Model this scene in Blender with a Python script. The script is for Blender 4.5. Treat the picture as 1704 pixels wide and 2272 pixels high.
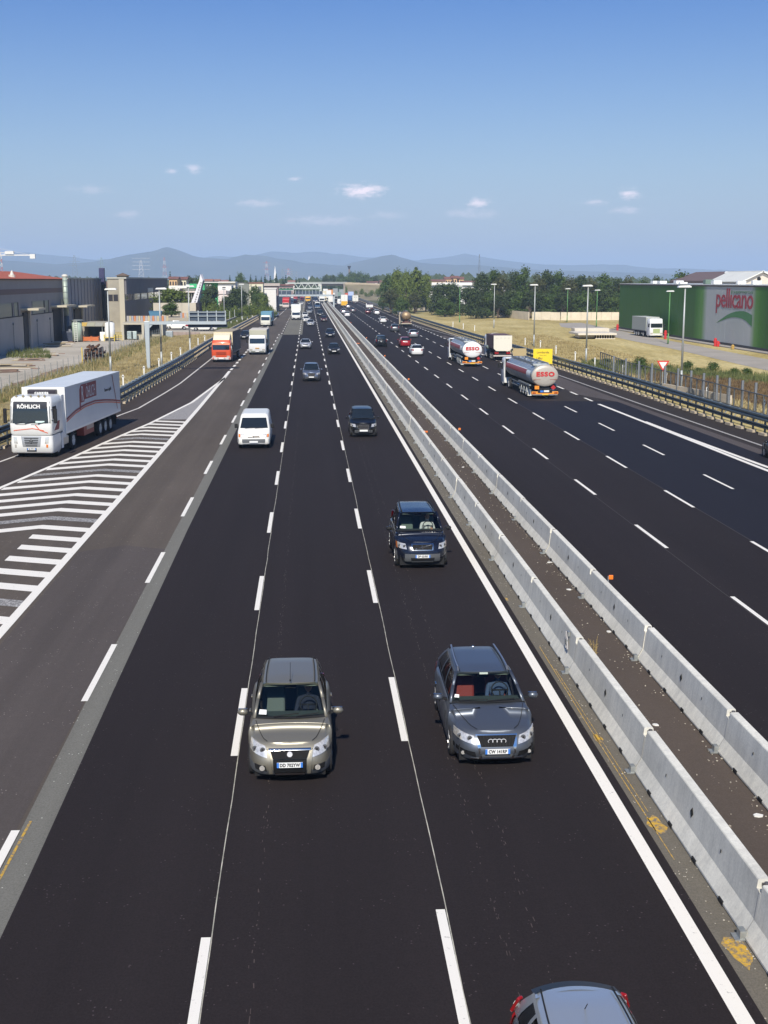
import bpy, bmesh, math, random
from math import sin, cos, tan, pi, radians, sqrt, atan2, atan
from mathutils import Vector, Matrix
R = random.Random(7)
for o in list(bpy.data.objects): bpy.data.objects.remove(o)
sc = bpy.context.scene
C = bpy.data.collections.new('motorway'); sc.collection.children.link(C)

# ---------------------------------------------------------------- camera
F = 2740.0; CX, CY = 852.0, 1136.0; H = 10.09
PITCH = atan(514 / F); YAW = radians(3.47)
cd = bpy.data.cameras.new('camera'); cam = bpy.data.objects.new('camera', cd); C.objects.link(cam)
cd.sensor_fit = 'VERTICAL'; cd.sensor_height = 24.0; cd.lens = 24.0 * F / 2272
cd.clip_start = 0.2; cd.clip_end = 60000
cam.location = (0, 0, H); cam.rotation_euler = (pi / 2 - PITCH, 0, -YAW)
sc.camera = cam
# ---------------------------------------------------------------- light
SUN_EL = radians(41); SUN_AZ = radians(8.0)      # shadows run 8 degrees right of the road axis, away from the camera
W = bpy.data.worlds.new('World'); sc.world = W; W.use_nodes = True
nt = W.node_tree; N = nt.nodes; Lk = nt.links; N.clear()
out = N.new('ShaderNodeOutputWorld'); bg = N.new('ShaderNodeBackground'); sky = N.new('ShaderNodeTexSky')
sky.sky_type = 'NISHITA'; sky.sun_disc = False; sky.sun_elevation = SUN_EL
sky.sun_rotation = pi + SUN_AZ
sky.altitude = 60; sky.air_density = 1.0; sky.dust_density = 1.2; sky.ozone_density = 3.5
bg.inputs[1].default_value = 0.098
# small fair-weather clouds low over the hills (direction based, part of the sky itself)
tc = N.new('ShaderNodeTexCoord')
def wmath(op, a, b=None, c=None, clamp=False):
    n = N.new('ShaderNodeMath'); n.operation = op; n.use_clamp = clamp
    for i, v in enumerate((a, b, c)):
        if v is None: continue
        if isinstance(v, (int, float)): n.inputs[i].default_value = v
        else: Lk.new(v, n.inputs[i])
    return n.outputs[0]
sep = N.new('ShaderNodeSeparateXYZ'); Lk.new(tc.outputs['Generated'], sep.inputs[0])
az = wmath('ARCTAN2', sep.outputs[0], sep.outputs[1])       # 0 = along the road, + right
el = wmath('ARCSINE', sep.outputs[2])
comb = N.new('ShaderNodeCombineXYZ')
Lk.new(az, comb.inputs[0]); Lk.new(wmath('MULTIPLY', el, 2.6), comb.inputs[1])
nz = N.new('ShaderNodeTexNoise'); nz.inputs['Scale'].default_value = 100; nz.inputs['Detail'].default_value = 6; nz.inputs['Roughness'].default_value = .6
Lk.new(comb.outputs[0], nz.inputs['Vector'])
total = shape = None
# (azimuth deg, elevation deg, half width deg, half height deg, strength)
CL = [(2.5, 3.95, 1.3, .42, 1.0), (7.7, 3.4, .65, .30, .8), (14.4, 3.72, .6, .30, .85), (14.2, 3.05, .9, .2, .4), (12.9, 3.4, .7, .16, .4),
      (-9.6, 3.9, 1.3, .25, .22), (-8.0, 2.85, .8, .25, .3), (-5.0, 4.85, .5, .25, .45), (-6.0, 4.75, .4, .14, .4), (-2.2, 3.4, 1.2, .25, .35), (.7, 2.65, 2.4, .3, .3),
      (7.4, 2.95, 1.6, .3, .3), (-.5, 4.45, .4, .13, .4), (3.6, 2.9, 1.3, .2, .2), (24, 3.4, 2.2, .5, .7), (31, 4.0, 2.0, .6, .8), (-22, 3.6, 2.4, .5, .7), (-35, 4.5, 2.5, .7, .8),
      (60, 5, 4, 1, .8), (95, 6, 5, 1.2, .8), (-70, 6, 5, 1.3, .8), (-120, 5, 5, 1.1, .8), (150, 6, 5, 1.2, .8)]
for a, e, w, h, s in CL:
    dx = wmath('DIVIDE', wmath('SUBTRACT', az, radians(a)), radians(w))
    dy = wmath('DIVIDE', wmath('SUBTRACT', el, radians(e)), radians(h))
    d2 = wmath('ADD', wmath('MULTIPLY', dx, dx), wmath('MULTIPLY', dy, dy))
    g0 = wmath('EXPONENT', wmath('MULTIPLY', d2, -1.1)); g = wmath('MULTIPLY', g0, s)
    total = g if total is None else wmath('MAXIMUM', total, g); shape = g0 if shape is None else wmath('MAXIMUM', shape, g0)
mask = wmath('MULTIPLY', wmath('SUBTRACT', wmath('ADD', shape, wmath('MULTIPLY', nz.outputs['Fac'], 2.3)), 1.52), 1.5, clamp=True)
mask = wmath('MULTIPLY', mask, wmath('MULTIPLY', total, .9, clamp=True), clamp=True)
hor = wmath('MULTIPLY', wmath('EXPONENT', wmath('MULTIPLY', wmath('MAXIMUM', el, 0.0), -9.0)), .6)
mxh = N.new('ShaderNodeMix'); mxh.data_type = 'RGBA'
tint = N.new('ShaderNodeMix'); tint.data_type = 'RGBA'; tint.blend_type = 'MULTIPLY'; tint.inputs[0].default_value = 1.0
Lk.new(sky.outputs[0], tint.inputs[6]); tr_ = N.new('ShaderNodeValToRGB'); tr_.color_ramp.elements[0].position = 0; tr_.color_ramp.elements[0].color = (.92, .93, 1.0, 1)
tr_.color_ramp.elements[1].position = .22; tr_.color_ramp.elements[1].color = (.24, .55, .98, 1); e_ = tr_.color_ramp.elements.new(.085); e_.color = (.74, .87, 1.0, 1)
Lk.new(el, tr_.inputs[0]); Lk.new(tr_.outputs[0], tint.inputs[7])
Lk.new(hor, mxh.inputs[0]); Lk.new(tint.outputs[2], mxh.inputs[6]); mxh.inputs[7].default_value = (4.7, 5.1, 6.2, 1)
mxc = N.new('ShaderNodeMix'); mxc.data_type = 'RGBA'
Lk.new(mask, mxc.inputs[0]); Lk.new(mxh.outputs[2], mxc.inputs[6]); mxc.inputs[7].default_value = (12.5, 10.6, 11.0, 1)
Lk.new(mxc.outputs[2], bg.inputs[0]); Lk.new(bg.outputs[0], out.inputs[0])
sd = bpy.data.lights.new('sun', 'SUN'); sun = bpy.data.objects.new('sun', sd); C.objects.link(sun)
sd.energy = 5.0; sd.angle = radians(.53); sd.color = (1.0, .925, .80)
dirn = Vector((sin(SUN_AZ) * cos(SUN_EL), cos(SUN_AZ) * cos(SUN_EL), -sin(SUN_EL)))
sun.rotation_euler = dirn.to_track_quat('-Z', 'Y').to_euler(); sun.location = (-60, -400, 300)
sc.view_settings.view_transform = 'Standard'; sc.view_settings.look = 'None'
sc.view_settings.exposure = 0.18; sc.view_settings.gamma = 1.0; sc.view_settings.use_curve_mapping = False
sc.cycles.max_bounces = 6; sc.cycles.transparent_max_bounces = 10; sc.cycles.volume_bounces = 0
sc.cycles.diffuse_bounces = 2; sc.cycles.glossy_bounces = 3; sc.cycles.sample_clamp_indirect = 6
sc.cycles.caustics_reflective = False; sc.cycles.caustics_refractive = False

fwd = Vector((sin(YAW) * cos(PITCH), cos(YAW) * cos(PITCH), -sin(PITCH)))
rgt = Vector((cos(YAW), -sin(YAW), 0)); upv = rgt.cross(fwd)
def ray(px, py): return fwd * F + rgt * (px - CX) - upv * (py - CY)
def at(px, py, z=0.0):
    """survey helper: the place on the level z that the photograph shows at (px, py)"""
    r = ray(px, py); t = (z - H) / r.z
    return Vector((r.x * t, r.y * t, z))
def atY(px, Y, z=0.0, py=None):
    """place at distance Y along the road, seen in column px (row py gives its height)"""
    r = ray(px, 622 if py is None else py); t = Y / r.y
    return Vector((r.x * t, Y, z if py is None else H + r.z * t))
def hz(px, py, Y): return atY(px, Y, py=py).z

# ---------------------------------------------------------------- materials
def mat(name, col, rough=.6, metal=0., n=0., ns=3., bump=0., bs=None, coat=0., spec=.5, col2=None, emis=None, stretch=None, trans=0., world=False, detail=4):
    m = bpy.data.materials.get(name)
    if m: return m
    m = bpy.data.materials.new(name); m.use_nodes = True
    t = m.node_tree; b = t.nodes['Principled BSDF']
    b.inputs['Base Color'].default_value = (*col, 1); b.inputs['Roughness'].default_value = rough
    b.inputs['Metallic'].default_value = metal; b.inputs['Specular IOR Level'].default_value = spec
    if coat: b.inputs['Coat Weight'].default_value = coat; b.inputs['Coat Roughness'].default_value = .12
    m.diffuse_color = (*col, 1)
    if n or col2 or bump:
        tcn = t.nodes.new('ShaderNodeNewGeometry' if world else 'ShaderNodeTexCoord')
        src = tcn.outputs['Position' if world else 'Object']
        if stretch:
            mp = t.nodes.new('ShaderNodeMapping'); mp.inputs['Scale'].default_value = stretch
            t.links.new(src, mp.inputs[0]); src = mp.outputs[0]
        nn = t.nodes.new('ShaderNodeTexNoise'); nn.inputs['Scale'].default_value = ns; nn.inputs['Detail'].default_value = detail; nn.inputs['Roughness'].default_value = .62
        t.links.new(src, nn.inputs['Vector'])
        rp = t.nodes.new('ShaderNodeValToRGB')
        c2 = col2 if col2 else tuple(min(1, c * (1 + n)) for c in col)
        c1 = col if col2 else tuple(c * (1 - n) for c in col)
        rp.color_ramp.elements[0].color = (*c1, 1); rp.color_ramp.elements[1].color = (*c2, 1)
        rp.color_ramp.elements[0].position = .32; rp.color_ramp.elements[1].position = .68
        t.links.new(nn.outputs['Fac'], rp.inputs[0]); t.links.new(rp.outputs[0], b.inputs['Base Color'])
        if bump:
            bn = t.nodes.new('ShaderNodeBump'); bn.inputs['Strength'].default_value = bump; bn.inputs['Distance'].default_value = .02
            n2 = t.nodes.new('ShaderNodeTexNoise'); n2.inputs['Scale'].default_value = bs or ns * 4; n2.inputs['Detail'].default_value = 3
            t.links.new(src, n2.inputs['Vector']); t.links.new(n2.outputs['Fac'], bn.inputs['Height']); t.links.new(bn.outputs[0], b.inputs['Normal'])
    return m
def road_mat(name, col, track=.12, speck=.22, blot=.10, rough=.85, tint=(1, 1, 1), cracks=0.0, stain=0.0):
    """asphalt: fine stone grain, wheel tracks running along the road, long blotches"""
    m = bpy.data.materials.new(name); m.use_nodes = True; t = m.node_tree; b = t.nodes['Principled BSDF']
    b.inputs['Roughness'].default_value = rough; b.inputs['Specular IOR Level'].default_value = .14
    g = t.nodes.new('ShaderNodeNewGeometry')
    def noise(scale, vec, detail=3, ro=.6):
        mp = t.nodes.new('ShaderNodeMapping'); mp.inputs['Scale'].default_value = vec; t.links.new(g.outputs['Position'], mp.inputs[0])
        n = t.nodes.new('ShaderNodeTexNoise'); n.inputs['Scale'].default_value = scale; n.inputs['Detail'].default_value = detail; n.inputs['Roughness'].default_value = ro
        t.links.new(mp.outputs[0], n.inputs['Vector']); return n.outputs['Fac']
    def mth(op, a, b_, c=None):
        n = t.nodes.new('ShaderNodeMath'); n.operation = op
        for i, v in enumerate((a, b_, c)):
            if v is None: continue
            if isinstance(v, (int, float)): n.inputs[i].default_value = v
            else: t.links.new(v, n.inputs[i])
        return n.outputs[0]
    s = mth('MULTIPLY_ADD', mth('SUBTRACT', noise(1, (26, 22, 1), 3, .85), .5), speck * 4.2, 1.0)
    s2 = mth('MULTIPLY_ADD', mth('SUBTRACT', noise(1, (.9, .012, 1), 5), .5), track * 3, 1.0)
    s3 = mth('MULTIPLY_ADD', mth('SUBTRACT', noise(1, (.25, .06, 1), 4), .5), blot * 4, 1.0)
    s4 = mth('MULTIPLY_ADD', mth('SUBTRACT', noise(1, (6, 5, 1), 5, .7), .5), .32, 1.0)
    f = mth('MULTIPLY', mth('MULTIPLY', s, s2), mth('MULTIPLY', s3, s4))
    # pale chips of aggregate
    v = t.nodes.new('ShaderNodeTexVoronoi'); v.inputs['Scale'].default_value = 9; t.links.new(g.outputs['Position'], v.inputs['Vector'])
    chip = mth('MULTIPLY', mth('LESS_THAN', v.outputs['Distance'], .13), 2.6)
    f = mth('ADD', f, mth('MULTIPLY', chip, mth('GREATER_THAN', noise(1, (1.5, 1.5, 1), 2), .56)))
    if cracks:
        v2 = t.nodes.new('ShaderNodeTexVoronoi'); v2.feature = 'DISTANCE_TO_EDGE'; v2.inputs['Scale'].default_value = .28
        mp = t.nodes.new('ShaderNodeMapping'); mp.inputs['Scale'].default_value = (1, .45, 1)
        nn = t.nodes.new('ShaderNodeTexNoise'); nn.inputs['Scale'].default_value = .8; nn.inputs['Detail'].default_value = 6
        t.links.new(g.outputs['Position'], nn.inputs['Vector'])
        vm = t.nodes.new('ShaderNodeMix'); vm.data_type = 'VECTOR'; vm.inputs[0].default_value = .25
        t.links.new(g.outputs['Position'], vm.inputs[4]); t.links.new(nn.outputs['Color'], vm.inputs[5]); t.links.new(vm.outputs[1], mp.inputs[0])
        t.links.new(mp.outputs[0], v2.inputs['Vector'])
        f = mth('MULTIPLY', f, mth('SUBTRACT', 1.0, mth('MULTIPLY', mth('LESS_THAN', v2.outputs['Distance'], .006), cracks)))
    mx = t.nodes.new('ShaderNodeMix'); mx.data_type = 'RGBA'; mx.blend_type = 'MULTIPLY'; mx.inputs[0].default_value = 1
    mx.inputs[6].default_value = (*col, 1); t.links.new(f, mx.inputs[7])
    res = mx.outputs[2]
    if stain:
        mm = t.nodes.new('ShaderNodeMix'); mm.data_type = 'RGBA'; mm.inputs[7].default_value = (.115, .1, .085, 1)
        t.links.new(res, mm.inputs[6]); t.links.new(mth('MULTIPLY', mth('GREATER_THAN', noise(1, (.5, .12, 1), 5), .57), stain), mm.inputs[0]); res = mm.outputs[2]
    t.links.new(res, b.inputs['Base Color'])
    bn = t.nodes.new('ShaderNodeBump'); bn.inputs['Strength'].default_value = .35; bn.inputs['Distance'].default_value = .01
    t.links.new(noise(1, (70, 70, 1), 2), bn.inputs['Height']); t.links.new(bn.outputs[0], b.inputs['Normal'])
    return m
M_NEW = road_mat('new asphalt', (.0225, .0178, .0182), track=.17, speck=.30, blot=.08)
M_BLUE = road_mat('newest asphalt', (.0165, .0158, .022), track=.1, speck=.30, blot=.06)
M_OLD = road_mat('old asphalt', (.100, .083, .069), track=.22, speck=.25, blot=.17)
M_OLD2 = road_mat('worn ramp asphalt', (.056, .044, .039), track=.2, speck=.25, blot=.15)
M_EDGE = road_mat('milled edge strip', (.16, .155, .135), track=.2, speck=.3, blot=.1)
M_FAR = road_mat('pale old asphalt', (.165, .155, .125), track=.12, speck=.2, blot=.1)
M_MED = road_mat('median earth asphalt', (.088, .070, .058), track=.1, speck=.25, blot=.18)
M_LEDGE = road_mat('verge of the barrier', (.145, .13, .105), track=.25, speck=.3, blot=.16)
M_SHO = road_mat('shoulder asphalt', (.038, .031, .028), track=.12, speck=.2, blot=.1)
def paint_mat(name, c, wear=.2):
    m = mat(name, c, .6, n=.0, spec=.3); t = m.node_tree; b = t.nodes['Principled BSDF']
    g = t.nodes.new('ShaderNodeNewGeometry'); n1 = t.nodes.new('ShaderNodeTexNoise'); n1.inputs['Scale'].default_value = 9; n1.inputs['Detail'].default_value = 8; n1.inputs['Roughness'].default_value = .8
    t.links.new(g.outputs['Position'], n1.inputs['Vector']); rp = t.nodes.new('ShaderNodeValToRGB')
    rp.color_ramp.elements[0].position = .22 + wear * .6; rp.color_ramp.elements[1].position = .30 + wear * .75
    rp.color_ramp.elements[0].color = (.16, .15, .14, 1); rp.color_ramp.elements[1].color = (*c, 1)
    t.links.new(n1.outputs['Fac'], rp.inputs[0]); t.links.new(rp.outputs[0], b.inputs['Base Color'])
    return m
M_LINE = paint_mat('white road paint', (.82, .78, .70), .14)
M_LINEW = paint_mat('worn road paint', (.62, .60, .56), .42)
M_LINEO = paint_mat('greyed road paint', (.42, .40, .37), .22)
M_YEL = paint_mat('yellow road spray', (.60, .36, .04), .33)

# ---------------------------------------------------------------- mesh builder
class MB:
    def __init__(s): s.v = []; s.f = []; s.m = []; s.sm = []; s.mi = 0; s.smooth = False; s.M = None
    def add(s, vs, fs):
        k = len(s.v)
        for p in vs:
            p = Vector(p); s.v.append(s.M @ p if s.M is not None else p)
        for f in fs: s.f.append([i + k for i in f]); s.m.append(s.mi); s.sm.append(s.smooth)
    def quad(s, a, b, c, d): s.add([a, b, c, d], [(0, 1, 2, 3)])
    def box(s, c, d, rz=0., rx=0.):
        x, y, z = (q / 2 for q in d); m = Matrix.Translation(c) @ Matrix.Rotation(rz, 4, 'Z') @ Matrix.Rotation(rx, 4, 'X')
        vs = [m @ Vector((i * x, j * y, k * z)) for i in (-1, 1) for j in (-1, 1) for k in (-1, 1)]
        s.add(vs, [(0, 1, 3, 2), (4, 6, 7, 5), (0, 4, 5, 1), (2, 3, 7, 6), (0, 2, 6, 4), (1, 5, 7, 3)])
    def bbox(s, x0, x1, y0, y1, z0, z1): s.box(((x0 + x1) / 2, (y0 + y1) / 2, (z0 + z1) / 2), (x1 - x0, y1 - y0, z1 - z0))
    def beam(s, a, b, w, h=None):
        a = Vector(a); b = Vector(b); d = b - a; L = d.length
        if L < 1e-6: return
        h = h or w; q = d.to_track_quat('Y', 'Z').to_matrix().to_4x4(); m = Matrix.Translation((a + b) / 2) @ q
        vs = [m @ Vector((i * w / 2, j * L / 2, k * h / 2)) for i in (-1, 1) for j in (-1, 1) for k in (-1, 1)]
        s.add(vs, [(0, 1, 3, 2), (4, 6, 7, 5), (0, 4, 5, 1), (2, 3, 7, 6), (0, 2, 6, 4), (1, 5, 7, 3)])
    def tube(s, a, b, r0, r1=None, n=8, cap=True):
        a = Vector(a); b = Vector(b); r1 = r0 if r1 is None else r1; d = b - a
        q = d.to_track_quat('Z', 'Y').to_matrix(); vs = []
        for p, r in ((a, r0), (b, r1)):
            for i in range(n): vs.append(p + q @ Vector((r * cos(2 * pi * i / n), r * sin(2 * pi * i / n), 0)))
        s.add(vs, [(i, (i + 1) % n, n + (i + 1) % n, n + i) for i in range(n)] + ([tuple(range(n))[::-1], tuple(range(n, 2 * n))] if cap else []))
    def rings(s, rs, close=True, cap0=False, cap1=False):
        n = len(rs[0]); vs = [p for r in rs for p in r]; fs = []
        for k in range(len(rs) - 1):
            for i in range(n if close else n - 1):
                j = (i + 1) % n; fs.append((k * n + i, k * n + j, (k + 1) * n + j, (k + 1) * n + i))
        if cap0: fs.append(tuple(range(n))[::-1])
        if cap1: fs.append(tuple(range((len(rs) - 1) * n, len(rs) * n)))
        s.add(vs, fs)
    def prism(s, poly, a, b, axis='x'):
        """extrude a closed 2d outline from a to b; for axis x the outline is (y, z), for y (x, z), for z (x, y)"""
        def P(p, t): return {'x': (t, p[0], p[1]), 'y': (p[0], t, p[1]), 'z': (p[0], p[1], t)}[axis]
        n = len(poly); s.add([P(p, a) for p in poly] + [P(p, b) for p in poly],
              [(i, (i + 1) % n, n + (i + 1) % n, n + i) for i in range(n)] + [tuple(range(n))[::-1], tuple(range(n, 2 * n))])
    def sphere(s, c, r, n=8, m=5, sc3=(1, 1, 1)):
        rs = []
        for k in range(m + 1):
            a = -pi / 2 + pi * k / m
            rs.append([(c[0] + r * sc3[0] * max(cos(a), .001) * cos(2 * pi * i / n), c[1] + r * sc3[1] * max(cos(a), .001) * sin(2 * pi * i / n), c[2] + r * sc3[2] * sin(a)) for i in range(n)])
        s.rings(rs)
    def build(s, name, mats, parent=None, loc=None, bevel=0., fix=False):
        if not isinstance(mats, (list, tuple)): mats = [mats]
        me = bpy.data.meshes.new(name); me.from_pydata([tuple(v) for v in s.v], [], s.f)
        for m in mats: me.materials.append(m)
        me.polygons.foreach_set('material_index', s.m); me.polygons.foreach_set('use_smooth', s.sm)
        if fix:
            b = bmesh.new(); b.from_mesh(me); bmesh.ops.recalc_face_normals(b, faces=b.faces); b.to_mesh(me); b.free()
        me.update(); o = bpy.data.objects.new(name, me); C.objects.link(o)
        if parent: o.parent = parent
        if loc is not None: o.location = loc
        if bevel:
            md = o.modifiers.new('bevel', 'BEVEL'); md.width = bevel; md.segments = 2; md.limit_method = 'ANGLE'
        return o
def tag(o, label=None, cat=None, group=None, kind=None):
    if label: o['label'] = label
    if cat: o['category'] = cat
    if group: o['group'] = group
    if kind: o['kind'] = kind
    return o
def T(name, label, cat, loc=(0, 0, 0), rz=0., group=None):
    o = bpy.data.objects.new(name, None); C.objects.link(o); o.location = loc; o.rotation_euler = (0, 0, rz)
    o.empty_display_size = .3
    return tag(o, label, cat, group)
KIDS = {}
def clone(root, loc=None, rz=None, label=None, group=None, remap=None, scale=None):
    """copy a thing with its parts and sub-parts, sharing the meshes; remap swaps materials on the copy"""
    def cp(o, par):
        c = o.copy(); C.objects.link(c)
        if par: c.parent = par
        if remap and c.type == 'MESH':
            for s in c.material_slots:
                if s.material and s.material.name in remap:
                    m = remap[s.material.name]; s.link = 'OBJECT'; s.material = m
        for k in kids.get(o.name, ()): cp(k, c)
        return c
    kids = {}
    def walk(o):
        kids[o.name] = list(o.children)
        for k in kids[o.name]: walk(k)
    if root.name not in KIDS: walk(root); KIDS[root.name] = dict(kids)
    kids = KIDS[root.name]
    c = cp(root, None)
    if loc is not None: c.location = loc
    if rz is not None: c.rotation_euler = (0, 0, rz)
    if label: c['label'] = label
    if group: c['group'] = group
    if scale: c.scale = (scale,) * 3 if isinstance(scale, (int, float)) else scale
    return c
def text(name, body, size, m, parent, loc, rot=(pi / 2, 0, 0), ext=.004, off=0., sx=1., space=1., align='CENTER', shear=0.):
    cu = bpy.data.curves.new(name, 'FONT'); cu.body = body; cu.size = size; cu.extrude = ext; cu.offset = off; cu.align_x = align
    cu.space_character = space; cu.shear = shear; cu.resolution_u = 3
    tmp = bpy.data.objects.new('tmp', cu); C.objects.link(tmp); dg = bpy.context.evaluated_depsgraph_get()
    me = bpy.data.meshes.new_from_object(tmp.evaluated_get(dg)); bpy.data.objects.remove(tmp); me.name = name
    for v in me.vertices: v.co.x *= sx
    me.materials.clear(); me.materials.append(m)
    o = bpy.data.objects.new(name, me); C.objects.link(o); o.parent = parent; o.location = loc; o.rotation_euler = rot
    return o
def lerp(a, b, t): return a + (b - a) * t
def interp(keys, x):
    if x <= keys[0][0]: return keys[0][1]
    for (x0, y0), (x1, y1) in zip(keys, keys[1:]):
        if x <= x1: return lerp(y0, y1, (x - x0) / (x1 - x0))
    return keys[-1][1]
def smooth(keys, x):
    if x <= keys[0][0]: return keys[0][1]
    for (x0, y0), (x1, y1) in zip(keys, keys[1:]):
        if x <= x1:
            t = (x - x0) / (x1 - x0); return lerp(y0, y1, t * t * (3 - 2 * t))
    return keys[-1][1]
def resample(pts, step):
    pts = [Vector(p) for p in pts]; out_ = []; acc = 0.
    for a, b in zip(pts, pts[1:]):
        L = (b - a).length; d = (b - a) / L
        while acc < L: out_.append((a + d * acc, d)); acc += step
        acc -= L
    return out_
def side(d): return Vector((d.y, -d.x, 0)).normalized()      # to the right of the direction
def sheet(name, poly, z, m, kind='structure', label=None):
    """flat sheet from a list of ground points, cut into strips so that it stays a clean polygon"""
    bm = bmesh.new(); vs = [bm.verts.new((p[0], p[1], z)) for p in poly]; f = bm.faces.new(vs)
    if f.normal.z < 0 or (f.normal_update() or f.normal.z < 0): f.normal_flip()
    bmesh.ops.triangulate(bm, faces=bm.faces)
    me = bpy.data.meshes.new(name); bm.to_mesh(me); bm.free(); me.materials.append(m)
    o = bpy.data.objects.new(name, me); C.objects.link(o); o['kind'] = kind
    if label: o['label'] = label
    return o
def strip_between(mb, L, Rr, z0, z1=None):
    z1 = z0 if z1 is None else z1
    for i in range(len(L) - 1):
        mb.quad((L[i][0], L[i][1], z0), (Rr[i][0], Rr[i][1], z1), (Rr[i + 1][0], Rr[i + 1][1], z1), (L[i + 1][0], L[i + 1][1], z0))
# ================================================================= GROUND AND ROAD
def ground_mat():
    m = bpy.data.materials.new('dry field'); m.use_nodes = True; t = m.node_tree; b = t.nodes['Principled BSDF']; b.inputs['Roughness'].default_value = .95; b.inputs['Specular IOR Level'].default_value = .1
    g = t.nodes.new('ShaderNodeNewGeometry')
    def noise(vec, d, ro=.6):
        mp = t.nodes.new('ShaderNodeMapping'); mp.inputs['Scale'].default_value = vec; t.links.new(g.outputs['Position'], mp.inputs[0])
        n = t.nodes.new('ShaderNodeTexNoise'); n.inputs['Scale'].default_value = 1; n.inputs['Detail'].default_value = d; n.inputs['Roughness'].default_value = ro; t.links.new(mp.outputs[0], n.inputs['Vector']); return n.outputs['Fac']
    def ramp(f, cols):
        r = t.nodes.new('ShaderNodeValToRGB'); e = r.color_ramp.elements
        e[0].position, e[0].color = cols[0][0], (*cols[0][1], 1); e[1].position, e[1].color = cols[-1][0], (*cols[-1][1], 1)
        for p, c in cols[1:-1]: k = e.new(p); k.color = (*c, 1)
        t.links.new(f, r.inputs[0]); return r.outputs[0]
    a = ramp(noise((.11, .035, .1), 6), [(.3, (.36, .28, .11)), (.5, (.54, .44, .20)), (.7, (.68, .58, .31))])
    b1 = ramp(noise((1.6, .5, 1), 5, .75), [(.3, (.55, .55, .5)), (.7, (1.15, 1.12, 1.05))])
    mx = t.nodes.new('ShaderNodeMix'); mx.data_type = 'RGBA'; mx.blend_type = 'MULTIPLY'; mx.inputs[0].default_value = 1
    t.links.new(a, mx.inputs[6]); t.links.new(b1, mx.inputs[7])
    # greener, darker land far from the road
    sp = t.nodes.new('ShaderNodeSeparateXYZ'); t.links.new(g.outputs['Position'], sp.inputs[0])
    mr = t.nodes.new('ShaderNodeMapRange'); mr.inputs[1].default_value = 330; mr.inputs[2].default_value = 520; t.links.new(sp.outputs[1], mr.inputs[0])
    mg = t.nodes.new('ShaderNodeMix'); mg.data_type = 'RGBA'; t.links.new(mr.outputs[0], mg.inputs[0]); t.links.new(mx.outputs[2], mg.inputs[6])
    t.links.new(ramp(noise((.01, .01, .01), 5), [(.35, (.05, .075, .03)), (.65, (.15, .14, .07))]), mg.inputs[7])
    t.links.new(mg.outputs[2], b.inputs['Base Color'])
    bn = t.nodes.new('ShaderNodeBump'); bn.inputs['Strength'].default_value = .8; bn.inputs['Distance'].default_value = .12
    t.links.new(noise((3, 1.2, 3), 5, .7), bn.inputs['Height']); t.links.new(bn.outputs[0], b.inputs['Normal'])
    return m
M_FIELD = ground_mat()
g_ = MB(); n = 40
xs = [-14000, -6000, -2500, -1000, -400, -200, -100, -60, -30, 0, 30, 45, 60, 80, 120, 200, 400, 1000, 2500, 6000, 14000]
ys = [-300, -50, 0, 50, 100, 150, 200, 260, 330, 420, 600, 900, 1500, 3000, 6000, 15000]
g_.rings([[(x, y, -.03) for x in xs] for y in ys], close=False)
for f in g_.f: f.reverse()
tag(g_.build('ground', M_FIELD), kind='structure')

YF = 1500.0     # how far the carriageways run
YN = -60.0
# left carriageway, measured edge of the tarmac beside the left guardrail
LEDGE = [Vector((-20.6, YN, 0)), Vector((-20.6, 40, 0)), Vector((-19.6, 60, 0))] + [at(25.7, 983), at(150, 938), at(269.6, 895.6), at(400, 817), at(466.8, 771), at(525.8, 736.5), at(577, 707), at(626, 673.5)]
LEDGE += [Vector((-11.0, 700, 0)), Vector((-11.0, YF, 0))]
REDGE = [Vector((31.4, YN, 0)), Vector((31.0, 60, 0)), Vector((29.9, 85, 0)), Vector((29.7, 112, 0)), Vector((28.9, 150, 0)), Vector((27.5, 228, 0)), Vector((26.2, 330, 0)), Vector((26.0, 480, 0)), Vector((26, YF, 0))]
def xon(pl, y):
    return interp([(p.y, p.x) for p in pl], y)
YS = [YN, -20, 0, 20, 40, 55, 70, 85, 100, 115, 130, 150, 175, 200, 225, 250, 280, 320, 370, 430, 520, 700, 1000, YF]
mb = MB()
strip_between(mb, [(xon(LEDGE, y) - .25, y) for y in YS], [(-5.0, y) for y in YS], 0)
tag(mb.build('old_asphalt', M_OLD), kind='structure')
mb = MB(); strip_between(mb, [(-5.02, y) for y in YS], [(xon(REDGE, y) + .3, y) for y in YS], -.004)
tag(mb.build('road', M_SHO), kind='structure')
# exit ramp lane, darker than the through lane
G_L = [Vector((-16.9, 30, 0)), at(0, 1083), at(164, 1013.7), at(231, 983), at(334, 939), at(426, 893), at(500, 838)]
Yr = [YN, 20, 40] + [p.y for p in G_L[1:]] + [150, 175, 200, 250, 300]
GX = [(YN, -17.2), (30, -17.0), (45, -16.1)] + [(p.y, p.x) for p in G_L[1:]] + [(150, -9.0), (300, -9.0)]
mb = MB(); strip_between(mb, [(xon(LEDGE, y) - .2, y) for y in Yr], [(interp(GX, y), y) for y in Yr], .004)
tag(mb.build('exit_ramp', M_OLD2), kind='structure')
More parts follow.
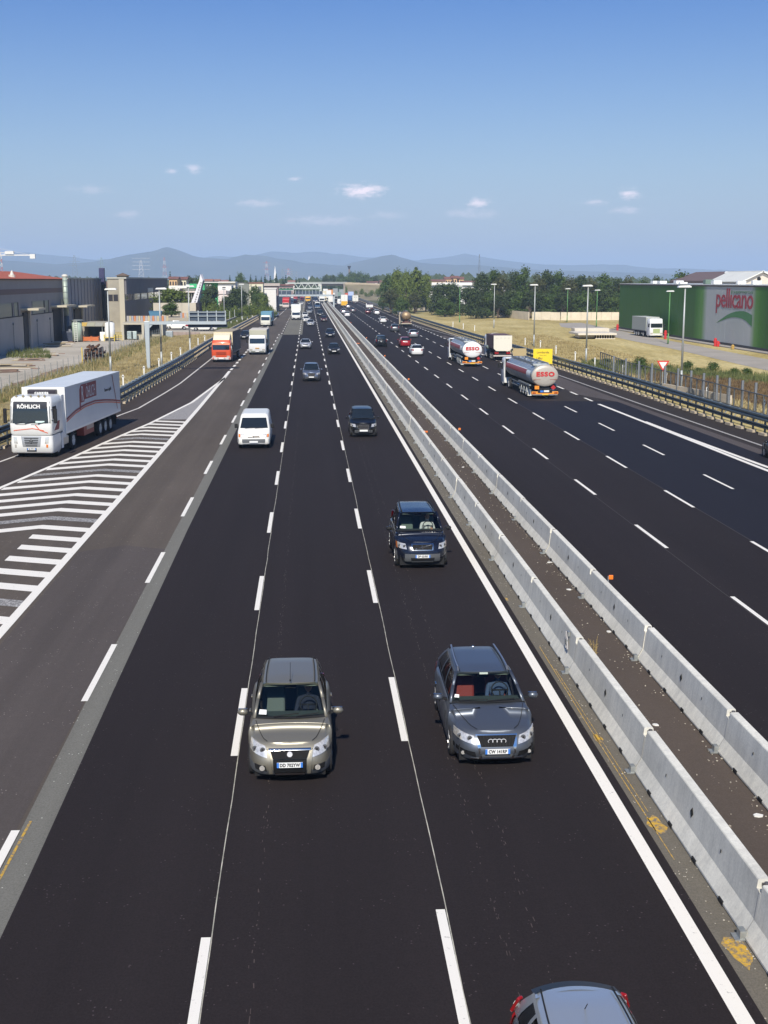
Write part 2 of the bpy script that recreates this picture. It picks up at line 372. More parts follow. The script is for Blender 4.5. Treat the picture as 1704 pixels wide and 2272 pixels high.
# darker worn wedge at the front of the old lane and the pale repair in the distance
mb = MB(); mb.add([(-8.8, YN, .004), (-5.55, YN, .004), (-5.55, 46.5, .004), (-7.2, 47.3, .004), (-8.75, 46.2, .004)], [(0, 1, 2, 3, 4)])
tag(mb.build('asphalt_patch', road_mat('patched asphalt', (.086, .073, .067), track=.2, blot=.14)), kind='structure')
ED = [(YN, -4.92), (20, -4.9), (30, -4.97), (50, -5.05), (90, -5.0), (150, -4.9), (236, -4.85)]
Ye = [YN, 0, 10, 20, 30, 40, 50, 60, 75, 90, 110, 130, 150, 180, 236]
mb = MB()
eL = [(interp(ED, y) - .52 - .03 * sin(y * .7), y) for y in Ye]; eR = [(interp(ED, y), y) for y in Ye]
strip_between(mb, eL, eR, .008); tag(mb.build('edge_strip', M_EDGE), kind='structure')
mb = MB(); strip_between(mb, eR, [(6.22, y) for y in Ye], .008)
tag(mb.build('dark_carriageway', M_NEW), kind='structure')
mb = MB(); strip_between(mb, [(-4.85, 236), (-5.0, YF)], [(-1.15, 236), (-1.25, YF)], .008)
tag(mb.build('pale_lane', M_FAR), kind='structure')
mb = MB(); strip_between(mb, [(-1.15, 236), (-1.25, YF)], [(6.22, 236), (6.22, YF)], .008)
tag(mb.build('dark_carriageway_beyond', M_NEW), kind='structure')
mb = MB(); strip_between(mb, [(6.22, y) for y in YS], [(6.9, y) for y in YS], .008); tag(mb.build('barrier_ledge', M_LEDGE), kind='structure')
mb = MB(); strip_between(mb, [(6.9, y) for y in YS], [(9.3, y) for y in YS], .006); tag(mb.build('median_ground', M_MED), kind='structure')
# right carriageway
mb = MB(); strip_between(mb, [(9.3, y) for y in YS], [(17.35 if y < 103 else (24.3 if y > 200 else 23.9), y) for y in YS], .008)
tag(mb.build('right_carriageway', M_NEW), kind='structure')
P1 = [(17.35, YN), (26.6, YN), (26.5, 70), (26.0, 103), (17.35, 104.5)]
sheet('new_asphalt_patch', P1, .012, M_BLUE)
mb = MB(); strip_between(mb, [(26.55, YN), (26.45, 70), (25.95, 103), (24.1, 110), (24.1, 190), (24.3, 230)], [(27.6, YN), (27.4, 70), (26.7, 103), (26.6, 110), (26.4, 190), (25.4, 230)], .004)
tag(mb.build('pale_shoulder_strip', road_mat('pale shoulder', (.088, .074, .070))), kind='structure')

# ---- painted markings
ZM = .014
def line(mb, pts, w, z=ZM):
    pts = [Vector((p[0], p[1], 0)) for p in pts]; L = []; Rr = []
    for i, p in enumerate(pts):
        d = (pts[min(i + 1, len(pts) - 1)] - pts[max(i - 1, 0)]).normalized(); s = side(d) * w / 2
        L.append((p - s)); Rr.append((p + s))
    strip_between(mb, L, Rr, z)
def dashes(name, x, y0, ln, gap, y1, w, m=M_LINE, z=ZM, wob=0.):
    """each dash is a painted rectangle; the nearest are separate children of the lane marking"""
    root = T(name, None, None); root['kind'] = 'structure'
    y = y0; k = 0; far = MB(); me = None
    while y < y1:
        xx = x if not callable(x) else x(y + ln / 2)
        if k < 26:
            mb = MB(); mb.add([(-w / 2, 0, 0), (w / 2, 0, 0), (w / 2, ln, 0), (-w / 2, ln, 0)], [(0, 1, 2, 3)])
            if me is None: o = mb.build('dash', m, root); me = o.data
            else: o = bpy.data.objects.new('dash', me); C.objects.link(o); o.parent = root
            o.location = (xx, y, z)
        else: far.add([(xx - w / 2, y, z), (xx + w / 2, y, z), (xx + w / 2, y + ln, z), (xx - w / 2, y + ln, z)], [(0, 1, 2, 3)])
        y += ln + gap; k += 1
    if far.f: o = far.build('far_dashes', m, root); o['kind'] = 'stuff'
    return root
dashes('lane_marking', -1.70, 25.35 - 24, 4.5, 7.5, 1200, .15)
dashes('lane_marking', 2.04, 26.0 - 24, 4.5, 7.5, 1200, .15)
dashes('lane_marking', -5.55, 17.1, 4.8, 7.2, 236, .16, z=ZM + .004)
dashes('lane_marking', -5.1, 239, 4.8, 7.2, 1100, .16)
dashes('lane_marking', 13.62, 45.5 - 36, 4.6, 7.4, 1200, .15)
dashes('lane_marking', 17.28, 65.9 - 48, 4.6, 7.4, 1200, .15, z=.018)
dashes('lane_marking', 20.75, 58.7 - 36, 4.6, 7.4, 1200, .15, z=.018)
dashes('lane_marking', -8.9, 142.5, 3.0, 2.75, 275, .3)
dashes('lane_marking', 24.0, 103.5, 3.0, 3.0, 285, .22)
mb = MB(); line(mb, [(5.92, y) for y in YS], .25)
tag(mb.build('edge_line', M_LINE), kind='structure')
mb = MB(); line(mb, [(-9.05, YN), (-9.05, 34), (-8.93, 60), (-8.85, 100), (-8.9, 130), (-8.95, 141)], .30)
tag(mb.build('gore_line', M_LINE), kind='structure')
mb = MB(); line(mb, [(interp(GX, y), y) for y in Yr if y <= 146], .26)
tag(mb.build('gore_line', M_LINE), kind='structure')
FL = [at(-60, 1046), at(0, 1025), at(38.5, 1011), at(150, 969), at(267, 921), at(308, 905.8), at(366, 872), at(400, 850.7), at(469, 796), at(525.8, 753), at(567, 730), at(579.8, 725.4), at(602.9, 715), at(633.7, 686.8)]
mb = MB(); line(mb, [(-19.5, YN), (-19.2, 40)] + FL + [(-7.8, 700), (-7.8, YF)], .18)
tag(mb.build('edge_line', paint_mat('ramp edge paint', (.62, .58, .52), .15)), kind='structure')
mb = MB(); line(mb, [(28.9, YN), (28.5, 50), (28.0, 75), (27.45, 100), (26.95, 134), (26.9, 180), (26.8, 228), (25.2, 262), (23.9, 300), (23.9, YF)], .2)
tag(mb.build('edge_line', M_LINEO), kind='structure')
mb = MB(); line(mb, [(25.6, YN), (25.0, 50), (24.55, 67), (24.25, 84), (23.95, 101)], .3, z=.018); line(mb, [(28.0, YN), (25.9, 50), (25.0, 67), (24.5, 80), (24.3, 88)], .3, z=.021)
tag(mb.build('gore_line', M_LINE), kind='structure')
# thin joints between the asphalt lanes
mb = MB()
for x, y1 in ((-1.61, 230), (2.13, 400)):
    pts = []
    y = -20.
    while y < y1: pts.append((x + R.uniform(-.012, .012), y)); y += 1.2 + y * .01
    line(mb, pts, .018, z=.011)
tag(mb.build('lane_joint', mat('pale joint', (.42, .40, .33), .8, n=.4, ns=2)), kind='structure')
mb = MB(); line(mb, [(17.33 + .01 * sin(y), y) for y in range(0, 104, 3)], .03, z=.0165); line(mb, [(13.5, y) for y in range(0, 200, 5)], .02, z=.012)
tag(mb.build('lane_joint', mat('dark joint', (.07, .06, .055), .8)), kind='structure')
# tyre and leak streaks in the near lane
mb = MB()
for x0, x1 in ((2.9, 3.05), (3.5, 3.35), (-.95, -.85)):
    for k in range(420):
        y = R.uniform(5, 90); x = lerp(x0, x1, y / 70) + R.gauss(0, .03)
        line(mb, [(x, y), (x + R.uniform(-.01, .01), y + R.uniform(.02, .14))], R.uniform(.006, .018), z=.0105)
tag(mb.build('brown_streaks', mat('brown streak', (.075, .055, .048), .8)), kind='stuff')
# gore hatching: chevrons, each stripe a piece of its own
hat = T('gore_hatching', None, None); hat['kind'] = 'structure'
Y = 32.2; k = 0; XA = -11.2; XE = -9.02
while Y < 90:
    w = .80; gx = interp(GX, Y) + .1; xa = XA if gx < XA - .1 else gx
    mb = MB(); zz = .010
    mb.quad((xa, Y + .85, zz), (XE, Y, zz), (XE, Y + w, zz), (xa, Y + w + .85, zz))
    if Y > 49.2 and gx < XA - .2:
        dy = (XA - gx) * .52
        mb.quad((gx, Y + .85 - dy, zz), (XA, Y + .85, zz), (XA, Y + w + .85, zz), (gx, Y + w + .85 - dy, zz))
    mb.build('stripe', M_LINE if k % 7 != 3 else M_LINEW, hat); Y += 1.97; k += 1
mb = MB(); yy = [91.5, 95, 100, 110, 122, 132, 140]
strip_between(mb, [(interp(GX, y) + .15, y) for y in yy], [(-9.0, y) for y in yy], .010)
tag(mb.build('faded_gore_paint', paint_mat('smeared gore paint', (.42, .39, .36), .34)), kind='structure')
# yellow sprayed marks on the ledge
for px, py, w, l in ((1456, 1830, .42, .9), (1640, 2110, .5, 1.2), (1327, 1640, .25, .6), (1123, 1330, .2, .5)):
    p = at(px, py); mb = MB(); pts = [(cos(a) * w * R.uniform(.55, 1) / 2, sin(a) * l * R.uniform(.6, 1) / 2) for a in [i * 2 * pi / 14 for i in range(14)]]
    mb.add([(min(max(x + p.x, 6.24), 6.62), y + p.y, .0125) for x, y in pts], [tuple(range(14))])
    tag(mb.build('yellow_spray_mark', M_YEL), kind='structure')
mb = MB(); line(mb, [(6.36, 20), (6.33, 27), (6.36, 33)], .02, z=.0125); line(mb, [(6.44, 22), (6.40, 31)], .015, z=.0125); tag(mb.build('yellow_line_trace', M_YEL), kind='structure')
mb = MB(); line(mb, [(-5.39, 15), (-5.39, 19.7), (-5.36, 22.3)], .05, z=.0125); tag(mb.build('yellow_line_trace', M_YEL), kind='structure')

# ================================================================= CONCRETE BARRIERS
M_CON = mat('barrier concrete', (.55, .545, .50), .8, n=.10, ns=1.6, bump=.15, bs=40, stretch=(1, .5, 1.6), spec=.25)
M_CON2 = M_CON
def stain_mat():
    m = bpy.data.materials.new('stained barrier concrete'); m.use_nodes = True; t = m.node_tree; b = t.nodes['Principled BSDF']; b.inputs['Roughness'].default_value = .85; b.inputs['Specular IOR Level'].default_value = .2
    g = t.nodes.new('ShaderNodeNewGeometry')
    def noise(vec, d, ro=.6):
        mp = t.nodes.new('ShaderNodeMapping'); mp.inputs['Scale'].default_value = vec; t.links.new(g.outputs['Position'], mp.inputs[0])
        n = t.nodes.new('ShaderNodeTexNoise'); n.inputs['Scale'].default_value = 1; n.inputs['Detail'].default_value = d; n.inputs['Roughness'].default_value = ro; t.links.new(mp.outputs[0], n.inputs['Vector']); return n.outputs['Fac']
    def ramp(f, a, b_, p0=.3, p1=.7):
        r = t.nodes.new('ShaderNodeValToRGB'); e = r.color_ramp.elements; e[0].position, e[0].color = p0, (*a, 1); e[1].position, e[1].color = p1, (*b_, 1); t.links.new(f, r.inputs[0]); return r.outputs[0]
    def mul(a, b_):
        mx = t.nodes.new('ShaderNodeMix'); mx.data_type = 'RGBA'; mx.blend_type = 'MULTIPLY'; mx.inputs[0].default_value = 1; t.links.new(a, mx.inputs[6]); t.links.new(b_, mx.inputs[7]); return mx.outputs[2]
    c = mul(ramp(noise((.5, .5, .8), 4), (.64, .62, .55), (.80, .775, .69)), ramp(noise((4, 4.5, .7), 5, .7), (.84, .845, .85), (1.03, 1.03, 1.02), .3, .6))
    c = mul(c, ramp(noise((22, 22, 22), 3), (.88, .88, .88), (1.05, 1.05, 1.05)))
    t.links.new(c, b.inputs['Base Color'])
    return m
M_CON = stain_mat()
M_STEEL = mat('galvanised steel', (.42, .44, .43), .45, .7, n=.15, ns=6)
M_BLACK = mat('dark slot', (.012, .012, .012), .9)
M_ORG = mat('orange reflector', (.85, .20, .02), .35)
def jersey_profile():
    h = .95
    return [(-.31, 0.03), (-.31, .07), (-.165, .33), (-.095, h - .02), (-.08, h), (.08, h), (.095, h - .02), (.165, .33), (.31, .07), (.31, .03)]
SEG = 6.62
def barrier_proto():
    """one New Jersey element, origin at its near end"""
    r = bpy.data.objects.new('barrier_segment', None)
    mb = MB(); P = jersey_profile(); L = SEG - .02
    # body, top cut back at both ends for the coupling
    Pl = [(x, min(z, .80)) for x, z in P]; Pl = [(-.31, .03), (-.31, .07), (-.165, .33), (-.112, .80), (-.05, .80), (.05, .80), (.112, .80), (.165, .33), (.31, .07), (.31, .03)]
    def ring(pr, y): return [(x, y, z) for x, z in pr]
    mb.rings([ring(Pl, .005), ring(Pl, .11)], cap0=True); mb.rings([ring(Pl, .11), ring(P, .11)]); mb.rings([ring(P, .11), ring(P, L - .08)])
    mb.rings([ring(P, L - .08), ring(Pl, L - .08)]); mb.rings([ring(Pl, L - .08), ring(Pl, L)], cap1=True)
    return mb
seg_me = barrier_proto().build('barrier_segment', M_CON, fix=True)
bpy.data.objects.remove(seg_me, do_unlink=False) if False else None
seg_mesh = seg_me.data; bpy.data.objects.remove(seg_me)
def slots_mesh(sx):
    mb = MB()
    mb.box((sx * .308, 0, .052), (.03, .20, .085))
    me = mb.build('drain_slot', M_BLACK); d = me.data; bpy.data.objects.remove(me); return d
def hole_mesh(ry, rz):
    mb = MB(); z = .61 if ry > .05 else .64; cx = -.139
    pts = [(-ry, 0), (0, -rz), (ry, 0), (0, rz)] if ry > .05 else [(-ry, -rz), (ry, -rz), (ry, rz), (-ry, rz)]
    mb.add([(cx - .004 + q * .115, p, z + q) for p, q in pts], [(0, 1, 2, 3)])
    o = mb.build('lifting_hole' if ry > .05 else 'bolt_hole', M_BLACK); d = o.data; bpy.data.objects.remove(o); return d
def coupler_mesh():
    mb = MB(); mb.box((0, 0, .865), (.07, .20, .05)); mb.tube((0, -.02, .80), (0, -.02, .95), .045, n=8)
    o = mb.build('coupling', mat('coupling steel', (.16, .15, .14), .6, .4)); d = o.data; bpy.data.objects.remove(o); return d
def bracket_mesh(sx):
    mb = MB(); mb.box((sx * .35, 0, .10), (.10, .16, .15)); mb.box((sx * .40, .02, .03), (.16, .22, .03))
    o = mb.build('foot_bracket', M_STEEL); d = o.data; bpy.data.objects.remove(o); return d
ms_slot, ms_hole, ms_sh, ms_cp, ms_br = slots_mesh(-1), hole_mesh(.09, .10), hole_mesh(.02, .03), coupler_mesh(), bracket_mesh(-1)
# joint gap strip: thin light lip seen at each joint
def lip_mesh():
    mb = MB()
    for sx in (-1,):
        pr = [(.314 * sx, .07), (.1685 * sx, .332), (.1155 * sx, .80)]
        for (x0, z0), (x1, z1) in zip(pr, pr[1:]): mb.add([(x0, -.018, z0), (x0, .01, z0), (x1, .01, z1), (x1, -.018, z1)], [(0, 1, 2, 3)])
    o = mb.build('joint_lip', mat('joint mortar', (.42, .40, .35), .8)); d = o.data; bpy.data.objects.remove(o); return d
ms_lip = lip_mesh()
def inst(me, par, loc, name=None):
    o = bpy.data.objects.new(name or me.name, me); C.objects.link(o); o.parent = par; o.location = loc; return o
def barrier(x, yj, label):
    root = T('concrete_barrier', label, 'barrier', (x, 0, 0))
    k0 = int((yj + 50) // SEG); y = yj - k0 * SEG; k = 0
    while y < 1000:
        if y < 900:
            s = inst(seg_mesh, root, (R.uniform(-.012, .012), y, 0)); s.rotation_euler = (0, 0, R.uniform(-.0012, .0012))
            if y < 170:
                for q in ((1.1, 2.55, 4.0, 5.45) if y < 80 else (2.0, 4.6)): inst(ms_slot, s, (0, q, 0))
                inst(ms_hole, s, (0, 3.3, 0)); inst(ms_cp, s, (0, 0, 0)); inst(ms_br, s, (0, 0, 0)); inst(ms_lip, s, (0, 0, 0))
                if y < 70: inst(ms_sh, s, (0, 1.7, 0)); inst(ms_sh, s, (0, 4.95, 0))
        y += SEG; k += 1
    mb = MB(); mb.rings([[(p[0], y0, p[1]) for p in jersey_profile()] for y0 in (y, 1500)]); o = mb.build('far_barrier_run', M_CON, root)
    return root
# joints measured on the top edge
def yj(px, py):
    p = at(px, py, .95); return p.y
b1 = barrier(6.98, yj(1665, 1958), 'nearer of the two grey concrete barriers, beside the solid white line')
b2 = barrier(9.07, yj(1440, 1390) , 'farther concrete barrier with orange reflectors, beside the right-hand carriageway')
# orange reflector plates on the far barrier
for i, (px, py) in enumerate(((1349, 1283), (1014, 953), (900, 842), (842, 790), (808, 750), (777, 716))):
    p = at(px, py, 1.0); t_ = T('orange_reflector', ['largest square orange reflector standing on the far barrier', 'orange reflector plate on the far barrier left of the passing dashes, second nearest', 'third nearest orange reflector clipped on the far barrier', 'fourth orange reflector on the far barrier, level with the dark off-roader', 'fifth orange reflector on the far barrier, tiny in the distance', 'farthest visible orange reflector on the far barrier'][i], 'reflector', (9.22, p.y, .93), group='orange reflectors along the far barrier')
    mb = MB(); mb.box((.07, 0, .10), (.14, .05, .14)); mb.build('plate', M_ORG, t_, bevel=.015)
    mb = MB(); mb.box((-.015, 0, .04), (.02, .04, .2)); mb.build('bracket', M_STEEL, t_)
# steel bracket bolted across a joint of the near barrier
p = at(1250, 1410, .75); t_ = T('steel_clamp', 'pair of galvanised steel clamp plates bolted to the side of the near barrier', 'clamp', (6.98, p.y, 0))
for dz in (.84, .62):
    for dy in (-.12,): mb = MB(); mb.box((-.15 - (.84 - dz) * .2, dy, dz), (.05, .16, .12)); mb.build('plate', M_STEEL, t_)
for dy in (-.05, .1): mb = MB(); mb.beam((-.16, dy, .84), (-.21, dy - .25, .45), .035); mb.build('strut', mat('dark steel', (.12, .12, .13), .5, .6), t_)
# rubbish, gravel and leaves in the median
mb = MB()
for _ in range(900):
    y = R.uniform(5, 160); x = R.choice((8.76 - abs(R.gauss(0, .12)), R.uniform(7.32, 8.74))); s = R.uniform(.008, .03)
    mb.box((x, y, .01 + s / 2), (s, s * R.uniform(.7, 1.8), s * .7), rz=R.uniform(0, 3))
for _ in range(700):
    y = R.uniform(5, 120); s = R.uniform(.006, .02); mb.box((R.uniform(6.28, 6.64), y, .012 + s / 2), (s, s * 1.3, s * .6), rz=R.uniform(0, 3))
o = mb.build('median_gravel', mat('pale gravel', (.42, .38, .31), .9, n=.5, ns=3)); tag(o, kind='stuff')
LIT = [(1387, 1400, 'white'), (1296, 1246, 'white'), (1028, 1036, 'white'), (1263, 1307, 'white'), (1683, 1808, 'white'), (1454, 1607, 'white'), (1340, 1407, 'white'), (780, 880, 'x')]
for i, (px, py, _) in enumerate(LIT[:6]):
    p = at(px, py, .03); mb = MB()
    pts = [(cos(a) * R.uniform(.05, .11), sin(a) * R.uniform(.04, .09)) for a in [j * 2 * pi / 7 for j in range(7)]]
    mb.prism(pts, .0, .025, 'z'); o = mb.build('litter', mat('white litter', (.75, .74, .70), .6), loc=(min(max(p.x, 7.4), 8.65), p.y, .008))
    tag(o, ['flat white scrap beside the base of the far barrier below the square reflector', 'crumpled white scrap in the median left of the square reflector', 'small white scrap high up in the median level with the black off-roader', 'white rag lying at the foot of the far barrier, in mid median', 'white scrap at the right edge of the photo between the barriers', 'thin white scrap lying alone in the middle of the brown median'][i], 'litter', 'litter in the median')
# cracked orange cone pieces in the median
for i, (px, py) in enumerate(((943, 958), (789, 762))):
    p = at(px, py, .05); t_ = T('broken_cone', ['crushed orange plastic pieces in the median beside the near barrier', 'faded orange plastic wreck in the median far up the road'][i], 'debris', (8.0 if i else 7.7, p.y, .008), group='orange debris in the median')
    for k in range(4): mb = MB(); mb.box((k * .16 - .3, R.uniform(-.1, .1), .06), (.13, .12, .1), rz=R.random()); mb.build('fragment', M_ORG if k % 2 else mat('faded orange', (.8, .42, .3), .5), t_)
# dry stalk growing beside the barrier
p = at(1334, 1480, .0); mb = MB()
q = Vector((7.38, p.y, 0))
for k in range(7):
    a = q + Vector((.02 * k, 0, 0)); b = a + Vector((R.uniform(-.03, .05), R.uniform(-.1, .25), R.uniform(.5, 1.05))); mb.tube(a, b, .008, .003, 4)
    for j in range(6): c = a.lerp(b, .4 + j * .1); mb.tube(c, c + Vector((R.uniform(-.1, .1), R.uniform(-.08, .08), R.uniform(.02, .1))), .005, .002, 3)
tag(mb.build('dry_weed', mat('dry stalk', (.42, .30, .10), .9)), 'tall dry yellow weed growing behind the near barrier', 'weed')
# ================================================================= VEHICLES
def paint(name, c, metal=.45, rough=.32): return mat('paint ' + name, c, rough, metal, coat=.35, spec=.4)
M_GLASS = mat('dark window glass', (.012, .016, .018), .04, 0, spec=.8, coat=.6)
def clear_glass():
    m = bpy.data.materials.new('clear window glass'); m.use_nodes = True; t = m.node_tree; t.nodes.clear()
    o = t.nodes.new('ShaderNodeOutputMaterial'); mx = t.nodes.new('ShaderNodeMixShader'); tr = t.nodes.new('ShaderNodeBsdfTransparent'); gl = t.nodes.new('ShaderNodeBsdfGlossy'); fr = t.nodes.new('ShaderNodeFresnel')
    fr.inputs[0].default_value = 1.52; tr.inputs[0].default_value = (.78, .84, .81, 1); gl.inputs['Roughness'].default_value = .02
    t.links.new(fr.outputs[0], mx.inputs[0]); t.links.new(tr.outputs[0], mx.inputs[1]); t.links.new(gl.outputs[0], mx.inputs[2]); t.links.new(mx.outputs[0], o.inputs[0]); return m
M_CLEAR = clear_glass()
M_TYRE = mat('tyre rubber', (.018, .017, .017), .8)
M_RIM = mat('alloy rim', (.45, .45, .46), .3, .8)
M_RIMW = mat('white steel rim', (.62, .61, .58), .5)
M_TRIM = mat('black plastic trim', (.018, .018, .019), .65, spec=.2)
M_GREYTRIM = mat('grey plastic trim', (.10, .105, .11), .5)
M_INT = mat('dark cabin', (.028, .03, .03), .8)
M_DASH = mat('dashboard', (.05, .065, .062), .7)
M_CHROME = mat('chrome', (.75, .75, .76), .12, 1.0)
M_LAMP = mat('headlamp reflector', (.82, .77, .70), .18, .55, n=.25, ns=22, coat=1.0)
M_AMB = mat('amber lens', (.75, .20, .02), .2, coat=1.)
M_RED = mat('red lens', (.28, .010, .012), .2, coat=1.)
M_PLATE = mat('number plate', (.78, .78, .76), .4)
M_PLATEB = mat('blue plate band', (.05, .20, .62), .4)
M_PLTXT = mat('plate lettering', (.03, .03, .04), .5)
M_SEAM = mat('panel gap', (.01, .01, .01), .8)
M_WHITE = mat('white enamel', (.78, .78, .75), .35, coat=.5)
M_GREYSEAT = mat('grey seat cloth', (.12, .145, .14), .9)
M_REDSEAT = mat('red leather seat', (.22, .025, .018), .6)
M_SKIN = mat('skin', (.50, .27, .17), .6)

def wheel(par, x, y, r, w=.21, rim=M_RIM, n=18, far=False, spokes=5):
    sx = 1 if x > 0 else -1
    mb = MB(); mb.smooth = True
    if far: n = 10
    prof = [(0, r * .60), (0, r * .93), (.03, r), (w - .03, r), (w, r * .93), (w, r * .6)]
    mb.rings([[(sx * (-w + p[0] + (w - 2 * p[0]) * 0) + 0, q * cos(2 * pi * i / n), q * sin(2 * pi * i / n)) for i in range(n)] for p, q in [((a, 0), b) for a, b in prof]])
    o = mb.build('wheel', M_TYRE, par, loc=(x, y, r))
    mb = MB(); q = r * .62
    if far: mb.tube((-.02 * sx, 0, 0), (-.01 * sx, 0, 0), q, n=n)
    else:
        mb.tube((-.06 * sx, 0, 0), (-.05 * sx, 0, 0), q, n=n)
        for k in range(spokes):
            a = 2 * pi * k / spokes; mb.beam((-.02 * sx, 0, 0), (-.02 * sx, q * cos(a), q * sin(a)), .05, .07)
        mb.tube((-.03 * sx, 0, 0), (-.005 * sx, 0, 0), q * .22, n=8)
        mb.rings([[(-.0 * sx - xx * sx, rr * cos(2 * pi * i / n), rr * sin(2 * pi * i / n)) for i in range(n)] for xx, rr in ((.05, q), (.0, q), (.0, q * .92), (.05, q * .9))])
    mb.build('rim', rim, o)
    return o
def plate(par, loc, w=.52, h=.11, txt=None, rot=0., blue=True, back=False, m=None):
    """number plate facing -Y (front); back turns it to +Y"""
    s = 1 if not back else -1
    mb = MB(); mb.box((0, 0, 0), (w, .012, h)); o = mb.build('number_plate', m or M_PLATE, par, loc=loc)
    if back: o.rotation_euler = (0, 0, pi)
    if blue:
        for sx in (-1, 1):
            mb = MB(); mb.box((sx * (w / 2 - .022), -.008, 0), (.044, .008, h * .98)); mb.build('blue_band', M_PLATEB, o)
    if txt: text('registration', txt, h * .88, M_PLTXT, o, (0, -.009, -h * .3), ext=.001, off=.004, sx=.82, space=1.05)
    return o

class Car:
    def __init__(s, sp):
        s.sp = sp; s.L = sp['L'] / 2; s.Wd = sp['W'] / 2; s.n = sp.get('n', 4.2); s.ng = sp.get('sill', .24)
    def ztop(s, y): return sum(interp(s.sp['top'], y + s.L + q) for q in (-.16, -.05, .05, .16)) / 4
    def rake(s, t): return interp(s.sp.get('rake', [(0, .10), (.18, .02), (.45, 0), (.7, .05), (.9, .13), (1, .24)]), t)
    def rraker(s, t): return interp(s.sp.get('rrake', [(0, .08), (.2, 0), (.55, 0), (.9, .05), (1, .12)]), t)
    def tum(s, t): return interp([(0, .03), (.2, .0), (.5, -.0), (.8, .03), (.93, .055), (1, .10)], t)
    def plan(s, x, front=True):
        q = min(abs(x) / s.Wd, 1.); e = s.n if front else s.n + 1
        return (1 - q ** e) ** (1 / e)
    def low(s, y): return s.ng
    def fy(s, x, z):
        y = -s.L
        for _ in range(7):
            zt = s.ztop(y); t = max(0, min(1, (z - s.ng) / (zt - s.ng))); y = -(s.L - s.rake(t)) * s.plan(x)
        return y
    def ry(s, x, z):
        y = s.L
        for _ in range(7):
            zt = s.ztop(y); t = max(0, min(1, (z - s.ng) / (zt - s.ng))); y = (s.L - s.rraker(t)) * s.plan(x, False)
        return y
    def body(s, par, m, hi):
        sp = s.sp; cols = []
        nf = 9 if hi else 5
        xs = [s.Wd * .985 * (i / nf) ** .8 for i in range(nf + 1)]
        for x in xs: cols.append(('f', x))
        ny = 44 if hi else 18
        y0 = -s.L * s.plan(xs[-1]); y1 = s.L * s.plan(xs[-1], False)
        for i in range(1, ny): cols.append(('s', lerp(y0, y1, i / ny)))
        for x in reversed(xs): cols.append(('r', x))
        ts = [0, .07, .22, .45, .65, .8, .9, .96, 1.0] if hi else [0, .25, .6, .9, 1.0]
        caps = [.94, .75, .5, .25, 0] if hi else [.92, .5, 0]
        rw = sp['wr']; wy = sp['wy']
        mb = MB(); mb.smooth = True; side_idx = {}
        for sgn in (1, -1):
            grid = []
            for kind, q in cols:
                col = []
                for t in ts:
                    if kind == 's':
                        yb = q; f = max(0, 1 - abs(yb / s.L) ** 9) ** (1 / 9.)
                        e = s.n if yb < 0 else s.n + 1
                        wloc = s.Wd * (1 - (abs(yb) / s.L) ** e) ** (1 / e)
                        x = wloc - s.tum(t); y = yb
                        # ends pull in with the rake
                        k = max(0, (abs(yb) / s.L - .8) / .2); y = yb - (1 if yb > 0 else -1) * k * (s.rake(t) if yb < 0 else s.rraker(t))
                        lo = s.ng
                        for w_ in wy:
                            d = abs(yb - w_)
                            if d < rw + .07: lo = max(lo, rw + sqrt((rw + .07) ** 2 - d * d))
                        zt = s.ztop(yb); z = lerp(lo, zt, t)
                        if lo > s.ng and t < .3: pass
                    else:
                        fr = kind == 'f'
                        y = -(s.L - s.rake(t)) * s.plan(q) if fr else (s.L - s.rraker(t)) * s.plan(q, False)
                        x = q - s.tum(t) * (q / s.Wd) ** 3; zt = s.ztop(y); z = lerp(s.ng, zt, t)
                    col.append((x * sgn, y, z))
                xt, yt, zt = col[-1]
                for c in caps:
                    yy = yt; col.append((xt * c, yy, zt + .035 * (1 - c * c) * min(1, max(0, (s.L - abs(yy)) / .7)) ** .6))
                grid.append(col)
            n = len(grid[0])
            for i in range(len(grid) - 1):
                for j in range(n - 1):
                    a, b, c, d = grid[i][j], grid[i + 1][j], grid[i + 1][j + 1], grid[i][j + 1]
                    ym = (a[1] + b[1]) / 2
                    mb.mi = 1 if (j >= len(ts) - 1 + 0 and sp['cy'] + .10 < ym + s.L < sp['by'] - .06) else (2 if (sp.get('clad') and j < 2 and kind) else 0)
                    if hi and mb.mi == 1: continue
                    if sgn > 0: mb.add([a, b, c, d], [(0, 1, 2, 3)])
                    else: mb.add([a, d, c, b], [(0, 1, 2, 3)])
        # merge by distance for smooth shading
        o = mb.build('body', [m, M_INT, sp.get('clad') or m], par)
        b = bmesh.new(); b.from_mesh(o.data); bmesh.ops.remove_doubles(b, verts=b.verts, dist=.0006); bmesh.ops.recalc_face_normals(b, faces=b.faces); b.to_mesh(o.data); b.free()
        mb = MB(); mb.bbox(-s.Wd + .16, s.Wd - .16, -s.L + .25, s.L - .25, .16, .50 if hi else sp['wr'] * 2 + .1); mb.build('underbody', M_TRIM, par)
        return o
    def patchf(s, name, c, m, par, off=.008, n=6, k=3, front=True, thick=.05, border=None):
        """panel lying on the front or rear face; c = four (x, z) corners: bottom-left, bottom-right, top-right, top-left"""
        mb = MB(); mb.smooth = True; sg = -1 if front else 1
        fn = s.fy if front else s.ry
        g = []
        for j in range(k + 1):
            row = []
            for i in range(n + 1):
                u, v = i / n, j / k
                x = lerp(lerp(c[0][0], c[1][0], u), lerp(c[3][0], c[2][0], u), v); z = lerp(lerp(c[0][1], c[1][1], u), lerp(c[3][1], c[2][1], u), v)
                row.append((x, fn(x, z) + sg * off, z))
            g.append(row)
        mb.rings(g, close=False)
        per = [g[0][i] for i in range(n + 1)] + [g[j][n] for j in range(1, k + 1)] + [g[k][i] for i in range(n - 1, -1, -1)] + [g[j][0] for j in range(k - 1, 0, -1)]
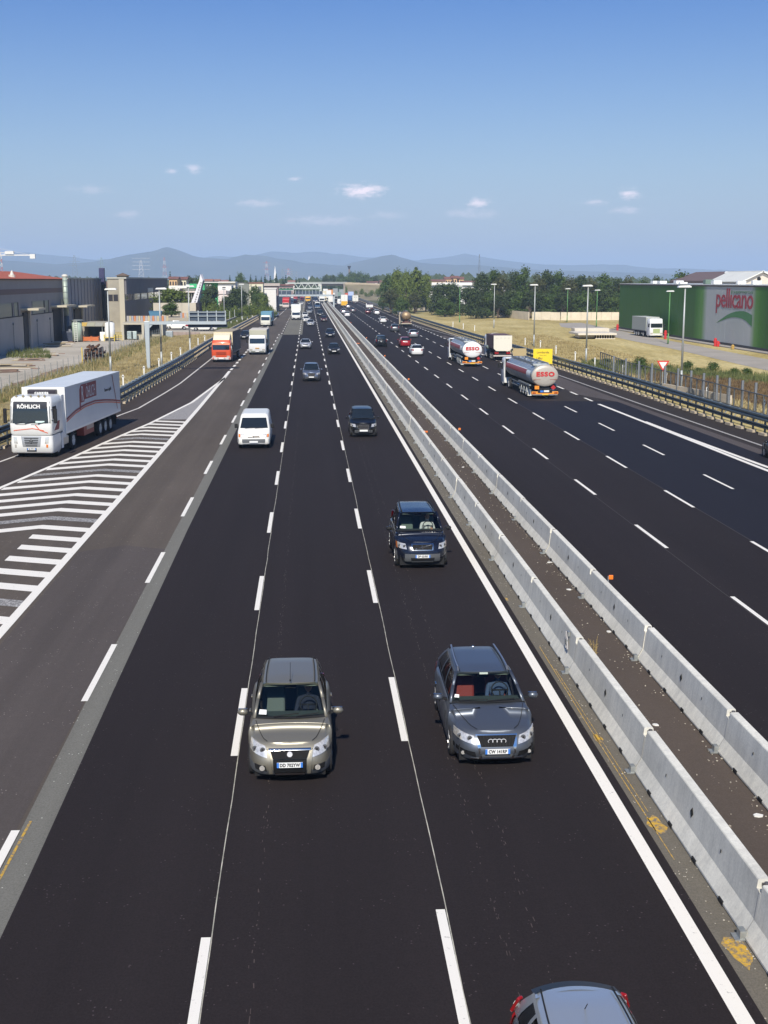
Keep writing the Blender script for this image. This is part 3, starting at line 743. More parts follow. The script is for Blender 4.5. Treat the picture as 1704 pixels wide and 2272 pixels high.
        mb.smooth = False; mb.rings([per, [(p[0], p[1] - sg * (off + thick), p[2]) for p in per]])
        return mb.build(name, m, par)
    def house(s, par, m, hi, gl):
        """greenhouse: roof, pillars and panes"""
        sp = s.sp; L = s.L
        yc, yr0, yr1, yb = (sp[k] - L for k in ('cy', 'r0', 'r1', 'by'))
        xw = s.Wd - .13; xr = sp.get('xr', s.Wd * .66); xb = sp.get('xb', s.Wd - .17); xr1 = sp.get('xr1', xr * .95); zr = sp['H'] - .05
        bow = .16; bow2 = .07
        def B(u):    # belt line, u 0..1 front to back
            y = lerp(yc + bow, yb - .06, u); return Vector((lerp(xw, xb, u ** 2) + .02 * sin(pi * u), y, s.ztop(y) + .012))
        def Tp(u):
            y = lerp(yr0 + bow2, yr1 - .02, u); return Vector((lerp(xr, xr1, u ** 1.5) + .012 * sin(pi * u), y, zr - .015 + .02 * sin(pi * min(1, u * 1.1))))
        def S(u, v): 
            a, b = B(u), Tp(u); p = a.lerp(b, v); p.x += .03 * sin(pi * v); return p
        # roof
        mb = MB(); mb.smooth = True; g = []; nx = 8 if hi else 4; nr = 10 if hi else 4
        for j in range(nr + 1):
            v = j / nr; row = []
            hw = Tp(v).x + .0
            for i in range(-nx, nx + 1):
                q = i / nx; y = lerp(yr0 + bow2 * q * q, yr1 - .04 * q * q, v)
                e = smooth([(0, .02), (.25, .055), (.8, .05), (1, .0)], v)
                row.append((hw * q, y, zr + e * (1 - q ** 2 * .55) - .05 * max(0, abs(q) - .85) / .15 * .9))
            g.append(row)
        mb.rings(g, close=False); 
        mb.smooth = False; per = g[0] + [r[-1] for r in g[1:]] + g[-1][-2::-1] + [r[0] for r in g[-2:0:-1]]
        mb.rings([per, [(p[0] * .98, p[1], p[2] - .045) for p in per]])
        roof = mb.build('roof', m, par, fix=True)
        # windscreen and rear pane
        def pane(name, ya, yb_, xa, xb_, za, zb, bo, bo2, mt, frame=True, inset=.0, par_=par):
            mb = MB(); mb.smooth = True; g = []; k = 6 if hi else 3
            for j in range(k + 1):
                v = j / k; row = []
                for i in range(-4, 5):
                    q = i / 4 * (1 - inset); xx = lerp(xa, xb_, v) * q
                    yy = lerp(ya + bo * q * q, yb_ + bo2 * q * q, v); zz = lerp(za, zb, v)
                    row.append((xx, yy, zz + .03 * sin(pi * v)))
                g.append(row)
            mb.rings(g, close=False); return mb.build(name, mt, par_)
        zc = s.ztop(yc) + .0
        pane('windscreen', yc, yr0 + .01, xw - .005, xr - .005, zc + .03, zr + .012, bow, bow2, gl)
        # black band round the windscreen base (cowl) and wipers
        mb = MB(); g0 = [(xw * q, yc + bow * q * q - .04, zc + .012 + .042 * (1 - q * q)) for q in [i / 4 for i in range(-4, 5)]]
        g1 = [(xw * q, yc + bow * q * q + .07, zc + .065) for q in [i / 4 for i in range(-4, 5)]]
        mb.rings([g0, g1], close=False); mb.build('cowl', M_SEAM, par)
        if yb - yr1 > .02: pane('rear_window', yb, yr1, xb * .9, xr1 * .93, s.ztop(yb - .1) + .03, zr + .0, -.10, -.04, M_GLASS)
        # pillars and side panes
        cuts = sp.get('cuts', [.06, .40, .47, .74, .80, .95])
        for sg in (1, -1):
            def quadstrip(mb, u0, u1, v0, v1, off, nu=3, nv=3):
                rows = []
                for j in range(nv + 1):
                    rows.append([(lambda p: (sg * (p.x + off), p.y, p.z))(S(lerp(u0, u1, i / nu), lerp(v0, v1, j / nv))) for i in range(nu + 1)])
                mb.rings(rows if sg > 0 else [r[::-1] for r in rows], close=False)
            mb = MB(); mb.smooth = True
            pcs = [(0, cuts[0])] + [(cuts[i], cuts[i + 1]) for i in range(1, len(cuts) - 1, 2)] + [(cuts[-1], 1.)]
            for a, b in pcs: quadstrip(mb, a, b, 0, 1, 0)
            quadstrip(mb, 0, 1, .90, 1, .004, 8, 1); quadstrip(mb, 0, 1, -.02, .06, .004, 8, 1)
            mb.build('pillars', m, par)
            for i in range(0, len(cuts) - 1, 2):
                mb = MB(); mb.smooth = True; quadstrip(mb, cuts[i], cuts[i + 1], .04, .92, -.008 if gl is M_CLEAR else .003); mb.build('side_window', gl if i < 4 else M_GLASS, par)
            # A pillar front edge running along the windscreen
            mb = MB(); mb.smooth = True
            for v in range(5):
                pass
            a0 = Vector((sg * (xw + .01), yc + bow - .015, zc + .005)); a1 = Vector((sg * (xr + .012), yr0 + bow2, zr + .01)); mid = a0.lerp(a1, .5) + Vector((sg * .0, -.0, .035))
            mb.beam(a0, mid, .065, .04); mb.beam(mid, a1, .065, .04); mb.build('windscreen_pillar', m, par)
        # door mirrors
        for sg in (1, -1):
            y = yc + bow + .22; p = S(.10, 0)
            mb = MB(); mb.smooth = True; c = (sg * (s.Wd + .13), y, s.ztop(yc) + .07)
            mb.sphere(c, .1, 10 if hi else 6, 7 if hi else 4, (1.15, .75, .78)); o = mb.build('door_mirror', sp.get('mirror') or m, par)
            mb = MB(); mb.beam((sg * (s.Wd - .07), y, s.ztop(yc) + .02), (sg * (s.Wd + .06), y, s.ztop(yc) + .05), .07, .05); mb.build('arm', M_TRIM, o)
            if hi: mb = MB(); mb.box((c[0], y + .07, c[2]), (.19, .02, .11)); mb.build('mirror_glass', M_CHROME, o)
        if sp.get('rails'):
            for sg in (1, -1):
                mb = MB()
                pts = [Vector((sg * (Tp(u).x - .045), Tp(u).y, zr + .075 if 0.02 < u < .98 else zr + .01)) for u in (0.02, .08, .3, .5, .7, .9, .96)]
                for a, b in zip(pts, pts[1:]): mb.beam(a, b, .035, .03)
                mb.build('roof_rail', sp['rails'], par)
        if hi:
            for sg in (1, -1):
                mb = MB()
                for u0 in [i / 8 for i in range(8)]:
                    a, b = Tp(u0), Tp(u0 + 1 / 8); mb.beam((sg * (a.x - .075), a.y, a.z + .045), (sg * (b.x - .075), b.y, b.z + .045), .018, .012)
                mb.build('roof_gutter', M_SEAM, par)
        s.zr, s.yr0, s.yr1, s.yc, s.xw, s.xr_ = zr, yr0, yr1, yc, xw, xr
    def interior(s, par, seat=M_GREYSEAT, wheelside=1):
        yc = s.yc; z0 = s.ztop(yc)
        mb = MB(); mb.smooth = False
        mb.box((0, yc + .36, z0 - .10), (s.Wd * 1.7, .46, .22)); mb.build('dashboard', M_DASH, par, bevel=.03)
        for sg in (-1, 1):
            mb = MB(); y = yc + 1.35
            mb.box((sg * .38, y, z0 - .08), (.5, .16, .84), rx=-.22); mb.box((sg * .38, y - .32, z0 - .42), (.5, .55, .16)); mb.build('seat', seat, par, bevel=.05)
            mb = MB(); mb.box((sg * .38, y + .12, z0 + .40), (.27, .1, .17), rx=-.2); mb.build('headrest', seat, par, bevel=.04)
        mb = MB(); mb.box((0, yc + 2.25, z0 - .15), (s.Wd * 1.5, .16, .8), rx=-.25); mb.build('rear_bench', seat, par, bevel=.05)
        # steering wheel
        mb = MB(); mb.smooth = True; c = Vector((wheelside * .38, yc + .80, z0 + .06)); ax = Matrix.Rotation(radians(62), 3, 'X')
        pr = [c + ax @ Vector((.185 * cos(a), .185 * sin(a), 0)) for a in [i * 2 * pi / 16 for i in range(17)]]
        for a, b in zip(pr, pr[1:]): mb.tube(a, b, .016, n=5, cap=False)
        mb.beam(c - Vector((.17, 0, 0)), c + Vector((.17, 0, 0)), .03); mb.beam(c, c + ax @ Vector((0, -.17, 0)), .03); mb.build('steering_wheel', M_TRIM, par)
        mb = MB(); mb.box((0, s.yr0 + .12, s.zr - .10), (.24, .03, .065)); mb.build('rear_view_mirror', M_TRIM, par)
        for sg in (-1, 1): mb = MB(); mb.box((sg * .36, s.yr0 + .13, s.zr - .05), (.42, .12, .02), rx=.5); mb.build('sun_visor', mat('pale visor', (.30, .34, .29), .8), par)
    def seams(s, par):
        """hood shut line, door gaps, handles"""
        L = s.L; sp = s.sp
        mb = MB()
        yh0 = -L + .22; yh1 = s.yc + .02
        for sg in (1, -1):
            pts = []
            for i in range(9):
                v = i / 8; y = lerp(yh0 + .05, yh1, v); x = lerp(s.Wd * sp.get('hx0', .62), s.Wd - .16, v ** .6)
                pts.append(Vector((sg * x, y, s.ztop(y) + .035 * (1 - (x / (s.Wd - .06)) ** 2) + .004)))
            for a, b in zip(pts, pts[1:]): mb.beam(a, b, .012, .006)
        mb.build('bonnet_gap', M_SEAM, par)
        mb = MB()
        xside = lambda y: s.Wd * (1 - (abs(y) / L) ** (s.n if y < 0 else s.n + 1)) ** (1 / (s.n if y < 0 else s.n + 1))
        for sg in (1, -1):
            for y in (s.yc + .18, s.yc + 1.28, s.yc + 2.15):
                if y < L - .9:
                    x = xside(y) * sg + sg * .001; mb.beam((x, y, s.ng + .12), (x - sg * .005, y, s.ztop(y) - .18), .008, .010)
        mb.build('door_gap', M_SEAM, par)
        for sg in (1, -1):
            for y in (s.yc + 1.13, s.yc + 2.0):
                if y < L - .9: mb = MB(); mb.box((sg * (xside(y) + .012), y, s.ztop(y) - .22), (.03, .16, .03)); mb.build('door_handle', sp.get('handle') or sp['paint'], par, bevel=.008)
    def lamps(s, par, hi):
        sp = s.sp; zn = s.ztop(-s.L + .1)
        hl = sp['hl']    # corners for the right-hand lamp
        for sg in (1, -1):
            c = [(sg * x, z) for x, z in hl]
            if sg < 0: c = [c[1], c[0], c[3], c[2]]
            o = s.patchf('headlight', c, M_LAMP, par, off=.014)
            if hi:
                cx = sum(p[0] for p in c) / 4; cz = sum(p[1] for p in c) / 4
                for dx in (-.08, .08):
                    mb = MB(); x = cx + dx * sp.get('hls', 1); y = s.fy(x, cz); mb.tube((x, y - .03, cz), (x, y - .012, cz), .055, n=12); mb.build('lens', mat('lamp lens', (.25, .26, .27), .06, .6, coat=1), o)
                    mb = MB(); mb.tube((x, y - .034, cz), (x, y - .026, cz), .028, n=8); mb.build('bulb', M_CHROME, o)
            if sp.get('amb'): s.patchf('indicator', [(sg * x, z) for x, z in sp['amb']] if sg > 0 else [(-sp['amb'][i][0], sp['amb'][i][1]) for i in (1, 0, 3, 2)], M_AMB, par, off=.017)
            tl = sp['tl']; c = [(sg * x, z) for x, z in tl]
            if sg < 0: c = [c[1], c[0], c[3], c[2]]
            o = s.patchf('tail_light', c, M_RED, par, off=.012, front=False)
    def make(s, name, label, cat, hi=False, **kw):
        sp = s.sp; m = sp['paint']; t = T(name, label, cat)
        gl = M_CLEAR if hi and sp.get('clear', True) else M_GLASS
        s.body(t, m, hi); s.house(t, m, hi, gl)
        for wy in sp['wy']:
            for sg in (1, -1): wheel(t, sg * (s.Wd - .02), wy, sp['wr'], rim=sp.get('rim', M_RIM), far=not hi)
        s.lamps(t, hi)
        for nm, c, mt, off in sp.get('front', []): s.patchf(nm, c, mt, t, off=off)
        for nm, c, mt, off in sp.get('rear', []): s.patchf(nm, c, mt, t, off=off, front=False)
        zf = sp.get('pz', .48)
        plate(t, (0, s.fy(0, zf) - .065, zf), txt=sp.get('reg') if hi else None, blue=hi)
        zb = sp.get('pzb', .8); plate(t, (sp.get('pxb', 0), s.ry(0, zb) + .022, zb), back=True, blue=False, m=sp.get('platem'))
        if hi: s.seams(t)
        return t
def sym(x0, x1, z0, z1, x2=None, x3=None): return [(x0, z0), (x1, z0), (x3 if x3 is not None else x1, z1), (x2 if x2 is not None else x0, z1)]

# ---- people: seated driver grown as one skin from a posed skeleton
def person(label, loc, shirt=(.1, .12, .2), side_=1, hair=(.03, .02, .015), arms='wheel', s=1.0):
    """loc = hip point; the driver looks towards -Y"""
    base = T('person', label, 'person', loc)
    def skin(name, pts, edges, mt, par, sub=1):
        me = bpy.data.meshes.new(name); me.from_pydata([p[0] for p in pts], edges, []); o = bpy.data.objects.new(name, me); C.objects.link(o)
        sk = o.modifiers.new('skin', 'SKIN'); sk.use_smooth_shade = True
        for i, p in enumerate(pts): me.skin_vertices[0].data[i].radius = (p[1], p[2] if len(p) > 2 else p[1])
        me.skin_vertices[0].data[0].use_root = True
        su = o.modifiers.new('sub', 'SUBSURF'); su.levels = sub; su.render_levels = sub
        dg = bpy.context.evaluated_depsgraph_get(); m2 = bpy.data.meshes.new_from_object(o.evaluated_get(dg)); m2.name = name
        bpy.data.objects.remove(o); m2.materials.clear(); m2.materials.append(mt)
        for f in m2.polygons: f.use_smooth = True
        q = bpy.data.objects.new(name, m2); C.objects.link(q); q.parent = par; return q
    hands = [(.17, -.62, .36), (-.17, -.62, .36)] if arms == 'wheel' else ([(.17, -.60, .38), (-.42, -.55, .20)] if arms == 'one' else [(.1, -.64, .43), (-.15, -.62, .33)])
    P = [((0, 0, 0), .15, .12), ((0, .03, .22), .15, .11), ((0, .06, .42), .17, .11), ((0, .05, .53), .07), ((0, .02, .60), .055), ((0, 0, .70), .085, .10), ((0, .0, .79), .075, .09)]
    E = [(0, 1), (1, 2), (2, 3), (3, 4), (4, 5), (5, 6)]
    for sg, hd in ((1, hands[0]), (-1, hands[1])):
        k = len(P); el = ((sg * .27 + hd[0] * .1), -.25, .16)
        P += [((sg * .20, .05, .46), .065), (el, .045), (((el[0] + hd[0]) / 2, (el[1] + hd[1]) / 2, (el[2] + hd[2]) / 2), .038), (hd, .026)]
        E += [(2, k), (k, k + 1), (k + 1, k + 2), (k + 2, k + 3)]
        k = len(P); P += [((sg * .10, -.10, -.01), .085), ((sg * .14, -.46, .05), .065), ((sg * .14, -.70, -.28), .045), ((sg * .14, -.80, -.30), .035)]
        E += [(0, k), (k, k + 1), (k + 1, k + 2), (k + 2, k + 3)]
    body = skin('body', P, E, mat('shirt %d' % int(shirt[0] * 1000 + shirt[2] * 10), shirt, .9), base)
    for i, (sg, hd) in enumerate(((1, hands[0]), (-1, hands[1]))):
        h = Vector(hd); fk = [((0, .02, 0), .024, .016), ((0, -.05, .01), .034, .014)]; ed = [(0, 1)]
        for j, (dx, ln) in enumerate(((-.03, .9), (-.01, 1.), (.01, .95), (.03, .75))):
            k = len(fk); fk += [((dx, -.085, .012), .0095), ((dx * 1.1, -.085 - .03 * ln, .0), .009), ((dx * 1.1, -.085 - .035 * ln, -.028 * ln), .008)]; ed += [(1, k), (k, k + 1), (k + 1, k + 2)]
        k = len(fk); fk += [((-sg * .045, -.04, -.005), .010), ((-sg * .06, -.075, -.012), .009)]; ed += [(0, k), (k, k + 1)]
        o = skin('hand', fk, ed, M_SKIN, base); o.location = h; o.rotation_euler = (.3, 0, 0)
    mb = MB(); mb.smooth = True; mb.sphere((0, -.012, .735), .1, 12, 8, (.80, 1.0, 1.2)); hd = mb.build('head', M_SKIN, base)
    mb = MB(); mb.smooth = True
    mb.sphere((0, .018, .765), .108, 12, 7, (.82, 1.0, 1.08)); mb.build('hair', mat('hair %.2f' % hair[0], hair, .9), hd)
    mb = MB(); mb.add([(-.012, -.108, .715), (.012, -.108, .715), (0, -.135, .718), (0, -.108, .76)], [(0, 1, 2), (0, 2, 3), (2, 1, 3)]); mb.build('nose', M_SKIN, hd)
    for sg in (1, -1):
        mb = MB(); mb.sphere((sg * .032, -.103, .752), .011, 6, 4); mb.build('eye', mat('eye', (.05, .04, .04), .3), hd)
        mb = MB(); mb.sphere((sg * .083, .0, .735), .022, 6, 4, (.4, .8, 1.3)); mb.build('ear', M_SKIN, hd)
    mb = MB(); mb.box((0, -.1, .682), (.045, .012, .01)); mb.build('mouth', mat('lips', (.32, .10, .09), .6), hd)
    return base

# ------------------------------------------------ the cars close to the camera
M_BADGE = mat('bright badge', (.82, .82, .84), .35, .2)
GRILLE = mat('black grille', (.012, .012, .013), .7, spec=.1)
def drop(t, px, py, z=.25, L=4.2, rear=False, dx=0., rz=0.):
    """stand a vehicle with the foot of its visible end where the photo shows it"""
    p = at(px, py, z); t.location = (p.x + dx, p.y + L / 2, 0); t.rotation_euler = (0, 0, (pi if rear else 0) + rz); return t
P_FIAT = paint('greyed beige', (.27, .25, .20), .6, .44)
fi = Car(dict(L=4.23, W=1.76, H=1.62, n=5.0, sill=.24, paint=P_FIAT, wr=.33, wy=[-1.26, 1.24], rim=M_RIM,
    top=[(0, .77), (.1, .82), (.3, .875), (.6, .935), (.9, .985), (1.2, 1.025), (1.6, 1.06), (2.2, 1.08), (3.9, 1.12), (4.23, 1.06)], cy=1.12, r0=1.86, r1=3.72, by=4.06, xr=.60, xr1=.57, clad=M_GREYTRIM,
    hl=[(.40, .60), (.82, .70), (.79, .90), (.50, .82)], tl=[(.60, .85), (.80, .85), (.74, 1.1), (.62, 1.1)], hx0=.52, reg='DD 702YW', pz=.50, pzb=.75, cuts=[.10, .38, .43, .70, .76, .93],
    front=[('grille', [(-.34, .60), (.34, .60), (.40, .755), (-.40, .755)], GRILLE, .032), ('chrome_bar', [(-.42, .755), (.42, .755), (.43, .785), (-.43, .785)], M_CHROME, .038),
           ('lower_grille', [(-.33, .31), (.33, .31), (.34, .585), (-.34, .585)], GRILLE, .028), ('skid_plate', [(-.29, .245), (.29, .245), (.31, .305), (-.31, .305)], M_CHROME, .045),
           ('bumper_pillar', [(.345, .28), (.42, .27), (.47, .77), (.42, .75)], P_FIAT, .045), ('bumper_pillar', [(-.42, .27), (-.345, .28), (-.42, .75), (-.47, .77)], P_FIAT, .045),
           ('bumper_cladding', [(.44, .25), (.84, .28), (.86, .50), (.46, .36)], M_GREYTRIM, .014), ('bumper_cladding', [(-.84, .28), (-.44, .25), (-.46, .36), (-.86, .50)], M_GREYTRIM, .014),
           ('lamp_recess', [(.46, .34), (.70, .36), (.72, .47), (.50, .46)], M_TRIM, .02), ('lamp_recess', [(-.70, .36), (-.46, .34), (-.50, .46), (-.72, .47)], M_TRIM, .02)]))
car_f = fi.make('hatchback_car', 'beige-grey compact off-road hatchback with black roof strips, nearest in the middle lane', 'car', True)
fi.interior(car_f)
for sg in (1, -1):
    mb = MB(); x = sg * .56; y = fi.fy(x, .41); mb.tube((x, y - .045, .41), (x, y - .02, .41), .055, n=12); mb.build('fog_light', M_LAMP, car_f)
mb = MB(); mb.tube((0, fi.fy(0, .69) - .062, .69), (0, fi.fy(0, .69) - .03, .69), .055, n=14); mb.build('emblem', M_BADGE, car_f)
mb = MB(); mb.tube((.0, -.32, 1.655), (.0, -.35, 1.69), .018, n=6); mb.tube((.0, -.34, 1.68), (.0, -.05, 1.98), .005, n=4); mb.build('aerial', M_TRIM, car_f)
text('model_badge', 'sedici', .05, M_CHROME, car_f, (.24, fi.fy(.24, .66) - .016, .655), ext=.002, off=.001)
for i, (x, t0) in enumerate(((-.62, .12), )):
    mb = MB(); mb.add([(-.66, fi.yc + .135, 1.115), (-.50, fi.yc + .10, 1.115), (-.50, fi.yc + .20, 1.185), (-.645, fi.yc + .235, 1.185)], [(0, 1, 2, 3)]); mb.build('windscreen_sticker', M_PLATE, car_f)
for a, b in (((-.35, fi.yc + .01, 1.10), (.18, fi.yc + .09, 1.135)), ((.12, fi.yc + .0, 1.10), (.60, fi.yc + .10, 1.13))): mb = MB(); mb.beam(a, b, .018, .015); mb.build('wiper', M_TRIM, car_f)
drop(car_f, 643.5, 1722, .24, 4.23)
mb = MB(); mb.box((.0, 0, 0), (.10, .03, .15)); 
P_A6 = paint('blue grey', (.13, .145, .17), .65, .40)
a6 = Car(dict(L=4.93, W=1.86, H=1.48, n=4.6, sill=.22, paint=P_A6, wr=.335, wy=[-1.49, 1.38], rim=M_RIM,
    top=[(0, .71), (.1, .755), (.3, .805), (.6, .855), (1.0, .91), (1.4, .95), (1.8, .975), (2.4, 1.0), (4.5, 1.04), (4.93, .98)], cy=1.42, r0=2.20, r1=4.22, by=4.66, xr=.60, xr1=.55,
    hl=[(.45, .56), (.86, .64), (.85, .79), (.48, .72)], tl=[(.58, .72), (.86, .74), (.80, .92), (.56, .9)], hx0=.42, hls=1.2, reg='CW 141RP', pz=.45, pzb=.8, rails=paint('rail', (.30, .31, .33), .7, .3), handle=M_CHROME,
    cuts=[.06, .33, .37, .62, .66, .93],
    front=[('grille_frame', [(-.37, .26), (.37, .26), (.44, .745), (-.44, .745)], M_CHROME, .016), ('grille', [(-.335, .53), (.335, .53), (.41, .725), (-.41, .725)], GRILLE, .026),
           ('plate_panel', [(-.36, .375), (.36, .375), (.345, .525), (-.345, .525)], P_A6, .028), ('lower_grille', [(-.30, .275), (.30, .275), (.33, .37), (-.33, .37)], M_GREYTRIM, .026),
           ('air_intake', [(.44, .31), (.86, .38), (.86, .47), (.46, .41)], GRILLE, .010), ('air_intake', [(-.86, .38), (-.44, .31), (-.46, .41), (-.86, .47)], GRILLE, .010),
           ('chrome_lip', [(-.78, .235), (.78, .235), (.80, .262), (-.80, .262)], M_CHROME, .02)]))
car_a = a6.make('estate_car', 'blue-grey estate car with chrome-framed grille and red seats, nearest in the fast lane', 'car', True)
a6.interior(car_a, M_REDSEAT)
for k in range(4):
    mb = MB(); x0 = -.135 + k * .09; y = a6.fy(0, .64) - .042
    pts = [Vector((x0 + .052 * cos(q), y, .635 + .045 * sin(q))) for q in [i * 2 * pi / 14 for i in range(15)]]
    for a, b in zip(pts, pts[1:]): mb.beam(a, b, .012, .010)
    mb.build('emblem_ring', M_BADGE, car_a)
for k in range(-5, 6):
    mb = MB(); x = k * .066; mb.beam((x * .95, a6.fy(x, .54) - .034, .54), (x * 1.05, a6.fy(x, .72) - .034, .715), .008, .008); mb.build('grille_bar', M_TRIM, car_a)
mb = MB(); mb.smooth = True; mb.sphere((.0, a6.yr1 - .25, 1.50), .035, 8, 5, (.6, 1.3, 1)); mb.build('aerial', M_CHROME, car_a)
mb = MB(); mb.add([(-.09, a6.yr0 - .045, 1.405), (.10, a6.yr0 - .045, 1.405), (.10, a6.yr0 + .0, 1.435), (-.09, a6.yr0 + .0, 1.435)], [(0, 1, 2, 3)]); mb.build('windscreen_sticker', M_PLATE, car_a)
mb = MB(); mb.add([(-.72, a6.yc + .19, 1.07), (-.62, a6.yc + .155, 1.07), (-.61, a6.yc + .22, 1.12), (-.70, a6.yc + .25, 1.12)], [(0, 1, 2, 3)]); mb.build('windscreen_sticker', M_PLATE, car_a)
for a, b in (((-.62, a6.yc + .09, 1.03), (.0, a6.yc + .03, 1.06)), ((-.02, a6.yc + .0, 1.035), (.60, a6.yc + .10, 1.05))): mb = MB(); mb.beam(a, b, .02, .015); mb.build('wiper', M_TRIM, car_a)
for sg in (1, -1):
    x = sg * .70; mb = MB(); mb.tube((x, a6.fy(x, .36) - .03, .36), (x, a6.fy(x, .36) - .01, .36), .04, n=10); mb.build('fog_light', M_LAMP, car_a)
drop(car_a, 1103, 1688, .22, 4.93)
P_VOL = paint('midnight blue', (.010, .013, .026), .3, .22)
vo = Car(dict(L=4.80, W=1.90, H=1.78, n=4.6, sill=.30, paint=P_VOL, wr=.37, wy=[-1.46, 1.40], rim=M_RIM, clad=M_TRIM,
    top=[(0, .90), (.1, .95), (.3, 1.0), (.7, 1.07), (1.1, 1.12), (1.5, 1.15), (2.2, 1.17), (4.4, 1.19), (4.80, 1.12)], cy=1.30, r0=1.98, r1=4.34, by=4.66, xr=.66, xr1=.60,
    hl=[(.56, .76), (.86, .78), (.86, .96), (.60, .94)], tl=[(.66, .9), (.88, .9), (.80, 1.35), (.72, 1.35)], amb=[(.86, .74), (.905, .76), (.905, .94), (.865, .94)], hx0=.40, reg='DP 621RK', pz=.53, pzb=.95, rails=M_TRIM, mirror=M_TRIM,
    cuts=[.08, .36, .40, .64, .68, .95],
    front=[('grille_frame', [(-.37, .73), (.37, .73), (.39, .94), (-.39, .94)], M_CHROME, .016), ('grille', [(-.345, .75), (.345, .75), (.365, .92), (-.365, .92)], GRILLE, .026),
           ('bumper_cladding', [(-.88, .32), (.88, .32), (.90, .60), (-.90, .60)], M_GREYTRIM, .036), ('air_intake', [(-.40, .36), (.40, .36), (.42, .47), (-.42, .47)], M_TRIM, .048), ('skid_plate', [(-.38, .30), (.38, .30), (.38, .345), (-.38, .345)], M_GREYTRIM, .05)]))
car_v = vo.make('off_road_car', 'dark navy tall off-roader with amber-edged headlights, behind the blue-grey estate', 'car', True)
vo.interior(car_v, mat('green grey seat', (.13, .17, .14), .9))
mb = MB(); mb.beam((-.30, vo.fy(-.3, .76) - .04, .76), (.30, vo.fy(.3, .91) - .04, .91), .03, .015); mb.tube((0, vo.fy(0, .83) - .055, .835), (0, vo.fy(0, .83) - .035, .835), .045, n=12); mb.build('emblem', M_CHROME, car_v)
for k in range(3): mb = MB(); z = .79 + k * .045; mb.beam((-.34, vo.fy(-.34, z) - .034, z), (.34, vo.fy(.34, z) - .034, z), .012, .01); mb.build('grille_bar', M_CHROME, car_v)
mb = MB(); mb.add([(-.70, vo.yc + .19, 1.25), (-.50, vo.yc + .13, 1.25), (-.50, vo.yc + .19, 1.32), (-.69, vo.yc + .25, 1.32)], [(0, 1, 2, 3)]); mb.build('windscreen_sticker', M_PLATE, car_v)
drop(car_v, 938, 1248, .30, 4.80)
# drivers (left-hand drive: on the right seen from the front)
def ride(car_o, L, x, y, z, label, **k):
    p = person(label, (car_o.location.x + x, car_o.location.y + y, z), **k); return p
ride(car_f, 4.23, .38, fi.yc + 1.12, .64, 'driver in dark clothes holding the wheel of the beige-grey hatchback', shirt=(.015, .02, .04))
ride(car_a, 4.93, .38, a6.yc + 1.15, .55, 'driver in a blue shirt at the wheel of the blue-grey estate car', shirt=(.05, .08, .16))
ride(car_v, 4.80, .38, vo.yc + 1.15, .76, 'driver in a white shirt with an arm over the wheel of the navy off-roader', shirt=(.55, .55, .55), arms='over')

# silver car cut off by the lower edge
P_SIL = paint('pale silver', (.50, .54, .57), .6, .26)
si = Car(dict(L=4.15, W=1.74, H=1.50, n=4.2, sill=.22, paint=P_SIL, wr=.31, wy=[-1.28, 1.22],
    top=[(0, .74), (.25, .80), (1.1, .98), (1.5, .97), (3.85, 1.02), (4.15, .98)], cy=1.15, r0=1.85, r1=3.62, by=4.02, xr=.57, xr1=.52,
    hl=[(.46, .58), (.80, .64), (.78, .78), (.5, .72)], tl=[(.60, .74), (.83, .76), (.76, 1.0), (.60, .98)], cuts=[.08, .38, .43, .72, .76, .90]))
car_s = si.make('hatchback_car', 'pale silver hatchback with red tail lights, cut off by the lower edge', 'car', True)
for nm_, y0_, y1_, z0_, z1_, m_ in (('roof_spoiler', -.03, .09, .012, -.01, P_SIL), ('rear_glass_edge', .09, .30, -.008, -.07, mat('tinted rear glass', (.012, .02, .035), .35, spec=.25))):
    mb = MB(); mb.smooth = True; mb.rings([[(.53 * q, si.yr1 + yy - .13 * q * q, si.zr + zz - .02 * q * q) for q in [i / 6 for i in range(-6, 7)]] for yy, zz in ((y0_, z0_), (y1_, z1_))], close=False); mb.build(nm_, m_, car_s)
mb = MB(); mb.beam((-.02, si.yr1 + .36, 1.13), (-.42, si.yr1 + .30, 1.18), .02, .02); mb.build('rear_wiper', mat('wiper grey', (.3, .31, .28), .5), car_s)
for sg in (1, -1):
    mb = MB(); mb.beam((sg * .655, si.yr1 + .20, 1.24), (sg * .735, si.yr1 + .30, 1.0), .085, .045); o = mb.build('tail_light', M_RED, car_s, bevel=.015)
    mb = MB(); mb.beam((sg * .683, si.yr1 + .235, 1.16), (sg * .70, si.yr1 + .256, 1.11), .06, .05); mb.build('reversing_lens', M_WHITE, o)
mb = MB(); mb.tube((0, si.yr1 - .5, 1.50), (0, si.yr1 - .62, 1.64), .007, n=4); mb.build('aerial', M_TRIM, car_s)
p = at(1271.6, 2193, 1.45); car_s.location = (p.x + .03, p.y - si.yr1 - .02, 0)
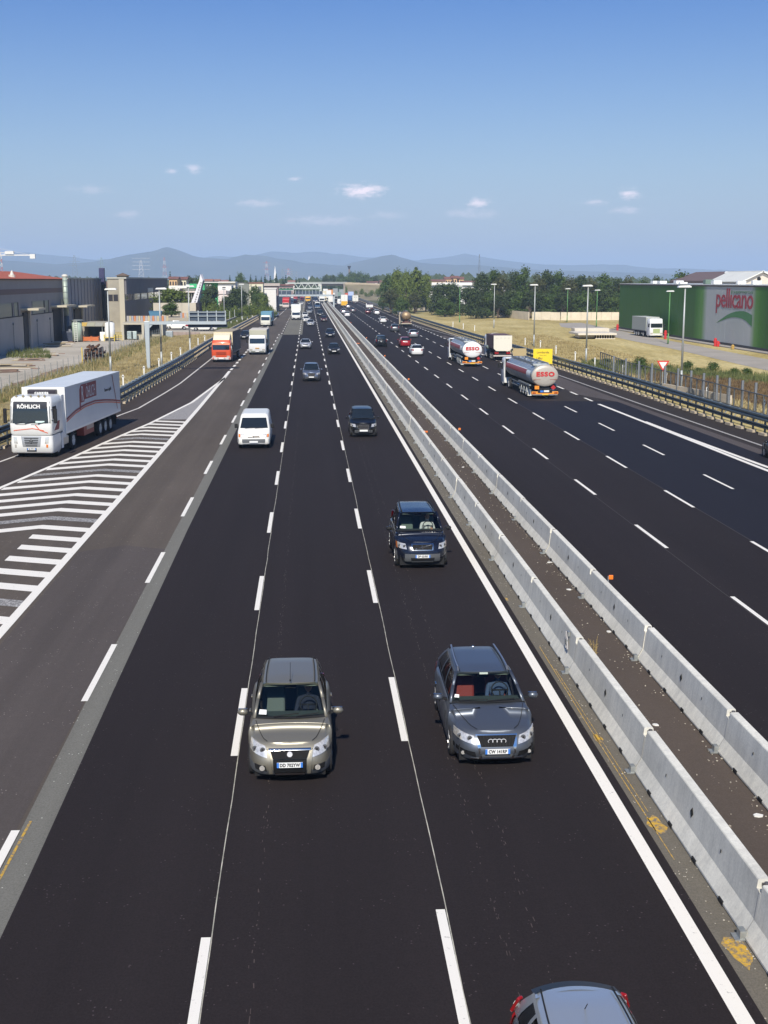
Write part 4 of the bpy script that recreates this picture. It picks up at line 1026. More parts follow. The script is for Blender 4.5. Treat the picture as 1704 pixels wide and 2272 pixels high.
# ---------------------------------------------------------------- vans and lorries
def rring(z, y0, y1, hw, r, r2=None, k=4):
    """rounded rectangle ring at height z, front at y0"""
    r2 = r if r2 is None else r2; pts = []
    for cx, cy, a0, rr in ((hw - r, y0 + r, -90, r), (hw - r2, y1 - r2, 0, r2), (-hw + r2, y1 - r2, 90, r2), (-hw + r, y0 + r, 180, r)):
        for i in range(k + 1):
            a = radians(a0 + 90 * i / k); pts.append((cx + rr * cos(a), cy + rr * sin(a), z))
    return pts
class Shell:
    """van or cab body from height levels (z, front y, rear y, half width, corner radius)"""
    def __init__(s, lv, r2=.05): s.lv = lv; s.r2 = r2
    def build(s, name, m, par, k=4):
        mb = MB(); mb.smooth = True; mb.rings([rring(z, a, b, w, r, s.r2, k) for z, a, b, w, r in s.lv])
        mb.smooth = False; mb.rings([rring(*s.lv[-1], s.r2, k)], cap1=False); q = rring(*s.lv[-1], s.r2, k); mb.add(q, [tuple(range(len(q)))])
        q = rring(*s.lv[0], s.r2, k); mb.add(q[::-1], [tuple(range(len(q)))])
        return mb.build(name, m, par)
    def f(s, x, z):
        y0 = interp([(l[0], l[1]) for l in s.lv], z); hw = interp([(l[0], l[3]) for l in s.lv], z); r = interp([(l[0], l[4]) for l in s.lv], z)
        q = abs(x) - (hw - r)
        return y0 + (r - sqrt(max(0, r * r - q * q)) if q > 0 else 0)
    def w(s, z): return interp([(l[0], l[3]) for l in s.lv], z)
    def front(s, name, c, m, par, off=.012, n=6, k=3, thick=.04):
        mb = MB(); mb.smooth = True; g = []
        for j in range(k + 1):
            row = []
            for i in range(n + 1):
                u, v = i / n, j / k; x = lerp(lerp(c[0][0], c[1][0], u), lerp(c[3][0], c[2][0], u), v); z = lerp(lerp(c[0][1], c[1][1], u), lerp(c[3][1], c[2][1], u), v)
                row.append((x, s.f(x, z) - off, z))
            g.append(row)
        mb.rings(g, close=False); per = [g[0][i] for i in range(n + 1)] + [g[j][n] for j in range(1, k + 1)] + [g[k][i] for i in range(n - 1, -1, -1)] + [g[j][0] for j in range(k - 1, 0, -1)]
        mb.smooth = False; mb.rings([per, [(p[0], p[1] + off + thick, p[2]) for p in per]]); return mb.build(name, m, par)
    def side(s, name, y0, y1, z0, z1, m, par, sg, off=.01, y2=None, y3=None):
        mb = MB(); a, b = s.w(z0) + off, s.w(z1) + off; y2 = y1 if y2 is None else y2; y3 = y0 if y3 is None else y3
        mb.add([(sg * a, y0, z0), (sg * a, y1, z0), (sg * b, y2, z1), (sg * b, y3, z1)], [(0, 1, 2, 3) if sg > 0 else (3, 2, 1, 0)])
        mb.rings([[(sg * a, y0, z0), (sg * a, y1, z0), (sg * b, y2, z1), (sg * b, y3, z1)], [(sg * (a - .05), y0, z0), (sg * (a - .05), y1, z0), (sg * (b - .05), y2, z1), (sg * (b - .05), y3, z1)]])
        return mb.build(name, m, par)
def boxq(name, x0, x1, y0, y1, z0, z1, m, par, bevel=0.):
    mb = MB(); mb.bbox(x0, x1, y0, y1, z0, z1); return mb.build(name, m, par, bevel=bevel)
def rect(x0, x1, z0, z1): return [(x0, z0), (x1, z0), (x1, z1), (x0, z1)]

def tmirrors(par, hw, z, y, h=.55, m=M_TRIM):
    for sg in (1, -1):
        mb = MB(); mb.box((sg * (hw + .22), y, z), (.20, .12, h)); o = mb.build('door_mirror', m, par, bevel=.03)
        mb = MB(); mb.beam((sg * (hw - .05), y + .1, z + h * .4), (sg * (hw + .22), y, z + h * .45), .035); mb.beam((sg * (hw - .05), y + .1, z - h * .3), (sg * (hw + .22), y, z - h * .4), .035); mb.build('arm', M_TRIM, o)
def cab(par, m, W=2.45, zb=.35, zt=2.9, L=2.1, band=None, bump=None, lampz=(.55, .75), lean=.12, glz=None, ghalf=None, hi=False, visor=None, text_=None, grille=None, mirrorh=.5):
    hw = W / 2; gz = glz or (zb + (zt - zb) * .50, zb + (zt - zb) * .83)
    sh = Shell([(zb, .10, L, hw - .05, .15), (zb + .12, .02, L, hw - .02, .16), (gz[0] - .05, 0, L, hw, .17), (gz[1] + .05, lean, L, hw - .05, .18), (zt - .1, lean * 1.5, L, hw - .08, .2), (zt, lean * 2 + .12, L - .05, hw - .18, .2)])
    sh.build('cab_body', m, par, 4 if hi else 2)
    sh.front('windscreen', rect(-hw + .16, hw - .16, gz[0], gz[1]), M_GLASS, par, off=.014)
    for sg in (1, -1):
        sh.side('side_window', .35, 1.15, gz[0] + .05, gz[1] - .03, M_GLASS, par, sg, .012)
        c = rect(hw - .52, hw - .14, *lampz); c = c if sg > 0 else [(-x, z) for x, z in (c[1], c[0], c[3], c[2])]
        sh.front('headlight', c, M_LAMP, par, off=.02)
    if bump: sh.front('bumper', rect(-hw + .06, hw - .06, zb - .02, lampz[0] - .04), bump, par, off=.03)
    if grille: sh.front('grille', rect(-hw + .6, hw - .6, lampz[1] - .1, gz[0] - .2), grille, par, off=.012)
    if visor: sh.front('sun_visor', rect(-hw + .12, hw - .12, gz[1] - .03, gz[1] + .20), visor, par, off=.09, thick=.1)
    mb = MB()
    for x in (-.5, .35): mb.beam((x, sh.f(x, gz[0]) - .03, gz[0] + .02), (x + .5, sh.f(x, gz[0]) - .03, gz[0] + .12), .02)
    mb.build('wiper', M_TRIM, par)
    tmirrors(par, hw, (gz[0] + gz[1]) / 2, .15, mirrorh)
    plate(par, (0, -.03 if bump is None else -.05, zb + .12), blue=False)
    return sh
def wheels(par, W, ys, r=.5, rim=M_RIMW, far=False):
    for y in ys:
        for sg in (1, -1): wheel(par, sg * (W / 2 - .03), y, r, w=.32, rim=rim, far=far, spokes=6)
def rear_end(par, y, W, z=.55, lights=M_RED, bar=None):
    boxq('underrun_bar', -W / 2 + .1, W / 2 - .1, y - .12, y, z - .12, z, bar or M_GREYTRIM, par)
    for sg in (1, -1): boxq('tail_light', sg * (W / 2 - .45) - .15, sg * (W / 2 - .45) + .15, y, y + .03, z + .02, z + .16, lights, par)
    plate(par, (0, y + .02, z + .12), back=True, blue=False)
def lorry(name, label, cat, m, cargo=('box', 2.45, 3.6, 9.), mc=None, semi=False, cabkw={}, far=False, Lc=2.1, rim=M_RIMW, group=None, mroof=None, mfront=None):
    t = T(name, label, cat, group=group); kind, Wc, Hc, Lg = cargo; y0 = Lc + .25; tot = y0 + Lg
    cab(t, m, **cabkw)
    boxq('chassis', -.45, .45, .6, tot - .1, .55, .95, M_TRIM, t)
    wheels(t, 2.45, ([1.15, 4.0] if semi else [1.15]) + ([tot - 4.2, tot - 3.0, tot - 1.8] if semi else [tot - 2.2]), rim=rim, far=far)
    hw = Wc / 2
    if kind in ('box', 'tarp'):
        zb = 1.05; b = boxq('cargo_box', -hw, hw, y0, tot, zb, Hc - .06, mc, t)
        boxq('box_roof', -hw - .01, hw + .01, y0 - .01, tot + .01, Hc - .06, Hc, mroof or mc, t)
        if mfront: boxq('box_front', -hw + .03, hw - .03, y0 - .03, y0, zb + .1, Hc - .08, mfront, t)
        for sg in (1, -1): boxq('side_rail', sg * hw - .02 * (sg < 0), sg * hw + .02 * (sg > 0), y0, tot, zb, zb + .12, M_GREYTRIM, t)
        boxq('rear_doors', -hw + .05, hw - .05, tot, tot + .02, zb + .1, Hc - .12, mfront or mc, t)
        mb = MB(); mb.box((0, tot + .03, (zb + Hc) / 2), (.03, .02, Hc - zb - .3)); mb.build('door_bar', M_GREYTRIM, t)
    rear_end(t, tot, Wc)
    t['len'] = tot
    return t
def place(t, px, py, z=.35, rear=False, L=None, rz=0., dx=0.):
    L = L if L is not None else t.get('len', 5.)
    p = at(px, py, z); r = (pi if rear else 0) + rz; t.rotation_euler = (0, 0, r)
    off = L if rear else 0
    t.location = (p.x + dx + (sin(rz) * 0), p.y + (L if rear else 0), 0)
    if rear: t.location = (p.x + dx - sin(rz) * -L * 1 * -1 * 0 - L * sin(-rz) * -1 * 0 + L * (-sin(rz)), p.y + L * cos(rz), 0)
    if 'len' in t: del t['len']
    return t

# ---- white articulated lorry on the exit ramp
M_TRW = mat('trailer white', (.74, .75, .74), .35, n=.05, ns=.6, coat=.3)
M_TRS = mat('trailer side panel', (.60, .63, .66), .38, n=.04, ns=.5, coat=.3)
M_BRED = mat('dark red lettering', (.24, .02, .03), .45); M_BLK = mat('black lettering', (.02, .02, .022), .5); M_ORST = mat('orange red stripe', (.62, .13, .06), .45)
ar = T('articulated_lorry', 'white articulated refrigerated lorry with red arc stripe on its side, on the exit ramp', 'lorry')
Wc = 2.48; hw = Wc / 2
sh = Shell([(1.34, .10, 2.15, hw - .06, .14), (1.44, .03, 2.15, hw - .01, .16), (2.0, .0, 2.15, hw, .17), (3.05, .10, 2.15, hw - .03, .2), (3.40, .20, 2.15, hw - .06, .22), (3.52, .42, 2.1, hw - .16, .22)])
sh.build('cab_body', M_WHITE, ar, 5)
lo = Shell([(.28, .12, 1.5, hw - .04, .16), (.36, .02, 1.6, hw, .2), (.9, -.02, 1.7, hw, .22), (1.30, .03, 1.7, hw - .03, .22)]); lo.build('lower_front', M_WHITE, ar, 5)
o = sh.front('windscreen', [(-hw + .08, 2.02), (hw - .08, 2.02), (hw - .12, 3.26), (-hw + .12, 3.26)], M_GLASS, ar, off=.015, n=10, k=4)
sh.front('sign_band', rect(-.98, .98, 2.86, 3.25), mat('smoked visor', (.03, .03, .035), .3), ar, off=.03, n=8)
text('name_sign', 'RÖHLICH', .30, mat('white lettering', (.82, .82, .80), .5), ar, (-.08, -.02 + sh.f(0, 2.95) - .025, 2.88), ext=.004, off=.012, sx=1.02, space=1.02)
sh.front('dash_sign', rect(.30, .82, 2.06, 2.16), mat('mint sign', (.62, .80, .74), .4), ar, off=.025)
for a, b in (((-1.0, 1.60), (.1, 1.72)), ((.1, 1.72), (.75, 1.60)), ((.28, 1.92), (.52, 1.62)), ((.52, 1.62), (.98, 1.46))):
    mb = MB(); y = min(sh.f(a[0], a[1]), sh.f(b[0], b[1])) - .012
    mb.beam((a[0], sh.f(a[0], a[1]) - .006, a[1]), (b[0], sh.f(b[0], b[1]) - .006, b[1]), .02, .045); mb.build('stripe', M_ORST, ar)
for x0, x1 in ((-.82, -.28), (.02, .52)): sh.front('vent_slot', rect(x0, x1, 1.93, 1.96), M_TRIM, ar, off=.006)
for x in (-.9, -.3, .45): mb = MB(); mb.beam((x, sh.f(x, 2.0) - .04, 2.0), (x + .42, sh.f(x, 2.04) - .05, 2.10), .025); mb.build('wiper', M_TRIM, ar)
gl_ = M_LAMP
for sg in (1, -1):
    c = [(.78, .85), (1.0, .88), (1.04, 1.25), (.82, 1.22)]; c = c if sg > 0 else [(-x, z) for x, z in (c[1], c[0], c[3], c[2])]
    lo.front('headlight', c, M_LAMP, ar, off=.02)
    c = rect(.86, .97, .62, .80); c = c if sg > 0 else [(-x, z) for x, z in (c[1], c[0], c[3], c[2])]
    lo.front('fog_light', c, M_AMB if sg > 0 else M_LAMP, ar, off=.02)
    sh.side('side_window', .28, 1.0, 2.25, 2.95, M_GLASS, ar, sg, .012); sh.side('door_stripes', .45, 1.35, 1.55, 2.05, M_BRED, ar, sg, .008, 1.55, 1.15)
    boxq('side_deflector', sg * (hw - .06) - .03, sg * (hw - .06) + .03, 2.15, 2.85, .9, 3.45, M_TRS, ar)
    boxq('fuel_tank', sg * .75 - .38 * 1, sg * .75 + .38, 2.5, 3.6, .42, .95, mat('tank alloy', (.5, .48, .45), .35, .6), ar, bevel=.08)
    boxq('step', sg * (hw - .1) - .1, sg * (hw - .1) + .1, 1.75, 2.15, .35, 1.25, M_TRS, ar)
lo.front('grille_frame', [(-.50, .66), (.50, .66), (.60, 1.27), (-.60, 1.27)], mat('silver grille', (.42, .43, .44), .4, .5), ar, off=.012)
for k, (z, w_) in enumerate(((1.16, .42), (1.05, .40), (.94, .38), (.84, .36), (.72, .34))): lo.front('grille_slot', rect(-w_, w_, z - .025, z + .025), GRILLE, ar, off=.022, k=1)
mb = MB(); y = lo.f(0, 1.0) - .05; mb.add([(0, y, .84), (.11, y, 1.0), (0, y, 1.16), (-.11, y, 1.0), (0, y - .03, 1.0)], [(0, 1, 4), (1, 2, 4), (2, 3, 4), (3, 0, 4)]); mb.build('emblem', M_GREYTRIM, ar)
lo.front('bumper_recess', rect(-.28, .28, .38, .60), M_TRIM, ar, off=.01); plate(ar, (0, lo.f(0, .53) - .03, .53), .5, .11, 'ML 777 X')
mb = MB(); mb.smooth = False
for x in (-.85, -.45, .0, .45, .8): mb.tube((x, .3, 3.55), (x, .38, 3.55), .07, n=8); mb.beam((x, .34, 3.45), (x, .34, 3.53), .03)
mb.build('roof_lamps', M_CHROME, ar)
tmirrors(ar, hw, 2.45, .02, .85)
wheels(ar, 2.44, [1.25, 4.35], .51)
boxq('chassis', -.45, .45, 1.6, 15.7, .7, 1.1, M_TRIM, ar)
ty0 = 2.75; ty1 = 15.9; zt = 3.86
boxq('trailer_body', -hw, hw, ty0, ty1, 1.15, zt - .05, M_TRS, ar); boxq('trailer_roof', -hw - .02, hw + .02, ty0, ty1 + .02, zt - .05, zt, M_TRW, ar)
boxq('front_wall', -hw + .01, hw - .01, ty0 - .05, ty0, 1.2, zt - .02, M_WHITE, ar)
for sg in (1, -1): boxq('corner_post', sg * hw - .06, sg * hw + .03, ty0 - .07, ty0 + .06, 1.1, zt + .01, M_WHITE, ar); boxq('lower_rail', sg * (hw - .01) - .02, sg * (hw - .01) + .02, ty0, ty1, 1.08, 1.2, M_WHITE, ar)
boxq('cooling_unit', -.85, .82, ty0 - .45, ty0 - .05, 2.9, zt - .12, mat('cooling unit', (.025, .02, .03), .5), ar, bevel=.03)
boxq('unit_cowl', -.83, .80, ty0 - .47, ty0 - .08, 2.75, 3.38, M_WHITE, ar, bevel=.05)
text('unit_name', 'CARRIER', .16, mat('white lettering', (1, 1, 1)), ar, (-.0, ty0 - .455, 3.50), ext=.004, off=.01, sx=1.1, space=1.25)
# lettering and arc on the road side of the trailer (+x side)
xs_ = hw + .004
M_LET = mat('pale lettering', (.60, .62, .64), .5)
mb = MB(); mb.add([(xs_, 5.75, 2.2), (xs_, 6.05, 2.2), (xs_, 6.12, 2.62), (xs_, 6.9, 2.62), (xs_, 6.95, 2.74), (xs_, 9.75, 2.74), (xs_, 9.75, 3.72), (xs_, 7.1, 3.72), (xs_, 6.2, 3.72), (xs_, 5.85, 3.45)], [tuple(range(10))]); mb.build('lettering_backing', M_BRED, ar)
for txt_, size, y, z, mt, sx, of in (('R', 1.35, 6.5, 2.70, M_LET, .62, .01), ('ÖHLICH', 1.0, 8.38, 2.84, M_LET, .60, .0), ('Thermo-Logistik', .30, 12.6, 2.80, M_BLK, .9, .004)):
    text('side_lettering', txt_, size, mt, ar, (xs_ + .008, y, z), rot=(pi / 2, 0, pi / 2), ext=.003, off=of, sx=sx)
AK = [(0, 1.92), (.15, 2.24), (.32, 2.42), (.5, 2.43), (.69, 2.25), (.85, 2.04), (1, 1.80)]
for off_, w_ in ((0, .055), (.14, .04)):
    mb = MB(); pr = [(lerp(ty0, ty1, k / 24), interp(AK, k / 24) - off_) for k in range(25)]
    for (a, b), (c, d) in zip(pr, pr[1:]): mb.quad((xs_ + .012, a, b - w_), (xs_ + .012, c, d - w_), (xs_ + .012, c, d + w_), (xs_ + .012, a, b + w_))
    mb.build('arc_stripe', M_BRED if off_ == 0 else M_ORST, ar)
mb = MB(); mb.quad((xs_ + .016, 14.9, 1.35), (xs_ + .016, 15.02, 1.35), (xs_ + .016, 13.9, zt - .1), (xs_ + .016, 13.75, zt - .1)); mb.build('upright_stripe', M_BRED, ar)
wheels(ar, 2.44, [10.6, 11.9, 13.2], .5)
boxq('pallet_box', hw - .5, hw - .02, 6.6, 8.9, .50, 1.08, mat('red pallet box', (.30, .05, .035), .5), ar); boxq('pallet_lid', hw - .52, hw, 7.2, 8.8, .80, 1.1, mat('beige lid', (.50, .36, .27), .6), ar)
rear_end(ar, ty1, Wc)
mb = MB(); mb.box((0, 14.9, .6), (2.3, .04, .7)); mb.build('mud_flap', M_TRIM, ar)
ar['len'] = 15.9; place(ar, 71, 1006, .28, rz=radians(-5.6))

# ---- tankers
def tanker(label, mt, mend, esso_y=0.):
    t = T('tanker_lorry', label, 'tanker', group='fuel tankers heading away')
    cab(t, M_WHITE, W=2.4, zt=2.75, L=1.9, lampz=(.5, .7), bump=M_WHITE, mirrorh=.45)
    boxq('cab_rear_panel', -1.1, 1.1, 1.9, 1.96, .9, 2.7, M_TRIM, t)
    zc, hx, hz_ = 2.0, 1.18, .95; n = 28; y0, y1 = 2.5, 15.0
    def el(y, k=1.): return [(hx * k * cos(2 * pi * i / n), y, zc + hz_ * k * sin(2 * pi * i / n)) for i in range(n)]
    mb = MB(); mb.smooth = True; mb.rings([el(y0 - .25, .4), el(y0 - .12, .8), el(y0, 1), el(y1, 1)]); mb.build('tank', mt, t, fix=True)
    mb = MB(); mb.smooth = True; mb.rings([el(y1 - .01, 1.0), el(y1 + .05, .985), el(y1 + .12, .90), el(y1 + .17, .70), el(y1 + .19, .4), el(y1 + .20, .05)]); mb.build('tank_end', mend, t, fix=True)
    for k in range(8): mb = MB(); mb.smooth = True; y = lerp(y0 + .9, y1 - .6, k / 7); mb.rings([el(y, 1.004), el(y + .0, 1.012), el(y + .04, 1.012), el(y + .04, 1.004)]); mb.build('weld_band', M_STEEL, t)
    mr = mat('faded red band', (.30, .035, .03), .45)
    for sg in (1, -1):
        def seg(nm, ya, yb, a0, a1, m_, off): 
            mb = MB(); mb.smooth = True; rows = []
            for y in (ya, yb): rows.append([(sg * (hx + off) * cos(radians(a)), y, zc + (hz_ + off) * sin(radians(a))) for a in [lerp(a0, a1, i / 5) for i in range(6)]])
            mb.rings(rows, close=False); return mb.build(nm, m_, t)
        seg('red_band', y0 + .1, y1 - 2.4, -2, 24, mr, .02); seg('white_panel', y1 - 2.3, y1 - .6, -16, 24, M_WHITE, .02); seg('band_edge', y0 + .1, y1 - 2.4, 24, 28, M_WHITE, .021)
        boxq('catwalk_rail', sg * .62 - .03, sg * .62 + .03, y0 + .3, y1 - 1.5, 2.78, 3.02, M_STEEL, t); boxq('side_guard', sg * 1.12 - .02, sg * 1.12 + .02, 5.4, 9.8, .95, 1.03, M_STEEL, t); boxq('side_guard', sg * 1.12 - .02, sg * 1.12 + .02, 5.4, 9.8, .62, .70, M_STEEL, t)
        boxq('hose_tray', sg * 1.15 - .08, sg * 1.15 + .08, 9.2, 14.4, 1.08, 1.2, M_STEEL, t)
    boxq('catwalk', -.6, .6, y0 + .3, y1 - 1.5, 2.80, 2.86, mat('catwalk grating', (.16, .16, .17), .6, .4), t)
    for k in range(4): mb = MB(); y = lerp(y0 + 1.5, y1 - 2.5, k / 3); mb.tube((0, y, 2.84), (0, y, 3.04), .26, n=12); mb.build('manhole', M_STEEL, t)
    boxq('top_box', -.35, .95, y1 - 1.4, y1 - .5, 2.82, 3.0, M_STEEL, t, bevel=.03)
    text('tank_lettering', 'ESSO', .52, mat('red lettering', (.55, .035, .03), .5), t, (0, y1 + .215, 1.98), rot=(pi / 2, 0, pi), ext=.004, off=.028, sx=1.25, space=1.15)
    mb = MB(); mb.box((0, y1 + .16, 1.68), (2.05, .05, .03)); mb.build('rear_line', mr, t)
    boxq('chassis', -.45, .45, 1.9, 15.0, .6, .95, M_TRIM, t); wheels(t, 2.4, [1.2, 4.3], .48); wheels(t, 2.4, [10.3, 11.5, 12.7], .48)
    for y in (10.3, 11.5, 12.7):
        for sg in (1, -1):
            mb = MB(); pr = [(sg * 1.1, y + .56 * cos(a), .48 + .56 * sin(a)) for a in [pi * i / 8 for i in range(9)]]
            for a, b in zip(pr, pr[1:]): mb.beam(a, b, .25, .02)
            mb.build('mudguard', M_STEEL, t)
    o = boxq('rear_bumper', -1.17, 1.17, y1 + .05, y1 + .2, .42, .66, mat('orange bumper', (.80, .30, .03), .5), t, bevel=.03)
    boxq('bumper_strip', -1.1, 1.1, y1 + .12, y1 + .22, .35, .42, M_STEEL, t)
    boxq('light_panel', -.62, .62, y1 + .16, y1 + .23, .56, .80, M_TRIM, t)
    for sg in (1, -1):
        for dx in (.88, 1.03): mb = MB(); mb.tube((sg * dx, y1 + .2, .55), (sg * dx, y1 + .23, .55), .07, n=10); mb.build('tail_light', M_RED, t)
    boxq('hazard_sign', .52, .90, y1 + .14, y1 + .20, .86, 1.16, mat('orange hazard sign', (.85, .28, .02), .5), t)
    mb = MB(); y = y1 + .2; mb.prism([(-.72, .80), (-.50, 1.0), (-.72, 1.22), (-.94, 1.0)], y - .03, y, 'y'); mb.build('hazard_diamond', mat('red diamond sign', (.45, .02, .02), .5), t)
    boxq('white_plate', -.35, .1, y1 + .23, y1 + .25, .62, .78, M_WHITE, t); boxq('blue_plate', .14, .42, y1 + .23, y1 + .25, .60, .76, M_PLATEB, t); boxq('yellow_plate', -.3, .25, y1 + .22, y1 + .24, .36, .44, mat('yellow plate', (.75, .55, .08), .5), t)
    boxq('mud_flap', -1.15, -.8, y1 - 1.6, y1 - 1.57, .15, .7, M_WHITE, t); boxq('mud_flap', .8, 1.15, y1 - 1.6, y1 - 1.57, .15, .7, M_WHITE, t)
    t['len'] = 15.2; return t
M_TANK = mat('brushed tank alloy', (.50, .51, .51), .38, .75, n=.06, ns=.8)
t1 = tanker('nearer fuel tanker with red ESSO lettering, dull beige rear and orange bumper', M_TANK, mat('beige tank end', (.46, .42, .36), .45, .15, n=.05, ns=1)); place(t1, 1209, 876, .38, True, rz=radians(1.2))
t2 = tanker('farther fuel tanker with red ESSO lettering on a bright white rear', M_TANK, mat('white tank end', (.78, .78, .77), .4, .0, coat=.3)); place(t2, 1048, 807, .38, True, rz=radians(.3))

# ---- tipper lorry
tp = T('tipper_lorry', 'tipper lorry with cream rear flap and brown body beside the tankers', 'lorry')
cab(tp, M_WHITE, W=2.4, zt=3.0, L=2.0, mirrorh=.5)
MBR = mat('brown tipper body', (.13, .06, .05), .5, n=.2, ns=2); MCR = mat('cream flap', (.74, .70, .58), .5)
mb = MB(); outl = [(-.85, 1.25), (.85, 1.25), (1.18, 1.55), (1.2, 3.2), (-1.2, 3.2), (-1.18, 1.55)]
mb.rings([[(x, y, z) for x, z in outl] for y in (2.4, 8.9)]); mb.add([(x, 2.4, z) for x, z in outl], [tuple(range(6))]); mb.build('tipper_body', MBR, tp)
mb = MB(); mb.prism([(x * .985, lerp(1.2, 3.2, (z - 1.2) / 2)) for x, z in outl], 8.9, 8.98, 'y'); fl = mb.build('rear_flap', MCR, tp)
for x in (-.75, -.25, .25, .75): boxq('latch', x - .09, x + .09, 8.98, 9.0, 2.86, 2.9, mat('latch grey', (.4, .38, .32), .6), fl)  # row of latches, plain grey on the cream flap
mb = MB(); mb.smooth = True; mb.rings([[(x, y, 3.0 + .35 * (1 - (x / 1.15) ** 2) * .8) for x in [-1.15 + .23 * i for i in range(11)]] for y in (2.5, 3.4)], close=False); mb.build('rolled_cover', MCR, tp)
mb = MB(); mb.smooth = True; mb.rings([[(x, y, 2.75 + .2 * (1 - (x / 1.15) ** 2) + .1 * sin(y * 3 + x * 4)) for x in [-1.15 + .23 * i for i in range(11)]] for y in [3.5 + .5 * i for i in range(11)]], close=False); mb.build('load', mat('brown soil load', (.10, .065, .05), .95, n=.3, ns=3), tp)
for sg in (1, -1): mb = MB(); mb.smooth = True; mb.tube((sg * 1.0, 2.3, 1.5), (sg * 1.0, 4.2, 1.5), .3, n=12); mb.build('side_tank', mat('pale green tank', (.35, .42, .36), .3, .4), tp)
boxq('chassis', -.45, .45, 1.8, 8.7, .65, 1.2, M_TRIM, tp); wheels(tp, 2.4, [1.1, 2.7], .5); wheels(tp, 2.4, [6.2, 7.5], .5)
boxq('red_board', -1.0, -.5, 8.75, 8.82, .85, 1.15, M_RED, tp); boxq('red_board', .5, 1.0, 8.75, 8.82, .85, 1.15, M_RED, tp)
boxq('underrun_bar', -1.15, 1.15, 8.72, 8.8, .55, .72, mat('pale bar', (.55, .50, .45), .5), tp); tp['len'] = 8.9; place(tp, 1115, 791, .55, True)

# ---- ready-mix / bulk lorry farther on
bm_ = T('bulk_lorry', 'dusty beige bulk tank lorry in the slow lane ahead of the silver cars', 'lorry')
cab(bm_, mat('dusty cab', (.45, .38, .28), .6), W=2.4, zt=3.0, L=2.0, mirrorh=.5)
mb = MB(); mb.smooth = True; mb.rings([[(k * 1.1 * cos(2 * pi * i / 18), y, 2.35 + k * 1.0 * sin(2 * pi * i / 18)) for i in range(18)] for y, k in ((2.3, .3), (2.4, .95), (7.2, 1.0), (7.7, .92), (8.0, .65), (8.1, .05))]); mb.build('tank', mat('dusty bronze tank', (.33, .23, .13), .5, .4, n=.15, ns=2), bm_, fix=True)
boxq('top_platform', -.35, .35, 3.2, 7.4, 3.35, 3.5, M_GREYTRIM, bm_); boxq('chassis', -.5, .5, 1.8, 8.2, .6, 1.3, mat('brown frame', (.10, .04, .035), .6), bm_); wheels(bm_, 2.4, [1.1, 5.6, 6.9], .5, far=True)
for sg in (1, -1): boxq('mudguard', sg * 1.0 - .2, sg * 1.0 + .2, 5.2, 7.6, 1.1, 1.2, mat('dusty metal', (.42, .36, .27), .6), bm_)
boxq('rear_bar', -1.15, 1.15, 8.1, 8.25, .6, .85, mat('dusty metal', (.5, .4, .3)), bm_); boxq('tail_light', -.9, -.6, 8.25, 8.28, .9, 1.0, M_RED, bm_); boxq('tail_light', .6, .9, 8.25, 8.28, .9, 1.0, M_RED, bm_)
bm_['len'] = 8.2; place(bm_, 902, 719, .6, True)

# ---- oncoming lorries
P_OR = paint('orange red', (.62, .085, .03), .0, .35)
lo1 = lorry('tarpaulin_lorry', 'orange lorry cab with cream air deflector and tan tarpaulin body on the exit lane', 'lorry', P_OR, ('tarp', 2.45, 3.75, 9.5), mat('brown tarpaulin', (.13, .10, .085), .8, n=.1, ns=2), mroof=mat('tan roof tarpaulin', (.34, .29, .21), .8), mfront=mat('cream front tarpaulin', (.70, .62, .42), .7),
    cabkw=dict(W=2.42, zt=2.75, L=2.05, lampz=(.66, .82), bump=M_WHITE, glz=(1.55, 2.2), grille=None, visor=paint('pale orange', (.75, .25, .12), 0, .4)))
mb = MB(); mb.smooth = False; pr = [(.35, 2.75), (1.0, 3.30), (2.0, 3.55), (2.0, 2.70)]; mb.prism(pr, -1.02, 1.02, 'x'); mb.build('air_deflector', mat('cream deflector', (.78, .70, .50), .45), lo1, bevel=.04)
for z in (1.0, 1.14, 1.28): boxq('grille_bar', -.62, .62, -.04, .0, z - .015, z + .02, mat('dark red recess', (.14, .02, .01), .5), lo1)
for sg in (-1, 1): mb = MB(); mb.tube((sg * .42, -.06, .50), (sg * .42, -.0, .50), .11, n=12); mb.build('spot_lamp', M_LAMP, lo1)
place(lo1, 491, 798, .34, rz=radians(-3))
lo2 = lorry('box_lorry', 'white and grey lorry with cream box body beside the orange lorry', 'lorry', mat('white cab', (.76, .77, .78), .4, coat=.3), ('box', 2.4, 3.35, 7.5), mat('beige canvas side', (.50, .47, .38), .7), mroof=mat('grey cream roof', (.60, .56, .48), .7), mfront=mat('grey green front', (.40, .39, .30), .7),
    cabkw=dict(W=2.38, zt=2.65, L=2.0, lampz=(.62, .82), bump=mat('grey bumper', (.28, .30, .28), .5), glz=(1.55, 2.25)))
place(lo2, 571, 782, .34, rz=radians(-1))
mb = MB(); mb.box((0, -.05, .92), (.55, .03, .12)); mb.build('orange_plate', mat('dull orange', (.6, .32, .08), .5), lo2)
lo3 = lorry('box_lorry', 'small lorry with sky-blue box body and white cab on the exit lane', 'lorry', mat('ivory cab', (.72, .72, .62), .4), ('box', 2.4, 3.2, 6.5), mat('blue box', (.12, .27, .36), .5), mroof=mat('blue roof', (.16, .36, .46), .5), cabkw=dict(W=2.2, zt=2.45, L=1.8, glz=(1.35, 2.1), lampz=(.6, .78)), far=True)
place(lo3, 589, 721, .34, rz=radians(-3))
lo4 = lorry('box_lorry', 'white lorry with tall white box over the cab on the pale lane', 'lorry', M_WHITE, ('box', 2.5, 3.9, 7.5), mat('white box', (.76, .76, .70), .45), cabkw=dict(W=2.3, zt=2.3, L=1.9, glz=(1.25, 1.95), lampz=(.6, .78), bump=M_TRIM), far=True)
